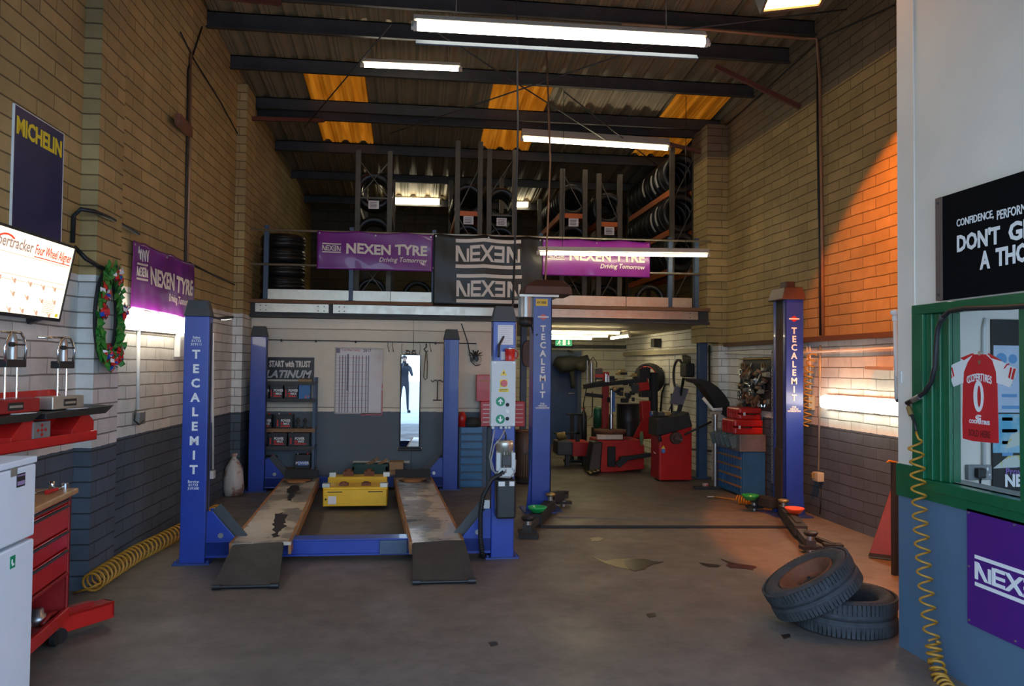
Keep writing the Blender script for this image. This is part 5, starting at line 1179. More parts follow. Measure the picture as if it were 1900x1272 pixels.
obj('shaft', B().cyl(a, a-Vector((0, 0, .27)), .008, n=8), M['iron'], c); obj('head_bar', B().tube([a+Vector((-.09, 0, .0)), a+Vector((-.07, 0, -.025)), a+Vector((-.04, 0, 0)), a+Vector((.04, 0, 0)), a+Vector((.07, 0, -.025)), a+Vector((.09, 0, .0))], .008, 6), M['iron'], c); obj('foot_bar', B().cyl(a-Vector((.06, 0, .275)), a-Vector((-.06, 0, .275)), .008, n=8), M['iron'], c)
obj('wall_peg', B().cyl(a-Vector((0, .01, 0)), (a.x, YW, a.z), .008, n=8), M['metal'], c)
a = aw(882, 665, .06); c = thing('spot_light', 'black spray of leaves over a round spotlight on the back wall', 'lamp', a)
obj('body', B().cyl(a+Vector((0, .06, 0)), a, .05, n=18).cyl(a, a-Vector((0, .02, 0)), .03, n=14), M['black'], c)
b = B()
for i in range(9): q = PI*i/8; b.bar(a+Vector((0, -.02, .03)), a+Vector((.10*math.cos(q), -.04, .05+.05*math.sin(q)+.02*(i % 2))), .024, .008)
obj('leaf_spray', b, M['blackm'], c); obj('clear_ring', B().lathe([(.045, 0), (.06, 0), (.06, .02), (.045, .02)], a+Vector((.03, -.02, -.005)), 20, 'Y', True), M['galv'], c)
obj('cable', B().tube([aw(856, 600, .02), aw(868, 635, .02), aw(874, 670, .03), aw(882, 678, .03), aw(892, 676, .03)], .007, 6), M['cable'], c)
obj('white_conduit', B().tube([aw(884, 637, .02), aw(886, 655, .03)], .008, 6), M['pipe_w'], c)
# bins, crates and planks on the floor at the wall
x0, x1 = aY(654, 880, 10.6).x, aY(718, 880, 10.6).x; zb = aY(690, 861, 10.6).z
bn = thing('storage_bin', 'dark green bin full of timber offcuts against the back wall', 'bin', ((x0+x1)/2, 10.6, 0)); M['bin'] = mat('dark green bin', (.012, .055, .04), .5, var=.2)
b = B().box(x0, x1, 10.60, 10.62, 0, zb).box(x0, x1, 10.78, 10.80, 0, zb).box(x0, x0+.02, 10.60, 10.80, 0, zb).box(x1-.02, x1, 10.60, 10.80, 0, zb).box(x0, x1, 10.60, 10.80, 0, .02); obj('tub', b, M['bin'], bn); obj('rim', B().box(x0-.015, x1+.015, 10.588, 10.60, zb-.03, zb), M['bin'], bn)
rng = random.Random(3)
wl4 = ('pale plank sticking up at the left of the green bin', 'broad plank leaning across the middle of the green bin', 'tilted plank at the right of the green bin', 'short dark offcut at the front of the green bin', 'thin slat across the top of the green bin')
for i in range(5):
    xx = x0+.06+(x1-x0-.2)*i/4.5; o = obj('timber_offcut', B().bar((xx-.03, 10.64+.026*i, zb-.10), (xx+.16, 10.63+.026*i, zb+.02+.03*(i % 3)), .055+.012*(i % 2), .028), mat('offcut wood %d' % i, (.22+.03*i, .13+.01*i, .07), .8)); tag(o, wl4[i], 'timber', 'timber offcuts in the green bin')
o = obj('plank', B().box(aw(655, 852, .06).x, aw(760, 852, .06).x, 10.855, 10.895, aw(700, 855, .06).z-.03, aw(700, 855, .06).z), mat('pale plank', (.5, .46, .38), .6)); tag(o, 'long pale plank resting along the wall behind the green bin', 'plank')
x0, x1 = aY(722, 870, 10.6).x, aY(748, 870, 10.6).x; zt_ = aY(735, 857, 10.6).z; cr_ = mat('crate wood', (.34, .21, .10), .75, var=.2)
for i in range(3):
    o = obj('wooden_block', B().box(x0, x1-.02*i*0, 10.62, 10.84, zt_*i/3+.001, zt_*(i+1)/3-.002), cr_, bevel=.004); tag(o, ('bottom wooden block of the stack right of the green bin', 'middle wooden block of the stack right of the green bin', 'topmost wooden block of the stack right of the green bin')[i], 'wooden block', 'wooden blocks right of the green bin')
o = obj('leaning_bar', B().bar(aY(775, 876, 10.70), aw(830, 838, .03), .02, .02), M['steel_dark']); tag(o, 'thin dark bar leaning on the back wall behind the rear lift post', 'bar')
# blue drawer cabinet with red tool chests on top
x0, x1 = aY(850, 850, 10.6).x+.03, aY(896, 850, 10.6).x; zt_ = aY(870, 791, 10.6).z
cb_ = thing('drawer_cabinet', 'blue steel drawer cabinet behind the control post', 'cabinet', ((x0+x1)/2, 10.68, 0)); obj('carcass', B().box(x0-.02, x1+.05, 10.60, 10.89, 0, zt_), M['col_blue'], cb_)
M['blue_drawer'] = mat('drawer blue', (.02, .13, .30), .3, var=.25, coat=.2)
for i in range(8):
    za = zt_*i/8+.012; d_ = obj('drawer', B().box(x0, x1-.01, 10.58, 10.60, za, za+zt_/8-.02), M['blue_drawer'], cb_, bevel=.004); obj('handle', B().box(x0+.06, x1-.08, 10.565, 10.58, za+zt_/8-.045, za+zt_/8-.03), M['blue_drawer'], d_)
x2 = aY(941, 850, 10.5).x; o = obj('cupboard', B().box(x1+.055, x2+.12, 10.61, 10.89, 0, zt_-.01), mat('dark teal cupboard', (.02, .045, .06), .45), bevel=.004); tag(o, 'dark teal cupboard beside the blue drawer cabinet', 'cupboard')
def chest(name, px0, px1, za, zb_, y, rows, label, col='red'):
    x0, x1 = aY(px0, 760, y).x, aY(px1, 760, y).x; t = thing(name, label, 'tool chest', ((x0+x1)/2, y+.12, za)); obj('body', B().box(x0, x1, y, y+.23, za, zb_), M[col], t, bevel=.006)
    for i in range(rows):
        zz_ = zb_-.03-(zb_-za-.05)*(i+.5)/rows; d_ = obj('drawer', B().box(x0+.015, x1-.015, y-.006, y, zz_-.022, zz_+.022), M[col], t); obj('handle', B().box(x0+.03, x1-.03, y-.014, y-.006, zz_+.008, zz_+.015), M['galv'], d_)
    return t
zc1 = zt_+.34
chest('tool_chest', 892, 974, zt_, zc1, 10.62, 5, 'red five-drawer tool chest behind the control box')
t = chest('tool_chest', 884, 936, zc1, zc1+.36, 10.64, 0, 'plain red tool chest stacked on the five-drawer chest')
x0 = aY(884, 700, 10.58).x; obj('lettering', B(frame((x0+.05, 10.638, zc1+.27), (1,0,0), (0,0,1))).box(0, .13, 0, .018, 0, .001).cyl((.065, .05, 0), (.065, .05, .001), .014, n=14), mat('faint gold print', (.5, .25, .1), .5, var=0), t)
o = obj('tool_bag', B().lathe([(0, 0), (.13, 0), (.14, .05), (.12, .10), (.05, .12), (0, .12)], (aY(876, 785, 10.65).x-.01, 10.66, zt_), 18), M['blackm']); tag(o, 'black tool bag slumped on the blue drawer cabinet', 'bag')
o = obj('fuel_can', B().lathe([(0, 0), (.06, 0), (.06, .14), (.03, .2), (0, .2)], (aY(857, 785, 10.6).x, 10.6, zt_), 18), M['red']); tag(o, 'red can on the left end of the blue drawer cabinet', 'can')
# ------------------------------------------------------------------ tyre bay under the mezzanine
def fx_(px, Y): return aY(px, 780, Y).x
def fz_(py, Y, px=1100): return aY(px, py, Y).z
Y0 = 11.0; xc = fx_(975, Y0); zt_ = fz_(797, Y0, 975)
ht = thing('drum_heater', 'brown ribbed drum standing between the control post and the two-post lift', 'drum', (xc, Y0, 0)); rr = .145
b = B().lathe([(0, .06), (rr, .06), (rr, zt_-.03), (rr*.8, zt_-.01), (0, zt_-.01)], (xc, Y0, 0), 28)
for k in range(28): q = 2*PI*k/28; b.bar((xc+rr*math.cos(q), Y0+rr*math.sin(q), .1), (xc+rr*math.cos(q), Y0+rr*math.sin(q), zt_-.08), .012, .02, up=(math.cos(q), math.sin(q), 0))
obj('body', b, mat('brown drum paint', (.16, .10, .07), .5, .3, var=.3), ht); obj('top_rim', B().lathe([(rr-.01, zt_-.03), (rr+.012, zt_-.03), (rr+.012, zt_), (rr-.01, zt_)], (xc, Y0, 0), 28, closed=True), M['rust'], ht); obj('base', B().lathe([(0, 0), (rr+.02, 0), (rr+.02, .06), (0, .06)], (xc, Y0, 0), 28), M['blackm'], ht); obj('handle', B().bar((xc-.05, Y0-rr-.02, .42), (xc+.02, Y0-rr-.02, .42), .02, .02), M['steel_dark'], ht)
# brown pad seen beside the left column
p = aY(985, 656, 11.2); t = thing('padded_panel', 'rounded brown padded panel hanging behind the left column of the two-post lift', 'panel', p)
obj('pad', B(frame((p.x, 11.2, p.z), (1,0,0), (0,0,1))).prism([(.13*math.copysign(abs(math.cos(q))**.6, math.cos(q)), .195*math.copysign(abs(math.sin(q))**.6, math.sin(q))) for q in [2*PI*i/28 for i in range(28)]], -.03, .03), M['brown_cap'], t, bevel=.01)
obj('strap', B().tube([(p.x, 11.21, p.z+.19), (p.x+.01, 11.21, 2.28)], .008, 6), M['cable'], t); obj('flap', B().bar((p.x+.03, 11.2, p.z-.18), (p.x+.06, 11.2, p.z-.58), .02, .09, up=(0, 1, 0)), M['blackm'], t)
# exit sign
p = aY(1046, 635, 15.7); t = thing('exit_sign', 'green emergency exit sign hanging under the ceiling of the tyre bay', 'sign', p); Ms = frame((p.x-.17, 15.7, p.z-.07), (1,0,0), (0,0,1))
M['exit_g'] = mat('exit sign green', (.0, .30, .14), .4, var=0, emit=(0.0, .35, .16), es=.5); M['exit_w'] = mat('exit sign white', (.8, .85, .75), .4, var=0, emit=(.8, .85, .7), es=.45)
obj('panel', B(Ms).box(0, .34, 0, .14, -.02, 0), M['exit_g'], t)
b = B(Ms).ball((.085, .112, .002), (.013, .013, .003), 10, 6); b.bar((.085, .098, .002), (.07, .06, .002), .024, .003, up=(0,0,1)).bar((.07, .062, .002), (.095, .04, .002), .012, .003, up=(0,0,1)).bar((.095, .04, .002), (.09, .012, .002), .012, .003, up=(0,0,1)).bar((.07, .062, .002), (.05, .035, .002), .012, .003, up=(0,0,1)).bar((.05, .035, .002), (.025, .035, .002), .012, .003, up=(0,0,1)).bar((.085, .09, .002), (.115, .075, .002), .01, .003, up=(0,0,1)).bar((.085, .09, .002), (.055, .075, .002), .01, .003, up=(0,0,1))
obj('running_figure', b, M['exit_w'], t); b = B(Ms).box(.15, .21, .015, .125, .0, .003); obj('doorway', b, M['exit_w'], t); obj('arrow', B(Ms).prism([(.262, .12), (.288, .12), (.288, .06), (.305, .06), (.275, .02), (.245, .06), (.262, .06)][::-1], 0, .003), M['exit_w'], t)
obj('hanger', B().tube([(p.x-.1, 15.71, p.z+.07), (p.x-.1, 15.71, 2.28)], .004, 5), M['steel_dark'], t); obj('hanger', B().tube([(p.x+.1, 15.71, p.z+.07), (p.x+.1, 15.71, 2.28)], .004, 5), M['steel_dark'], t)
# dark jacket over the door corner
Yj = 15.9; rng = random.Random(2); p0 = aY(1062, 664, Yj); t = thing('jacket', 'dark jacket hung over the corner of the blue door', 'jacket', p0)
def lump(pts, rs, n=10, jit=.15):
    b = B(); rs = [r*(1+rng.uniform(-jit, jit)) for r in rs]; return b.tube(pts, .05, n, rs=rs)
obj('hook', B().tube([(p0.x, 15.9, p0.z+.12), (p0.x, 16.34, p0.z+.16)], .02, 8), M['steel_dark'], t); obj('body', lump([aY(1030, 668, Yj), aY(1045, 676, Yj), aY(1060, 674, Yj), aY(1075, 672, Yj), aY(1088, 672, Yj), aY(1093, 674, Yj)], [.08, .17, .2, .13, .15, .05]), M['blackm'], t)
obj('sleeve', lump([aY(1058, 680, Yj), aY(1062, 695, Yj), aY(1063, 712, Yj), aY(1063, 720, Yj)], [.07, .06, .05, .04]), M['blackm'], t); obj('hood', lump([aY(1076, 672, Yj-.1), aY(1080, 682, Yj-.1), aY(1084, 690, Yj-.1)], [.12, .12, .03]), mat('khaki jacket', (.035, .032, .022), .8), t)
# tyre changer
Yc = 12.0; tcg = thing('tyre_changer', 'large red tyre changing machine with dark arms and a round turntable', 'tyre changer', (fx_(1150, Yc), Yc+.3, 0))
def bxp(b, px0, px1, py0, py1, Y, d): return b.box(fx_(px0, Y), fx_(px1, Y), Y, Y+d, min(fz_(py0, Y), fz_(py1, Y)), max(fz_(py0, Y), fz_(py1, Y)))
z0 = 0.02; zb = fz_(816, Yc)
x0, x1 = fx_(1110, Yc), fx_(1196, Yc); xm = fx_(1135, Yc)
b = B(frame((0, Yc, 0), (1,0,0), (0,0,1))); b.prism([(x0+.05, 0), (xm+.05, 0), (x1, .05), (x1, zb-.1), (x1-.05, zb), (x0, zb), (x0, .12)], -.62, 0)
obj('cabinet', b, M['red'], tcg, bevel=.012)
obj('side_cover', bxp(B(), 1128, 1143, 828, 866, Yc-.03, .03), M['blackm'], tcg, bevel=.01)
obj('pedal_housing', B().add([(fx_(1092, Yc-.2), Yc-.2, .02), (fx_(1115, Yc-.2), Yc-.2, .02), (fx_(1115, Yc-.2), Yc+.2, .02), (fx_(1092, Yc-.2), Yc+.2, .02), (fx_(1098, Yc), Yc-.1, zb-.02), (fx_(1116, Yc), Yc-.1, zb-.02), (fx_(1116, Yc), Yc+.2, zb-.02), (fx_(1098, Yc), Yc+.2, zb-.02)], [(3,2,1,0),(4,5,6,7),(0,1,5,4),(1,2,6,5),(2,3,7,6),(3,0,4,7)]), M['black'], tcg, bevel=.02)
for i in range(3): obj('pedal', B().box(fx_(1094+7*i, Yc-.35), fx_(1099+7*i, Yc-.35), Yc-.36, Yc-.18, .03+.02*i, .05+.02*i), M['brass'], tcg)
obj('bead_breaker', B().bar((fx_(1146, Yc-.1), Yc-.1, fz_(862, Yc)), (fx_(1146, Yc-.1)+.12, Yc-.12, fz_(848, Yc)), .07, .10).bar((fx_(1150, Yc-.1), Yc-.1, fz_(850, Yc)), (fx_(1208, Yc-.1), Yc-.1, fz_(842, Yc)), .09, .06), M['blackm'], tcg, bevel=.006)
xt = fx_(1132, Yc+.25); zt_ = fz_(797, Yc+.2)
obj('turntable', B().lathe([(0, zb), (.11, zb), (.11, zt_-.10), (.22, zt_-.07), (.26, zt_-.03), (.26, zt_), (0, zt_)], (xt, Yc+.25, 0), 32), M['rust'], tcg); obj('clamp_bar', B().box(fx_(1108, Yc-.05), fx_(1156, Yc-.05), Yc-.06, Yc+.02, zt_-.13, zt_-.055), M['galv'], tcg, bevel=.006)
xs = fx_(1134, Yc+.2); obj('vertical_shaft', B().cyl((xs, Yc+.2, zt_+.02), (xs, Yc+.2, fz_(770, Yc)), .045, n=16).cyl((xs, Yc+.2, zt_), (xs, Yc+.2, fz_(724, Yc)), .017, n=12), M['chrome'], tcg); obj('shaft_sleeve', B().box(xs+.02, xs+.06, Yc+.19, Yc+.21, fz_(765, Yc), fz_(727, Yc)), mat('blue label strip', (.03, .14, .4), .5), tcg)
obj('mount_head', B().lathe([(0, zt_+.0), (.03, zt_+.0), (.02, zt_+.04), (0, zt_+.05)], (xs, Yc+.2, 0), 14), M['metal'], tcg)
xcx = fx_(1196, Yc+.45); ztp = fz_(682, Yc)
b = B(); b.bar((xcx+.03, Yc+.45, zb-.02), (xcx, Yc+.45, fz_(745, Yc)), .15, .15); b.bar((xcx-.02, Yc+.45, fz_(725, Yc)), (xcx-.06, Yc+.45, fz_(700, Yc)), .17, .16); obj('tilting_column', b, M['red'], tcg, bevel=.01)
b = B(frame((xcx, Yc+.36, 0), (1,0,0), (0,0,1))).prism([(-.22, zb), (.08, zb), (.08, zb+.34), (-.04, zb+.34)], -.03, 0); obj('column_gusset', b, M['red'], tcg)
obj('column_collar', B().box(xcx-.08, xcx+.08, Yc+.36, Yc+.54, fz_(738, Yc), fz_(725, Yc)), M['black'], tcg); obj('column_head', B().box(xcx-.12, xcx+.06, Yc+.34, Yc+.56, fz_(702, Yc), ztp), M['blackm'], tcg, bevel=.01); obj('head_handle', B().tube([(xcx-.06, Yc+.4, ztp), (xcx-.06, Yc+.4, ztp+.06), (xcx+.02, Yc+.4, ztp+.06), (xcx+.02, Yc+.4, ztp)], .01, 6), M['steel_dark'], tcg)
obj('pressure_tank', B().cyl((xcx+.16, Yc+.5, zb+.1), (xcx+.16, Yc+.5, fz_(690, Yc)), .075, n=18), M['blackm'], tcg)
zA = fz_(716, Yc); xl = fx_(1096, Yc+.3)
obj('swing_arm', B().bar((xcx, Yc+.4, zA+.10), (xl, Yc+.35, zA), .10, .07), M['blackm'], tcg, bevel=.006)
xh = fx_(1120, Yc+.5); obj('helper_post', B().bar((xh+.05, Yc+.6, zb), (xh+.05, Yc+.6, fz_(690, Yc)), .10, .10), M['red_d'], tcg); obj('helper_cylinder', B().cyl((xl+.03, Yc+.4, zA-.02), (xl+.03, Yc+.4, fz_(672, Yc)), .03, n=14).cyl((xl-.04, Yc+.4, zA), (xl-.04, Yc+.4, fz_(668, Yc)), .012, n=10), M['metal'], tcg)
obj('helper_head', B().bar((xl-.1, Yc+.38, zA-.02), (xl+.22, Yc+.38, zA+.05), .12, .08).bar((xl-.08, Yc+.3, zA-.14), (xl+.2, Yc+.3, zA-.17), .06, .06), M['blackm'], tcg, bevel=.008)
obj('control_head', B().box(xl+.06, xl+.17, Yc+.2, Yc+.3, zA+.10, fz_(682, Yc)), mat('grey head', (.10, .09, .08), .5), tcg, bevel=.02); obj('red_band', B().box(xl+.055, xl+.175, Yc+.19, Yc+.31, fz_(700, Yc), fz_(694, Yc)), M['red'], tcg)
for i, px in enumerate((1123, 1125.5, 1129)): xx = fx_(px, Yc+.3); obj('pneumatic_rod', B().cyl((xx, Yc+.3, zA+.06), (xx, Yc+.3, fz_(692+2*i, Yc)), .010, n=8), M['chrome'], tcg)
b = B(); b.tube([(xl-.02, Yc+.42, fz_(672, Yc)), (xl+.06, Yc+.42, fz_(661, Yc)), (xl+.12, Yc+.42, fz_(672, Yc)), (xl+.1, Yc+.42, zA)], .008, 6); b.tube([(xl-.05, Yc+.4, zA-.05), (xl-.1, Yc+.4, zA-.3), (xl-.06, Yc+.38, zA-.58), (xl+.04, Yc+.38, zA-.5), (xl+.05, Yc+.4, zA-.1)], .009, 6); obj('air_line', b, M['cable'], tcg)
rng = random.Random(12)
b = B()
for i in range(34): xx, zz_ = xh+.1+rng.uniform(0, .42), rng.uniform(zA-.25, fz_(690, Yc)); obj('mechanism_block', B().cbox((xx, Yc+.42+rng.uniform(-.05, .05), zz_), (rng.uniform(.03, .12), .08, rng.uniform(.03, .08))), [M['blackm'], M['steel_dark'], M['brass'], M['blackm']][i % 4], tcg, bevel=.01)
# dark drum and bench of junk behind the changer
x0 = fx_(1166, 13.0); zd0, zd1 = fz_(792, 13.0), fz_(748, 13.0)
o = obj('waste_drum', B().lathe([(0, 0), (.2, 0), (.205, .02), (.2, .04), (.2, zd1-.3), (.205, zd1-.28), (.2, zd1-.26), (.2, zd1-.01), (.208, zd1), (0, zd1)], (x0, 13.0, 0), 26), M['black']); tag(o, 'black drum standing behind the tyre changer', 'drum')
o = obj('oil_can', B().lathe([(0, 0), (.09, 0), (.09, .30), (.07, .34), (.02, .36), (0, .36)], (fx_(1112, 12.9), 12.95, .62), 18), mat('green tin', (.01, .10, .05), .4, col2=(.5, .05, .06), thr=(.62, .64), scale=5)); tag(o, 'green tin on a stand left of the tyre changer', 'tin')
o = obj('stand', B().box(fx_(1102, 12.9), fx_(1124, 12.9), 12.8, 13.1, 0, .62), M['blackm'], bevel=.01); tag(o, 'black stand under the green tin behind the tyre changer', 'stand')
# gas bottles and stands in front of the blue door
Yg = 13.4
def gas(px, zt_, r, label, m='black', cap=True):
    x = fx_(px, Yg); t = thing('gas_bottle', label, 'bottle', (x, Yg, 0)); obj('cylinder', B().lathe([(0, 0), (r, 0), (r, zt_-.1), (r*.7, zt_-.03), (r*.3, zt_), (0, zt_)], (x, Yg, 0), 18), M[m], t); obj('valve', B().cyl((x, Yg, zt_), (x, Yg, zt_+.06), .016, n=8).bar((x-.05, Yg, zt_+.05), (x+.03, Yg, zt_+.05), .02, .02), M['red_d'] if cap else M['blackm'], t)
gas(1083, fz_(762, Yg), .06, 'tall black gas bottle with a red valve beside the blue door')
st = thing('bottle_trolley', 'black upright trolley frame in front of the blue door', 'trolley', (fx_(1067, Yg), Yg-.1, 0)); xx = fx_(1067, Yg)
b = B();
for dx in (-.07, .06): obj('upright', B().bar((xx+dx, Yg-.1, .04), (xx+dx, Yg-.1, fz_(768, Yg)), .06, .05), M['blackm'], st)
obj('cross_bar', B().bar((xx-.17, Yg-.1, fz_(768, Yg)), (xx+.1, Yg-.1, fz_(768, Yg)), .05, .03), M['blackm'], st); obj('base', B().box(xx-.2, xx+.12, Yg-.2, Yg, 0, .04), M['blackm'], st)
# low red jack and grey bin by the left column
t = thing('inflation_bench', 'low red and grey tyre bench in front of the blue door', 'bench', (fx_(1065, 12.6), 12.7, 0)); Yb = 12.6
obj('red_body', B().box(fx_(1063, Yb), fx_(1096, Yb), Yb, Yb+.5, .18, fz_(820, Yb)), M['red'], t, bevel=.01); obj('grey_bin', B().box(fx_(1034, Yb), fx_(1062, Yb), Yb-.05, Yb+.4, .20, fz_(818, Yb)), M['grey_cap'], t, bevel=.02); obj('top_bar', B().box(fx_(1030, Yb), fx_(1078, Yb), Yb+.1, Yb+.16, fz_(806, Yb), fz_(803, Yb)), M['blackm'], t)
for px in (1056, 1088): obj('leg', B().box(fx_(px, Yb)-.03, fx_(px, Yb)+.03, Yb+.1, Yb+.2, 0, .2), M['steel_dark'], t)
obj('post', B().box(fx_(1075, Yb)-.03, fx_(1075, Yb)+.03, Yb+.1, Yb+.16, .3, fz_(803, Yb)), M['blackm'], t)
b, pts = coil(B(), [(fx_(1036, Yb), Yb+.1, fz_(816, Yb)+.045), (fx_(1052, Yb), Yb+.1, fz_(814, Yb)+.05)], .055, .012, 6); o = obj('rope_coil', b, M['brass']); tag(o, 'coil of pale hose lying on the grey bin in the tyre bay', 'hose')
# wheel balancer
Yw = 10.97; wb = thing('wheel_balancer', 'red wheel balancing machine with a dark tool tray and raised black guard', 'wheel balancer', (fx_(1254, Yw), Yw+.25, 0))
x0, x1 = fx_(1225, Yw), fx_(1284, Yw); za, zbk = fz_(806, Yw, 1250), fz_(793, Yw, 1250)
b = B(frame((0, Yw, 0), (1,0,0), (0,0,1))).prism([(x0, .02), (x1, .02), (x1, zbk+.03), (x0+.25, za+.06), (x0, za-.02)], -.42, 0); obj('cabinet', b, M['red'], wb, bevel=.008)
obj('side_skin', B().box(x0-.012, x0, Yw+.02, Yw+.40, .03, za-.03), M['red_d'], wb)
b = B(frame((0, Yw, 0), (1,0,0), (0,0,1))); zt2 = fz_(770, Yw, 1250); b.prism([(x0-.06, za-.02), (x0+.22, za+.05), (x1, zbk+.02), (x1-.06, zt2+.05), (x0+.3, zt2), (x0-.05, zt2-.05)], -.40, .03); obj('weight_tray', b, M['blackm'], wb, bevel=.012)
xs, zs = fx_(1254, Yw), fz_(812, Yw, 1254)
obj('flange', B().lathe([(0, -.02), (.11, -.02), (.115, .0), (.10, .02), (.05, .03), (.045, .06), (0, .06)], (xs, Yw-.04, zs), 28, 'Y') if False else B().cyl((xs, Yw, zs), (xs, Yw-.05, zs), .095, .085, n=28).cyl((xs, Yw-.05, zs), (xs, Yw-.09, zs), .05, n=20), mat('brown flange', (.09, .055, .04), .5, .4), wb)
obj('shaft', B().cyl((xs, Yw-.09, zs), (xs, Yw-.24, zs-.005), .016, n=12), M['chrome'], wb)
obj('arm_lever', B().tube([(xs-.25, Yw-.01, zs+.03), (xs-.24, Yw-.03, zs-.05)], .025, 8), M['black'], wb)
p = Vector((fx_(1231, Yw), Yw-.002, fz_(836, Yw, 1240))); obj('round_sticker', B().cyl(p, p+Vector((0, -.003, 0)), .03, n=20), mat('sticker blue', (.08, .22, .6), .5, var=0), wb); obj('triangle_sticker', B(frame((p.x, p.y, p.z+.03), (1,0,0), (0,0,1))).prism([(-.035, 0), (.03, 0), (0, .05)], 0, .003), M['sign_y'], wb)
p = Vector((x0-.013, Yw+.22, fz_(843, Yw, 1215))); obj('side_lettering', B(frame(p, (0, -1, 0), (0, 0, 1))).bar((-.05, .02, 0), (.0, -.01, 0), .012, .001, up=(0, 0, 1)).bar((-.0, .01, 0), (.06, -.005, 0), .010, .001, up=(0, 0, 1)), M['cream'], wb)
o_ = Vector((fx_(1244, Yw+.3), Yw+.32, fz_(768, Yw+.3, 1250))); q_ = Vector((fx_(1262, Yw+.3), Yw+.30, fz_(735, Yw+.3, 1250)))
obj('screen_post', B().bar((fx_(1272, Yw), Yw+.32, zt2), (fx_(1277, Yw), Yw+.32, fz_(752, Yw, 1250)), .06, .05).bar((fx_(1272, Yw), Yw+.32, fz_(755, Yw, 1250)), (fx_(1288, Yw), Yw+.32, fz_(725, Yw, 1250)), .012, .012).bar((fx_(1254, Yw), Yw+.32, fz_(765, Yw, 1250)), (fx_(1272, Yw), Yw+.32, fz_(720, Yw, 1250)), .012, .012), M['blackm'], wb)
obj('display_panel', B(frame((fx_(1266, Yw), Yw+.31, fz_(752, Yw, 1250)), (1, 0, -.2), (.35, 0, 1))).box(-.09, .12, .0, .27, -.015, .0), mat('display grey', (.13, .13, .15), .3), wb)
# black guard hood: an arc shell in front of the right wall
gc = Vector((fx_(1290, Yw), Yw-.12, fz_(792, Yw, 1290))); 
pts_o = [(1282, 702), (1300, 703), (1318, 708), (1333, 718), (1346, 733), (1356, 750), (1362, 768), (1364, 776)]
pts_i = [(1284, 708), (1298, 712), (1308, 722), (1317, 735), (1326, 752), (1338, 765), (1350, 774), (1362, 779)]
b = B(); vs = []
for (ax, ay), (cx_, cy) in zip(pts_o, pts_i):
    for Yq in (Yw-.20, Yw+.06): vs.append(aY(ax, ay, Yq if Yq < Yw else Yw-.20)+Vector((0, Yq-(Yw-.20), 0)))
    for Yq in (Yw+.06, Yw-.20): vs.append(aY(cx_, cy, Yw-.20)+Vector((0, Yq-(Yw-.20), 0)))
n = len(pts_o); fs = []
for i in range(n-1):
    a, c = 4*i, 4*(i+1)
    for k in range(4): fs.append((a+k, a+(k+1) % 4, c+(k+1) % 4, c+k))
fs += [(0, 1, 2, 3), (4*n-1, 4*n-2, 4*n-3, 4*n-4)]
b.add(vs, fs, False); obj('guard_hood', b, M['black'], wb, bevel=.006)
b = B(); b.tube([aY(1270, 806, Yw-.05), aY(1320, 782, Yw-.08)], .016, 8); b.tube([aY(1283, 706, Yw-.1), aY(1268, 700, Yw+.2), aY(1262, 740, Yw+.35), aY(1258, 765, Yw+.35)], .02, 8); obj('guard_arm', b, M['black'], wb)
rng = random.Random(21)
for i in range(14):
    px, py = rng.uniform(1208, 1262), rng.uniform(760, 778); p = aY(px, py, Yw+.12); mm = [M['blackm'], M['steel_dark'], M['blue2'], M['paper'], M['metal'], M['brass']][i % 6]
    obj('balance_weight', B().cbox((min(max(p.x, x0-.02), x1-.1), Yw+.06+rng.uniform(0, .25), zt2+rng.uniform(-.0, .02)), (rng.uniform(.04, .11), .07, rng.uniform(.03, .07))), mm, wb, bevel=.008)
o = obj('rag', B().tube([aY(1190, 800, Yc-.02), aY(1191, 812, Yc-.025), aY(1190, 826, Yc-.03)], .03, 8, rs=[.02, .035, .015]), mat('green grey rag', (.16, .2, .09), .8)); tag(o, 'greenish rag hanging over the right front edge of the tyre changer', 'rag')
# things on the right wall of the tyre bay
XW = 4.5
def axw(px, py, off=.02): return aX(px, py, XW-off)
c = axw(1216, 702, .12); t = thing('inner_ring', 'dark tyre ring with a red inside hanging on the tyre bay wall', 'tyre', c)
Mi = Matrix.Translation((c.x-.12, c.y, c.z)) @ Matrix.Rotation(math.radians(38), 4, 'Z'); obj('outer_ring', B(Mi).lathe([(.225, -.08), (.275, -.09), (.285, 0), (.275, .09), (.225, .08)], (0, 0, 0), 32, 'X', True), M['rubber'], t); obj('inner_band', B(Mi).lathe([(.212, -.085), (.228, -.085), (.228, .085), (.212, .085)], (0, 0, 0), 32, 'X', True), M['red'], t); obj('peg', B().cyl((c.x-.25, c.y, c.z+.19), (4.5, c.y, c.z+.19), .015, n=8), M['steel_dark'], t)
c = axw(1261, 696, .1); t = thing('bead_ring', 'thin black ring hanging from a dark clamp on the tyre bay wall', 'ring', c)
obj('ring', B().lathe([(.24, -.015), (.275, -.015), (.275, .015), (.24, .015)], (c.x-.02, c.y, c.z), 36, 'X', True), M['rubber'], t); obj('clamp', B().box(c.x-.05, 4.5, c.y-.45, c.y-.15, c.z-.02, c.z+.20), M['blackm'], t, bevel=.02)
b = B();
for k in range(4): b.tube([(c.x, c.y-.2-.05*k, c.z+.18), (c.x-.03, c.y-.22-.05*k, c.z+.34), (c.x, c.y-.36-.05*k, c.z+.30), (c.x, c.y-.4-.04*k, c.z+.18)], .008, 6)
obj('cables', b, M['cable'], t)
wtube('rubber_hose', 'looped black rubber hose hanging on the tyre bay wall above the balancer', 'hose', [axw(1225, 765), axw(1228, 730), axw(1233, 714), axw(1241, 712), axw(1246, 722), axw(1246, 765)], .016, 'cable')
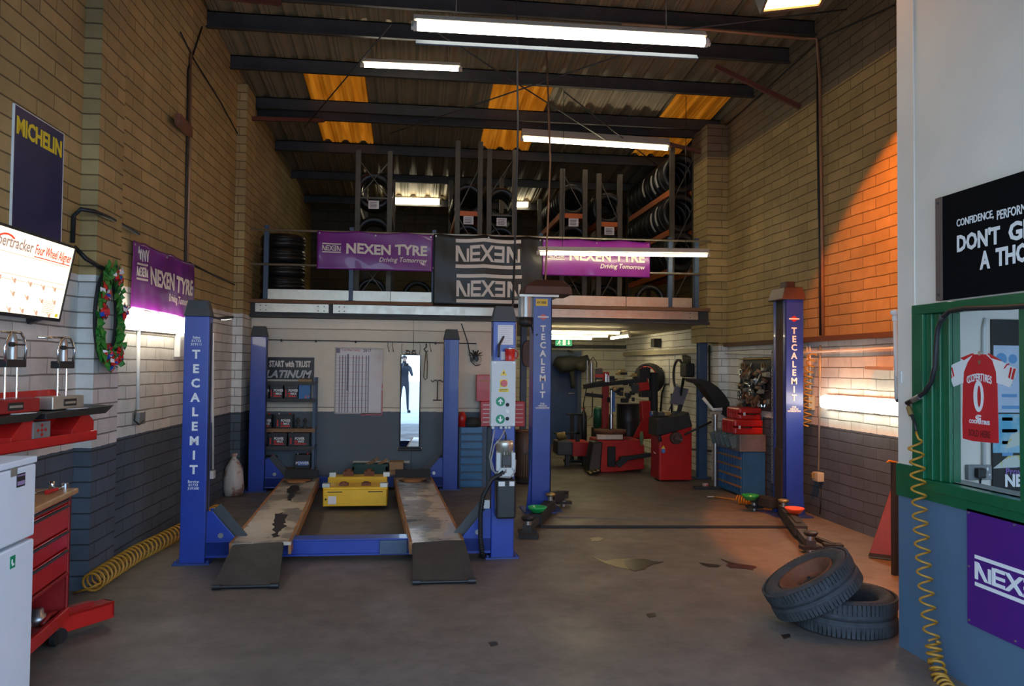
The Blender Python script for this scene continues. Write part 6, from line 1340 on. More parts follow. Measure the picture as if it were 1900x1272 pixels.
wtube('wall_conduit', 'thin pale conduit on the tyre bay wall above the hose loop', 'conduit', [axw(1241, 712, .015), axw(1241, 665, .015)], .012, 'pipe_w')
wtube('wall_conduit', 'pale conduit on the tyre bay wall beside the thin black ring', 'conduit', [axw(1252, 705, .015), axw(1252, 650, .015)], .012, 'pipe_w')
o = obj('switch_box', B().cbox(axw(1250, 720, .04), (.08, .22, .18)), M['pipe_w'], bevel=.008); tag(o, 'pale switch box on the tyre bay wall below the thin black ring', 'switch')
o = obj('wall_speaker', B().cbox(axw(1217, 636, .08), (.14, .2, .16)), M['blackm'], bevel=.01); tag(o, 'small dark box fixed high on the tyre bay wall', 'speaker')
wtube('wall_pipe', 'dark pipe on the right wall of the tyre bay behind the blue column', 'pipe', [axw(1316, 640, .03), axw(1316, 745, .03), axw(1322, 765, .03), axw(1335, 768, .03)], .018, 'steel_dark')
wtube('wall_pipe', 'long horizontal pipe low on the right wall beside the balancer', 'pipe', [axw(1270, 832, .06), axw(1330, 837, .05)], .018, 'steel_dark')
# grey post stand
p = aZ(1327, 906); t = thing('post_stand', 'grey round post on a long flat foot right of the balancer', 'stand', p); zt2 = aY(1327, 768, p.y).z
obj('post', B().cyl((p.x, p.y, .03), (p.x, p.y, zt2), .03, n=16), M['metal'], t); obj('foot', B().box(p.x-.30, p.x+.05, p.y-.05, p.y+.05, 0, .035), M['steel_dark'], t, bevel=.006); obj('head', B().bar((p.x-.09, p.y, zt2+.01), (p.x+.08, p.y, zt2+.03), .06, .03).cyl((p.x, p.y, zt2-.03), (p.x, p.y, zt2), .04, n=14), M['galv'], t); obj('head_arm', B().tube([(p.x-.14, p.y+.1, zt2+.22), (p.x-.02, p.y+.05, zt2+.06), (p.x+.10, p.y, zt2+.07)], .022, 8), M['pipe_w'], t)
o = obj('carton', B().cbox((p.x-.14, p.y, .035+.02), (.06, .05, .04)), mat('red white carton', (.6, .5, .45), .6, col2=(.6, .05, .04), thr=(.5, .52), scale=30)); tag(o, 'tiny red and white carton on the flat foot of the grey post', 'carton')
# blue cabinet with bins, cases
Yk = 9.55; x0, x1 = 4.17, 4.47; zk = aX(1370, 838, 4.17).z; zk = aY(1400, 838, Yk).z
bc = thing('parts_cabinet', 'blue slatted parts cabinet against the right wall behind the right lift column', 'cabinet', (4.32, 9.95, 0))
obj('body', B().box(x0, x1, Yk, 10.35, .02, zk), M['blue_cab'], bc, bevel=.006)
for i in range(9): obj('slat', B().box(x0-.02, x0, Yk+.03+i*.088, Yk+.09+i*.088, .04, zk-.01), M['blue_cab'], bc)
for i in range(4): obj('strap', B().box(x0-.028, x0-.018, Yk+.01, 10.34, .12+i*(zk-.1)/4, .145+i*(zk-.1)/4), M['board'], bc)
zk2 = aY(1400, 806, Yk).z
M['bin_grey'] = mat('grey bin plastic', (.13, .13, .13), .5, var=.2); obj('bin_tray', B(frame((0, 0, 0), (0, 1, 0), (0, 0, 1))).prism([(Yk-.02, zk), (10.36, zk), (10.36, zk2), (Yk-.02, zk2)], x0-.05, x1), M['bin_grey'], bc, bevel=.01)
for i in range(5): obj('bin_scoop', B().bar((x0-.05, Yk+.10+i*.16, zk+.05), (x0-.10, Yk+.10+i*.16, zk2-.02), .12, .03, up=(0, 1, 0)), mat('dusty teal', (.12, .16, .16), .5), bc, bevel=.006)
def case(px0, py0, px1, py1, Y, label, tilt=0, M_='red'):
    a = aY(px0, py1, Y); c_ = aY(px1, py0, Y); t = thing('tool_case', label, 'case', ((a.x+c_.x)/2, Y+.2, a.z)); zm = (a.z+c_.z)/2
    xe = min(c_.x, 4.47); b1 = obj('lower_shell', B().box(a.x, xe, Y, Y+.42, a.z, zm-.004), M[M_], t, bevel=.02); obj('upper_shell', B().box(a.x, xe, Y, Y+.42, zm+.004, c_.z), M[M_], t, bevel=.02)
    for k in range(5): obj('rib', B().box(a.x-.008, a.x+.006, Y+.06+k*.075, Y+.09+k*.075, a.z+.02, c_.z-.02), M[M_], t)
    obj('handle', B().tube([(a.x+.12, Y, zm), (a.x+.12, Y-.025, zm), (a.x+.22, Y-.025, zm), (a.x+.22, Y, zm)], .008, 6), M['blackm'], t); obj('latch', B().box(a.x+.05, a.x+.08, Y-.006, Y, zm-.02, zm+.02), M['pipe_w'], t)
    return t
zA_ = zk2; a = aY(1385, 806, 9.6)
case(1363, 779, 1432, 805.5, 9.62, 'worn red tool case lying on the grey bins of the blue cabinet')
case(1372, 757, 1432, 778.5, 9.66, 'bright red tool case, the upper of the two on the blue cabinet')
# rack of hanging parts on the right wall
p0, p1 = axw(1378, 770, .02), axw(1436, 665, .02); yA_, yB_ = p1.y, p0.y; zA_, zB_ = 1.10, p1.z+.02
pr = thing('parts_board', 'wall board crowded with hanging brown and chrome parts above the red cases', 'parts rack', (4.48, (yA_+yB_)/2, zA_))
obj('board', B().box(4.485, 4.5, yA_, yB_, zA_, zB_), M['steel_dark'], pr); obj('top_bar', B().tube([(4.46, yA_-.05, zB_-.02), (4.46, yB_+.05, zB_-.02)], .012, 6), M['brass'], pr)
rng = random.Random(5); ms = [M['rust'], M['metal'], M['steel_dark'], M['board'], M['chrome'], M['pipe_c']]
for i in range(84):
    y, z = rng.uniform(yA_+.05, yB_-.05), rng.uniform(zA_+.05, zB_-.10); k = i % 4; x = 4.44-rng.uniform(0, .05); m = ms[rng.randrange(6)]
    if k == 0: b = B().lathe([(.028, -.01), (.05, -.01), (.05, .01), (.028, .01)], (x, y, z), 14, 'X', True)
    elif k == 1: b = B().cyl((x, y-.05, z), (x, y+.05, z+rng.uniform(-.03, .03)), .022, n=10)
    elif k == 2: b = B().cbox((x, y, z), (.04, rng.uniform(.05, .12), rng.uniform(.03, .07)))
    else: b = B().bar((x, y-.05, z+.05), (x, y+.05, z-.05), .03, .025)
    b.cyl((x, y, z), (4.487, y, z+.01), .006, n=5)
    obj('hanging_part', b, m, pr)
ch = B(); pa_ = aX(1433, 655, 4.42); zz_ = pa_.z
k = 0
while zz_ > .25:
    ch.tube([(4.42+(0 if k % 2 else .012*math.cos(q)), pa_.y+(.012*math.cos(q) if k % 2 else 0), zz_+.024*math.sin(q)) for q in [2*PI*i/8 for i in range(8)]], .004, 5, True); zz_ -= .036; k += 1
ct = thing('hanging_chain', 'long steel chain hanging down beside the parts board on the right wall', 'chain', (4.42, pa_.y, .25)); obj('chain', ch, M['metal'], ct); obj('hook', B().tube([(4.5, pa_.y, pa_.z+.03), (4.42, pa_.y, pa_.z+.03), (4.42, pa_.y, pa_.z)], .007, 6), M['steel_dark'], ct)
# right wall services
wtube('wall_pipe', 'copper coloured downpipe on the right wall above the strip light', 'pipe', [aX(1180, 35, 1.9)*0+Vector((2.2, 8.24, 5.40)), (3.2, 8.24, 5.40), (4.3, 8.24, 5.37), aX(1516, 72, 4.46), aX(1521, 150, 4.47), aX(1525, 400, 4.47), aX(1527, 622, 4.47)], .018, 'pipe_c')
wtube('wall_cable', 'thick dark cable beside the copper coloured downpipe on the right wall', 'cable', [aX(1517, 85, 4.48), aX(1517, 250, 4.485), aX(1521, 450, 4.485), aX(1522, 622, 4.485)], .014, 'cable')
wtube('roof_cable', 'black cable slung under the right eave', 'cable', [aX(1660, 10, 4.47), aX(1525, 70, 4.47), aX(1405, 180, 4.47), aX(1300, 275, 4.47)], .01, 'cable')
wtube('wall_conduit', 'metal conduit dropping from the ledge to the socket on the right wall', 'conduit', [aX(1522, 640, 4.485), aX(1521, 735, 4.485), aX(1519, 872, 4.485)], .012, 'galv')
wtube('wall_conduit', 'left of two pale conduits on the right wall behind the right lift column', 'conduit', [aX(1498, 640, 4.485), aX(1498, 720, 4.485)], .010, 'pipe_w')
wtube('wall_conduit', 'right of two pale conduits on the right wall behind the right lift column', 'conduit', [aX(1503, 640, 4.485), aX(1503, 730, 4.485)], .010, 'pipe_w')
wtube('wall_pipe', 'thin horizontal pipe along the white band of the right wall', 'pipe', [aX(1330, 655, 4.47), aX(1430, 657, 4.47), aX(1660, 645, 4.47)], .010, 'pipe_w')
o = obj('switch_box', B().cbox(aX(1502, 746, 4.46), (.08, .12, .17)), M['cream_pipe'], bevel=.008); tag(o, 'cream switch box on the right wall beside the right lift column', 'switch')
p = aX(1518, 884, 4.46); ct = thing('socket_outlet', 'small metal socket low on the right wall', 'socket', p); obj('box', B().cbox(p, (.08, .12, .10)), M['cream_pipe'], ct, bevel=.008); obj('plug', B().cbox(p+Vector((-.05, .02, .01)), (.05, .05, .06)), M['brass'], ct, bevel=.006); obj('lead', B().tube([p+Vector((.02, 0, -.05)), p+Vector((.03, .0, -.3)), p+Vector((.03, .02, -.42))], .008, 6), M['cable'], ct)
b, pts = coil(B(), [aX(1508, 655, 4.40), aX(1500, 690, 4.40), aX(1498, 730, 4.40), aX(1497, 790, 4.40)], .045, .008, 12); o = obj('air_hose', b, M['hose_y']); tag(o, 'coiled orange air hose hanging behind the right lift column', 'hose')
p0, p1 = aZ(1325, 921, .03), aZ(1368, 926, .03); ho = thing('air_hose', 'orange coiled air hose on the floor in front of the blue cabinet', 'hose', p1)
b, pts = coil(B(), [aZ(1368, 926, .06), aZ(1430, 932, .06)], .048, .009, 13); obj('coil', b, M['hose_y'], ho); obj('hose_tail', B().tube([pts[0], aZ(1355, 925, .02), p0], .008, 6), M['hose_y'], ho); obj('nozzle', B().cyl(p0, p0-Vector((.08, -.02, .005)), .011, n=8), M['metal'], ho)
o = obj('wall_rack', B().bar(aX(1615, 682, 4.44), aX(1668, 684, 4.44), .12, .03), mat('worn rack shelf', (.5, .38, .28), .7)); tag(o, 'worn shelf strip on the right wall above the strip light beside the office', 'shelf')
# ------------------------------------------------------------------ tyres, ramp and puddles on the floor at right
M['rub_old'] = mat('dusty tyre rubber', (.036, .040, .047), .75, var=.45, scale=14, bump=.4, bscale=70); M['rim_rust'] = mat('rusty wheel rim', (.17, .07, .04), .7, .3, var=.4, scale=10)
def car_tyre(nm, c, R, W, rim, rx, ry, label, wheel):
    Mt = Matrix.Translation(c) @ Matrix.Rotation(ry, 4, 'Y') @ Matrix.Rotation(rx, 4, 'X')
    t = thing(nm, label, 'tyre', c)
    b = B(Mt); tyre_mesh(b, (0, 0, 0), R, W, rim, 'Z', 64)
    for k in range(72):
        q = 2*PI*k/72
        for s in (-1, 1): b.M = Mt @ Matrix.Rotation(q+(.02 if s > 0 else 0), 4, 'Z'); b.box(R-.012, R+.004, -.010, .010, s*W*.16 if s > 0 else -W*.46, W*.46 if s > 0 else -W*.16)
    b.M = Mt; obj('tyre_body', b, M['rub_old'], t)
    if wheel:
        b = B(Mt).lathe([(rim+.004, W*.42), (rim-.012, W*.40), (rim-.03, W*.12), (rim-.06, W*.05), (rim*.62, W*.03), (rim*.50, W*.08), (rim*.40, W*.06), (0, W*.06), (0, -W*.02), (rim*.6, -W*.05), (rim-.02, -W*.3), (rim+.004, -W*.42)], n=48, closed=True)
        wv = obj('wheel_rim', b, M['rim_rust'], t)
        b = B(Mt); 
        for k in range(5): q = 2*PI*k/5; b.cyl((rim*.41*math.cos(q), rim*.41*math.sin(q), W*.06), (rim*.41*math.cos(q), rim*.41*math.sin(q), W*.10), .012, n=8)
        b.cyl((0, 0, 0), (0, 0, W*.075), rim*.32, n=20); obj('hub', b, M['blackm'], wv)
    return t
c2 = Vector((2.99, 4.93, .115)); car_tyre('worn_tyre', (2.78, 4.80, .112), .315, .22, .20, 0, 0, 'dusty bare tyre lying flat on the floor beside the office corner', False)
car_tyre('worn_tyre', (2.575, 4.83, .262), .30, .19, .18, math.radians(-7), math.radians(-30), 'dusty wheel with a rusty rim leaning on the flat tyre', True)
# leaning ramp
rp = thing('metal_ramp', 'orange red steel panel leaning in the corner behind the office', 'panel', (4.2, 6.4, 0))
Mr = frame((3.98, 6.47, .012), (.80, -.6, 0), (.42, .02, 1.1)); b = B(Mr).box(0, .20, .02, .85, -.02, .02); obj('panel', b, M['rust_edge'], rp) if False else obj('panel', b, mat('orange red oxide', (.20, .03, .014), .5, var=.25), rp, bevel=.004)
obj('edge_strip', B(Mr).box(0, .20, .0, .03, -.025, .025), M['blackm'], rp)
xq = aY(1661, 960, 5.9).x; ps = thing('guard_post', 'dark upright post topped with an orange hook behind the office corner', 'post', (xq, 5.9, 0))
obj('post', B().box(xq-.02, xq+.03, 5.88, 5.93, 0, aY(1658, 858, 5.9).z), M['blackm'], ps, bevel=.004); obj('orange_tip', B().tube([(xq+.02, 5.9, aY(1658, 858, 5.9).z), (xq-.05, 5.9, aY(1658, 858, 5.9).z+.015), (xq-.07, 5.9, aY(1658, 858, 5.9).z)], .01, 6), M['hose_y'], ps)
# puddles and stains with their own shape
def puddle(pts, m, label, z=.003):
    P = [aZ(x, y, z) for x, y in pts]; b = B(); n = len(P); c = sum(P, Vector())/n
    b.add([Vector((p.x, p.y, z)) for p in P]+[Vector((p.x, p.y, .0005)) for p in P], [tuple(range(n))]+[(i, n+i, n+(i+1) % n, (i+1) % n) for i in range(n)], False); tag(obj('oil_puddle', b, m), label, 'puddle')
def wob(pts, s, k=3, a=.25):
    r = random.Random(s); out = []
    for i in range(len(pts)):
        x0, y0 = pts[i]; x1, y1 = pts[(i+1) % len(pts)]
        for j in range(k): t = j/k; L = abs(x1-x0)+3; out.append((x0+(x1-x0)*t+r.uniform(-a, a)*6, y0+(y1-y0)*t+r.uniform(-a, a)*4))
    return out
M['oil_y'] = mat('yellowish spilt oil', (.15, .11, .035), .38, var=.3); M['oil_d'] = mat('dark spilt oil', (.03, .018, .012), .3, var=.3); M['oil_r'] = mat('reddish spilt oil', (.06, .015, .01), .3)
puddle(wob([(1096, 1032), (1125, 1040), (1145, 1036), (1165, 1036), (1185, 1037), (1203, 1043), (1196, 1052), (1180, 1056), (1160, 1054), (1142, 1050), (1122, 1044)], 2, 3, .15), M['oil_y'], 'yellowish oil puddle in the middle of the floor')
puddle(wob([(1158, 1039), (1176, 1036), (1198, 1037), (1214, 1041), (1231, 1042), (1213, 1045), (1203, 1050), (1196, 1055), (1178, 1058), (1166, 1053), (1159, 1046)], 3, 3, .15), M['oil_d'], 'dark oil puddle overlapping the yellowish puddle', .005)
puddle(wob([(1298, 1044), (1322, 1045), (1340, 1049), (1325, 1052), (1306, 1049)], 4), M['oil_d'], 'small dark oil spot left of the reddish oil stain')
puddle(wob([(1338, 1036), (1360, 1043), (1404, 1051), (1398, 1056), (1360, 1054), (1346, 1048), (1352, 1043)], 5), M['oil_r'], 'reddish oil stain at the right of the floor')
puddle(wob([(1094, 998), (1110, 995), (1122, 998), (1112, 1003), (1098, 1004)], 6), M['oil_y'], 'small yellowish stain behind the oil puddle')
for i, (x, y, lb) in enumerate(((1208, 1140, 'dark spot on the floor right of the lift ramp'), (1458, 1179, 'flat dark scrap on the floor in front of the tyres'), (915, 1193, 'dark spot on the floor in front of the right ramp'))):
    puddle(wob([(x-9, y-2), (x+7, y-4), (x+9, y+2), (x-4, y+5)], 10+i, 3, .1), M['oil_d'], lb)
# ------------------------------------------------------------------ office front
def ao(px, py, off=0.0): return aX(px, py, XO-off)
p = ao(1754, 566, .012); sl, sz0, sz1 = 1.6, 2.035, 2.605
yS = ao(1745, 370).y; bs = thing('shop_sign', 'black DON\'T sign with white lettering above the office window', 'sign', (XO, yS-.9, sz0))
Mo = frame((XO-.025, yS, sz0), (0, -1, 0), (0, 0, 1))
obj('board', B(Mo).box(0, 1.9, 0, sz1-sz0, -.025, 0), M['sign_black'], bs); obj('end_strip', B(Mo).box(-.004, .05, 0, sz1-sz0, -.02, .004), mat('brown end strip', (.13, .09, .075), .6), bs)
b = B(Mo)
def wd(tx, px0, px1, pyb, cap, bold):
    a = ao(px0, pyb); b.text(tx, .1, yS-a.y, a.z-sz0, 0, .002, bold, 'LEFT', fit=a.y-ao(px1, pyb-(px1-px0)*.2).y, fith=cap)
wd('CONFIDENCE,', 1783, 1852, 421, .047, .012); wd('PERFORMANCE', 1858, 1950, 408, .047, .012)
wd("DON'T", 1783, 1863, 467, .094, .035); wd('GIVE', 1880, 1960, 447, .094, .035); wd('A', 1828, 1847, 499, .094, .035); wd('THOUGHT', 1857, 2010, 493, .094, .035)
obj('lettering', b, M['white_l'], bs)
for x, y in ((.02, .03), (.02, sz1-sz0-.03)): obj('screw', B(Mo).cyl((x, y, .004), (x, y, .008), .007, n=8), M['steel_dark'], bs)
yP = ao(1798, 1000).y; zP0, zP1 = ao(1797, 1154).z, ao(1800, 943).z; pp = thing('purple_sign', 'purple NEXEN sign panel on the blue office wall under the window', 'sign', (XO, yP-.6, zP0))
Mo = frame((XO-.012, yP, zP0), (0, -1, 0), (0, 0, 1)); M['purple_p'] = mat('purple sign panel', (.075, .012, .19), .35, var=.06)
obj('board', B(Mo).box(0, 1.3, 0, zP1-zP0, -.012, 0), M['purple_p'], pp); b = B(Mo); lx, lz0 = yP-ao(1813, 1050).y, ao(1813, 1085).z-zP0; logo(b, lx, lz0, .56, ao(1813, 1028).z-zP0-lz0); obj('lettering', b, M['white_l'], pp)
for x, y in ((.015, .02), (.015, zP1-zP0-.02), (.33, .02), (.33, zP1-zP0-.02), (.015, (zP1-zP0)/2)): obj('screw', B(Mo).cyl((x, y, 0), (x, y, .004), .006, n=8), M['metal'], pp)
# jersey shaped board hanging inside the window
XJ = XO+.046
def aj(px, py): v = aX(px, py, XJ); return (3.95-v.y, v.z-1.2)
js = thing('jersey_sign', 'red football shirt shaped COOPERTIRES board hanging inside the office window', 'sign', (XJ, 3.7, 1.3)); Mj = frame((XJ, 3.95, 1.2), (0, -1, 0), (0, 0, 1))
body = [(1803, 657), (1834, 657), (1848, 668), (1850, 700), (1852, 780), (1853, 822), (1838, 821), (1806, 818), (1787, 813), (1786, 780), (1787, 720), (1788, 690), (1794, 665)]
obj('body', B(Mj).prism([aj(*p) for p in body][::-1], -.002, .002), mat('shirt red', (.56, .012, .02), .4, var=.04), js)
for sl_ in ([(1806, 657), (1794, 664), (1770, 675), (1760, 681), (1766, 706), (1770, 717), (1788, 710), (1789, 690), (1796, 672)], [(1830, 657), (1842, 668), (1849, 690), (1850, 710), (1874, 718), (1883, 700), (1887, 683), (1870, 677), (1850, 664)]):
    obj('sleeve', B(Mj).prism([aj(*p) for p in sl_][::-1], -.003, .003), M['white_l'], js)
b = B(Mj)
for q in ([(1761, 684), (1763.5, 683), (1768, 700), (1766, 702)], [(1766, 682), (1768, 681), (1772, 697), (1770, 699)], [(1876, 681), (1879, 682), (1875, 702), (1872, 700)], [(1882, 683), (1886, 684), (1881, 704), (1877, 703)], [(1783, 664), (1805, 655), (1806, 658), (1790, 668)], [(1834, 655), (1852, 665), (1858, 669), (1840, 664)], [(1868, 676), (1872, 674), (1866, 683), (1863, 684)]): b.prism([aj(*p) for p in q][::-1], -.0045, .0045)
obj('sleeve_stripe', b, M['rib_r'], js)
def jt(b, s, px, py, size, sx=1.0, bold=.02): x, y = aj(px, py); return b.text(s, size, x, y, .003, .001, bold, 'CENTER', sx)
b = B(Mj); W_ = aj(1838, 700)[0]-aj(1793, 700)[0]
s = 'COOPERTIRES'
for i, ch in enumerate(s): k = (i-5)/5; x, y = aj(1818, 706); b.text(ch, .055, x+k*W_*.46, y-.014*k*k+.0, .003, .001, .02, 'CENTER', .62)
obj('arched_print', b, M['white_l'], js); b = B(Mj)
jt(b, 'COOPERTIRES', 1818, 786, .028, .85, .03)
obj('maker_print', b, M['white_l'], js)
jt2 = B(Mj); jt(jt2, 'SOLD HERE', 1818, 810, .05, .62, .01); obj('dark_print', jt2, mat('dark red print', (.12, .01, .01), .5, var=0), js)
x, y = aj(1817, 735); b = B(Mj); n = 32; oz = [(x+.036*math.cos(2*PI*i/n), y+.082*math.sin(2*PI*i/n)) for i in range(n)]; iz = [(x+.004+.015*math.cos(2*PI*i/n), y+.058*math.sin(2*PI*i/n)) for i in range(n)]
b.add([(px, py, .003) for px, py in oz]+[(px, py, .003) for px, py in iz]+[(px, py, .006) for px, py in oz]+[(px, py, .006) for px, py in iz], [(i, (i+1) % n, n+(i+1) % n, n+i) for i in range(n)]+[(2*n+i, 2*n+(i+1) % n, 3*n+(i+1) % n, 3*n+i) for i in range(n)]+[(i, (i+1) % n, 2*n+(i+1) % n, 2*n+i) for i in range(n)])
obj('tyre_graphic', b, M['white_l'], js); x, y = aj(1817, 774); b = B(Mj); b.tube([(x+.02*math.cos(q), y+.011*math.sin(q), .003) for q in [PI*i/10+.6 for i in range(17)]], .0035, 5); b.tube([(x+.011*math.cos(q)+.004, y+.006*math.sin(q), .003) for q in [PI*i/10+.6 for i in range(17)]], .003, 5); obj('ring_mark', b, M['white_l'], js)
x, y = aj(1818, 672); obj('crest', B(Mj).prism([(x-.01, y+.012), (x+.01, y+.012), (x+.01, y-.003), (x, y-.012), (x-.01, y-.003)][::-1], .003, .004), M['pipe_c'], js); x, y = aj(1818, 655); obj('suction_hook', B(Mj).cyl((x, y, -.004), (x, y, .004), .012, n=12), M['galv'], js)
# inside the office: end wall with posters and a socket
YE = 4.30
def ae(px, py, off=.004): return aY(px, py, YE-off)
dbd = obj('notice_board', B().box(ae(1838, 600).x, 4.45, YE-.014, YE-.001, ae(1840, 905).z, ae(1840, 592).z), M['black']); tag(dbd, 'black notice board on the end wall inside the office', 'notice board')
def poster(label, px0, py0, px1, py1, col, painter):
    a, c_ = ae(px0, py1, .018), ae(px1, py0, .018); t = thing('poster', label, 'poster', a); Mp = frame((a.x, YE-.017, a.z), (1, 0, 0), (0, 0, 1)); obj('sheet', B(Mp).box(0, c_.x-a.x, 0, c_.z-a.z, -.003, 0), col, t); painter(Mp, c_.x-a.x, c_.z-a.z, t); return t
M['blue_print'] = mat('pale blue print', (.12, .30, .55), .5, var=0)
def p1_(Mp, w_, h_, t):
    b = B(Mp).text('Soapy', .10, .17, h_-.12, 0, .001, .03)
    b.cyl((.05, h_-.08, 0), (.05, h_-.08, .001), .035, n=20).cyl((.125, h_-.08, 0), (.125, h_-.08, .001), .028, n=20)
    for i in range(8): b.box(.05, .12+.03*(i % 3), h_-.24-.07*i, h_-.22-.07*i, 0, .001).box(.22, w_-.04, h_-.23-.07*i, h_-.222-.07*i, 0, .001)
    obj('print', b, M['blue_print'], t)
poster('pale blue chart poster upper inside the office', 1845, 642, 1960, 765, mat('pale chart paper', (.45, .55, .68), .5, var=.1), p1_)
def p2_(Mp, w_, h_, t):
    obj('sky_print', B(Mp).box(0, w_, h_*.5, h_, 0, .001), mat('poster sky', (.10, .38, .55), .4, col2=(.55, .62, .62), thr=(.45, .7), scale=4), t)
    b = B(Mp).prism([(.08, h_*.55), (.30, h_*.66), (.34, h_*.90), (.12, h_*.74)], .001, .002).prism([(.0, h_*.30), (w_, h_*.34), (w_, h_*.5), (.1, h_*.46)], .001, .002); obj('picture_shapes', b, mat('poster pale shapes', (.5, .55, .50), .5, col2=(.5, .45, .08), thr=(.55, .6), scale=12), t)
    obj('title', B(Mp).text('Proven Quality', .055, .08, h_*.22, .001, .001, .02), mat('violet lettering', (.22, .12, .42), .5, var=0), t); obj('maker_lettering', B(Mp).text('NEXEN', .10, .075, h_*.07, .001, .001, .04, 'LEFT', .9), M['white_l'], t)
poster('dark Proven Quality NEXEN poster lower inside the office', 1843, 768, 1960, 912, M['black'], p2_)
a = ae(1795, 890, .02); c_ = ae(1839, 862, .02); ct = thing('socket_outlet', 'grey double socket with a black plug inside the office window', 'socket', a); obj('plate', B().box(a.x, c_.x, YE-.03, YE, a.z, c_.z), mat('grey socket', (.22, .23, .24), .4), ct, bevel=.006)
mx_ = (a.x*.58+c_.x*.42); obj('plug', B().cbox((mx_, YE-.045, (a.z+c_.z)/2), (.055, .04, .06)), M['black'], ct, bevel=.01); obj('lead', B().tube([(mx_, YE-.05, (a.z+c_.z)/2-.03), (mx_-.004, YE-.05, a.z-.04), (mx_-.01, YE-.045, 1.06)], .005, 6), M['cable'], ct)
b = B(); xx = a.x*.2+c_.x*.8; zz_ = (a.z+c_.z)/2; b.box(xx-.005, xx+.005, YE-.032, YE-.03, zz_+.012, zz_+.03).box(xx-.018, xx-.008, YE-.032, YE-.03, zz_-.016, zz_-.008).box(xx+.008, xx+.018, YE-.032, YE-.03, zz_-.016, zz_-.008); obj('socket_holes', b, M['white_l'], ct)
o = obj('conduit', B().tube([ae(1826, 862, .015), ae(1826, 610, .015), ae(1830, 590, .015)], .010, 8), M['pipe_w']); tag(o, 'thin white conduit on the end wall inside the office', 'conduit')
# air pipe, black hose and hanging coil on the office corner
XA = XO-.05
def aa(px, py, o=0.0): return aX(px, py, XA-o)
Ya = 4.52
def ay_(px, py): return aY(px, py, Ya)
pp_ = thing('air_pipe', 'white vertical air pipe with a tap at the far corner of the office wall', 'pipe', ay_(1662, 745)); top, bot = ay_(1661, 583), ay_(1664, 742)
obj('pipe', B().tube([top, bot], .0135, 10), M['pipe_w'], pp_); obj('elbow', B().ball(top+Vector((0, 0, .01)), .022, 10, 8).tube([top+Vector((-.03, 0, .012)), top+Vector((.06, -.02, .01)), (XO+.02, 4.40, top.z+.01)], .013, 8).cyl(top-Vector((0, 0, .04)), top-Vector((0, 0, .01)), .019, n=10), M['pipe_w'], pp_)
br = ay_(1664, 699); obj('bracket', B().tube([br, (XO+.0, 4.395, br.z)], .007, 6).cbox((XO-.003, 4.37, br.z), (.008, .02, .07)), M['pipe_w'], pp_); obj('tee', B().tube([bot, bot+Vector((.02, -.08, -.01)), aX(1683, 747, XO-.03)], .013, 8), M['steel_dark'], pp_)
T0 = aX(1684, 747, XO-.035)
bh = thing('black_hose', 'thick black hose looping from the air pipe over the office window', 'hose', T0)
pts = [aX(x, y, XO-.05) for x, y in ((1684, 747), (1700, 739), (1716, 727), (1728, 708), (1735, 680), (1737, 640), (1740, 610), (1748, 590), (1762, 577), (1790, 572), (1830, 571), (1870, 570), (1920, 566), (1990, 560), (2100, 556)) ]
obj('hose', B().tube(pts, .0135, 10), M['cable'], bh); obj('hose_clip', B().cyl(pts[7]-Vector((0, .006, .01)), pts[7]+Vector((0, .006, .01)), .018, n=12), M['steel_dark'], bh); obj('coupling', B().cyl(aX(1694, 742, XO-.05), aX(1707, 735, XO-.05), .017, n=12), M['metal'], bh)
hh = thing('air_hose', 'ochre spiral air hose hanging down the front corner of the office', 'hose', aX(1735, 1262, XO-.10))
q0 = aX(1699, 797, XO-.05); path = [aX(x, y, XO-.075) for x, y in ((1697, 815), (1702, 860), (1707, 960), (1715, 1060), (1722, 1130), (1730, 1190))]
b, pts2 = coil(B(), path, .036, .0065, 14.5, seg=16, taper=lambda t: 1.0); path2 = [path[-1], aX(1736, 1225, XO-.08), aX(1746, 1262, XO-.10), aX(1775, 1300, XO-.14)]
obj('upper_spiral', b, M['hose_y'], hh); b, pts3 = coil(B(), path2, .036, .0075, 11, seg=14); obj('lower_coil', b, M['hose_y'], hh)
obj('lead', B().tube([T0, aX(1690, 765, XO-.045), aX(1697, 785, XO-.05), aX(1700, 800, XO-.06)], .009, 8), M['cable'], hh); obj('coupling', B().cyl(aX(1686, 755, XO-.042), aX(1691, 770, XO-.045), .015, n=10), M['brass'], hh); obj('link', B().tube([aX(1700, 800, XO-.06), aX(1701, 806, XO-.07), pts2[0]], .0065, 8), M['hose_y'], hh)
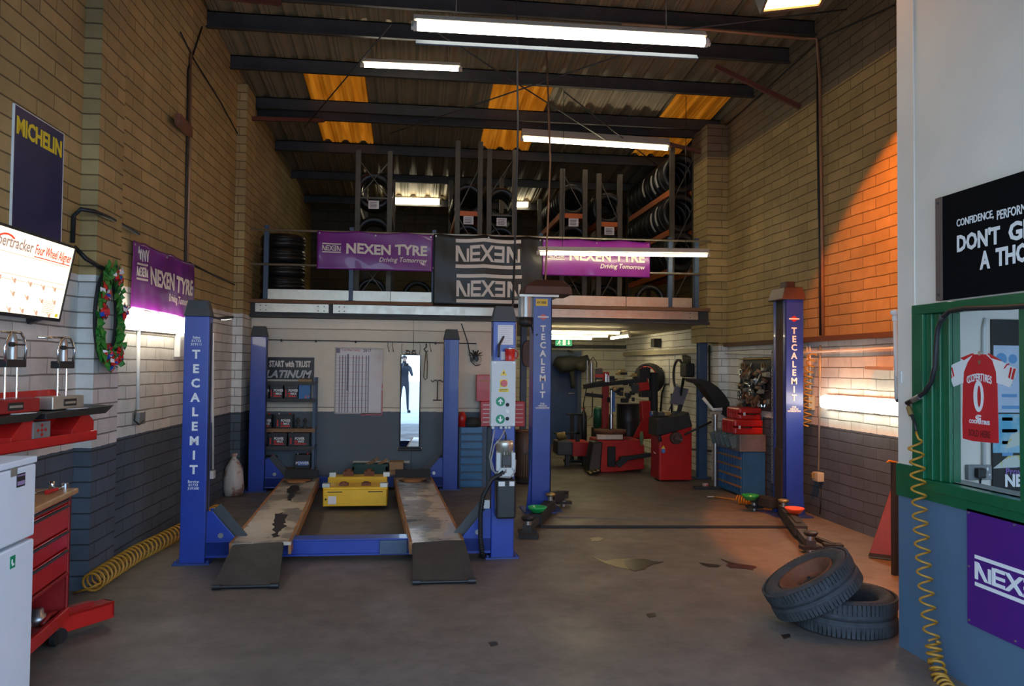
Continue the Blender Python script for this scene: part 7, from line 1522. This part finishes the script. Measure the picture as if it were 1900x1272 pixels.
# ------------------------------------------------------------------ the photographer outside, seen in the mirror
def person(x, y, face):
    t = thing('person', 'person in dark clothes standing outside, seen in the mirror', 'person', (x, y, 0), face); Mp = WM[t.name]
    V = [(0,0,.95), (0,.01,1.12), (0,0,1.33), (0,-.01,1.47), (0,-.02,1.55), (0,-.03,1.66), (.10,0,.90), (.13,-.05,.48), (.15,.02,.09), (.16,-.16,.04), (-.10,0,.90), (-.12,.03,.48), (-.14,.08,.09), (-.15,-.10,.04), (.19,0,1.40), (.24,-.10,1.15), (.08,-.30,1.42), (-.19,0,1.40), (-.24,-.10,1.15), (-.08,-.30,1.42), (.05,-.36,1.48), (-.05,-.36,1.48)]
    E = [(0,1),(1,2),(2,3),(3,4),(4,5),(0,6),(6,7),(7,8),(8,9),(0,10),(10,11),(11,12),(12,13),(3,14),(14,15),(15,16),(3,17),(17,18),(18,19),(16,20),(19,21)]
    Rr = [.15,.145,.17,.10,.055,.085,.095,.062,.045,.04,.095,.062,.045,.04,.065,.05,.036,.065,.05,.036,.035,.035]
    me = bpy.data.meshes.new('body'); me.from_pydata([Vector(v) for v in V], E, []); o = link('body', me, t)
    md = o.modifiers.new('skin', 'SKIN'); 
    for i, r in enumerate(Rr): me.skin_vertices[0].data[i].radius = (r, r*.8)
    me.skin_vertices[0].data[0].use_root = True; o.modifiers.new('sub', 'SUBSURF').levels = 2; o.modifiers['sub'].render_levels = 2
    me.materials.append(mat('dark clothing', (.03, .035, .045), .8)); WM[o.name] = Mp
    obj('hair', B(Mp).ball((0, -.01, 1.70), (.088, .10, .08), 16, 10), mat('dark hair', (.03, .02, .015), .6), t)
    obj('camera', B(Mp).box(-.07, .07, -.44, -.37, 1.45, 1.54).cyl((0, -.44, 1.49), (0, -.52, 1.49), .035, n=16), M['black'], t)
    obj('face', B(Mp).ball((0, -.085, 1.655), (.055, .03, .07), 14, 10), mat('skin', (.45, .28, .2), .6), t)
    for s in (-1, 1): obj('shoe', B(Mp).box(s*.155-.045, s*.155+.045, -.20 if s > 0 else -.14, .08, 0, .085), M['black'], t, bevel=.02)
    return t
person(aY(757, 700, 24.6).x-.12, -2.8, PI-.15)
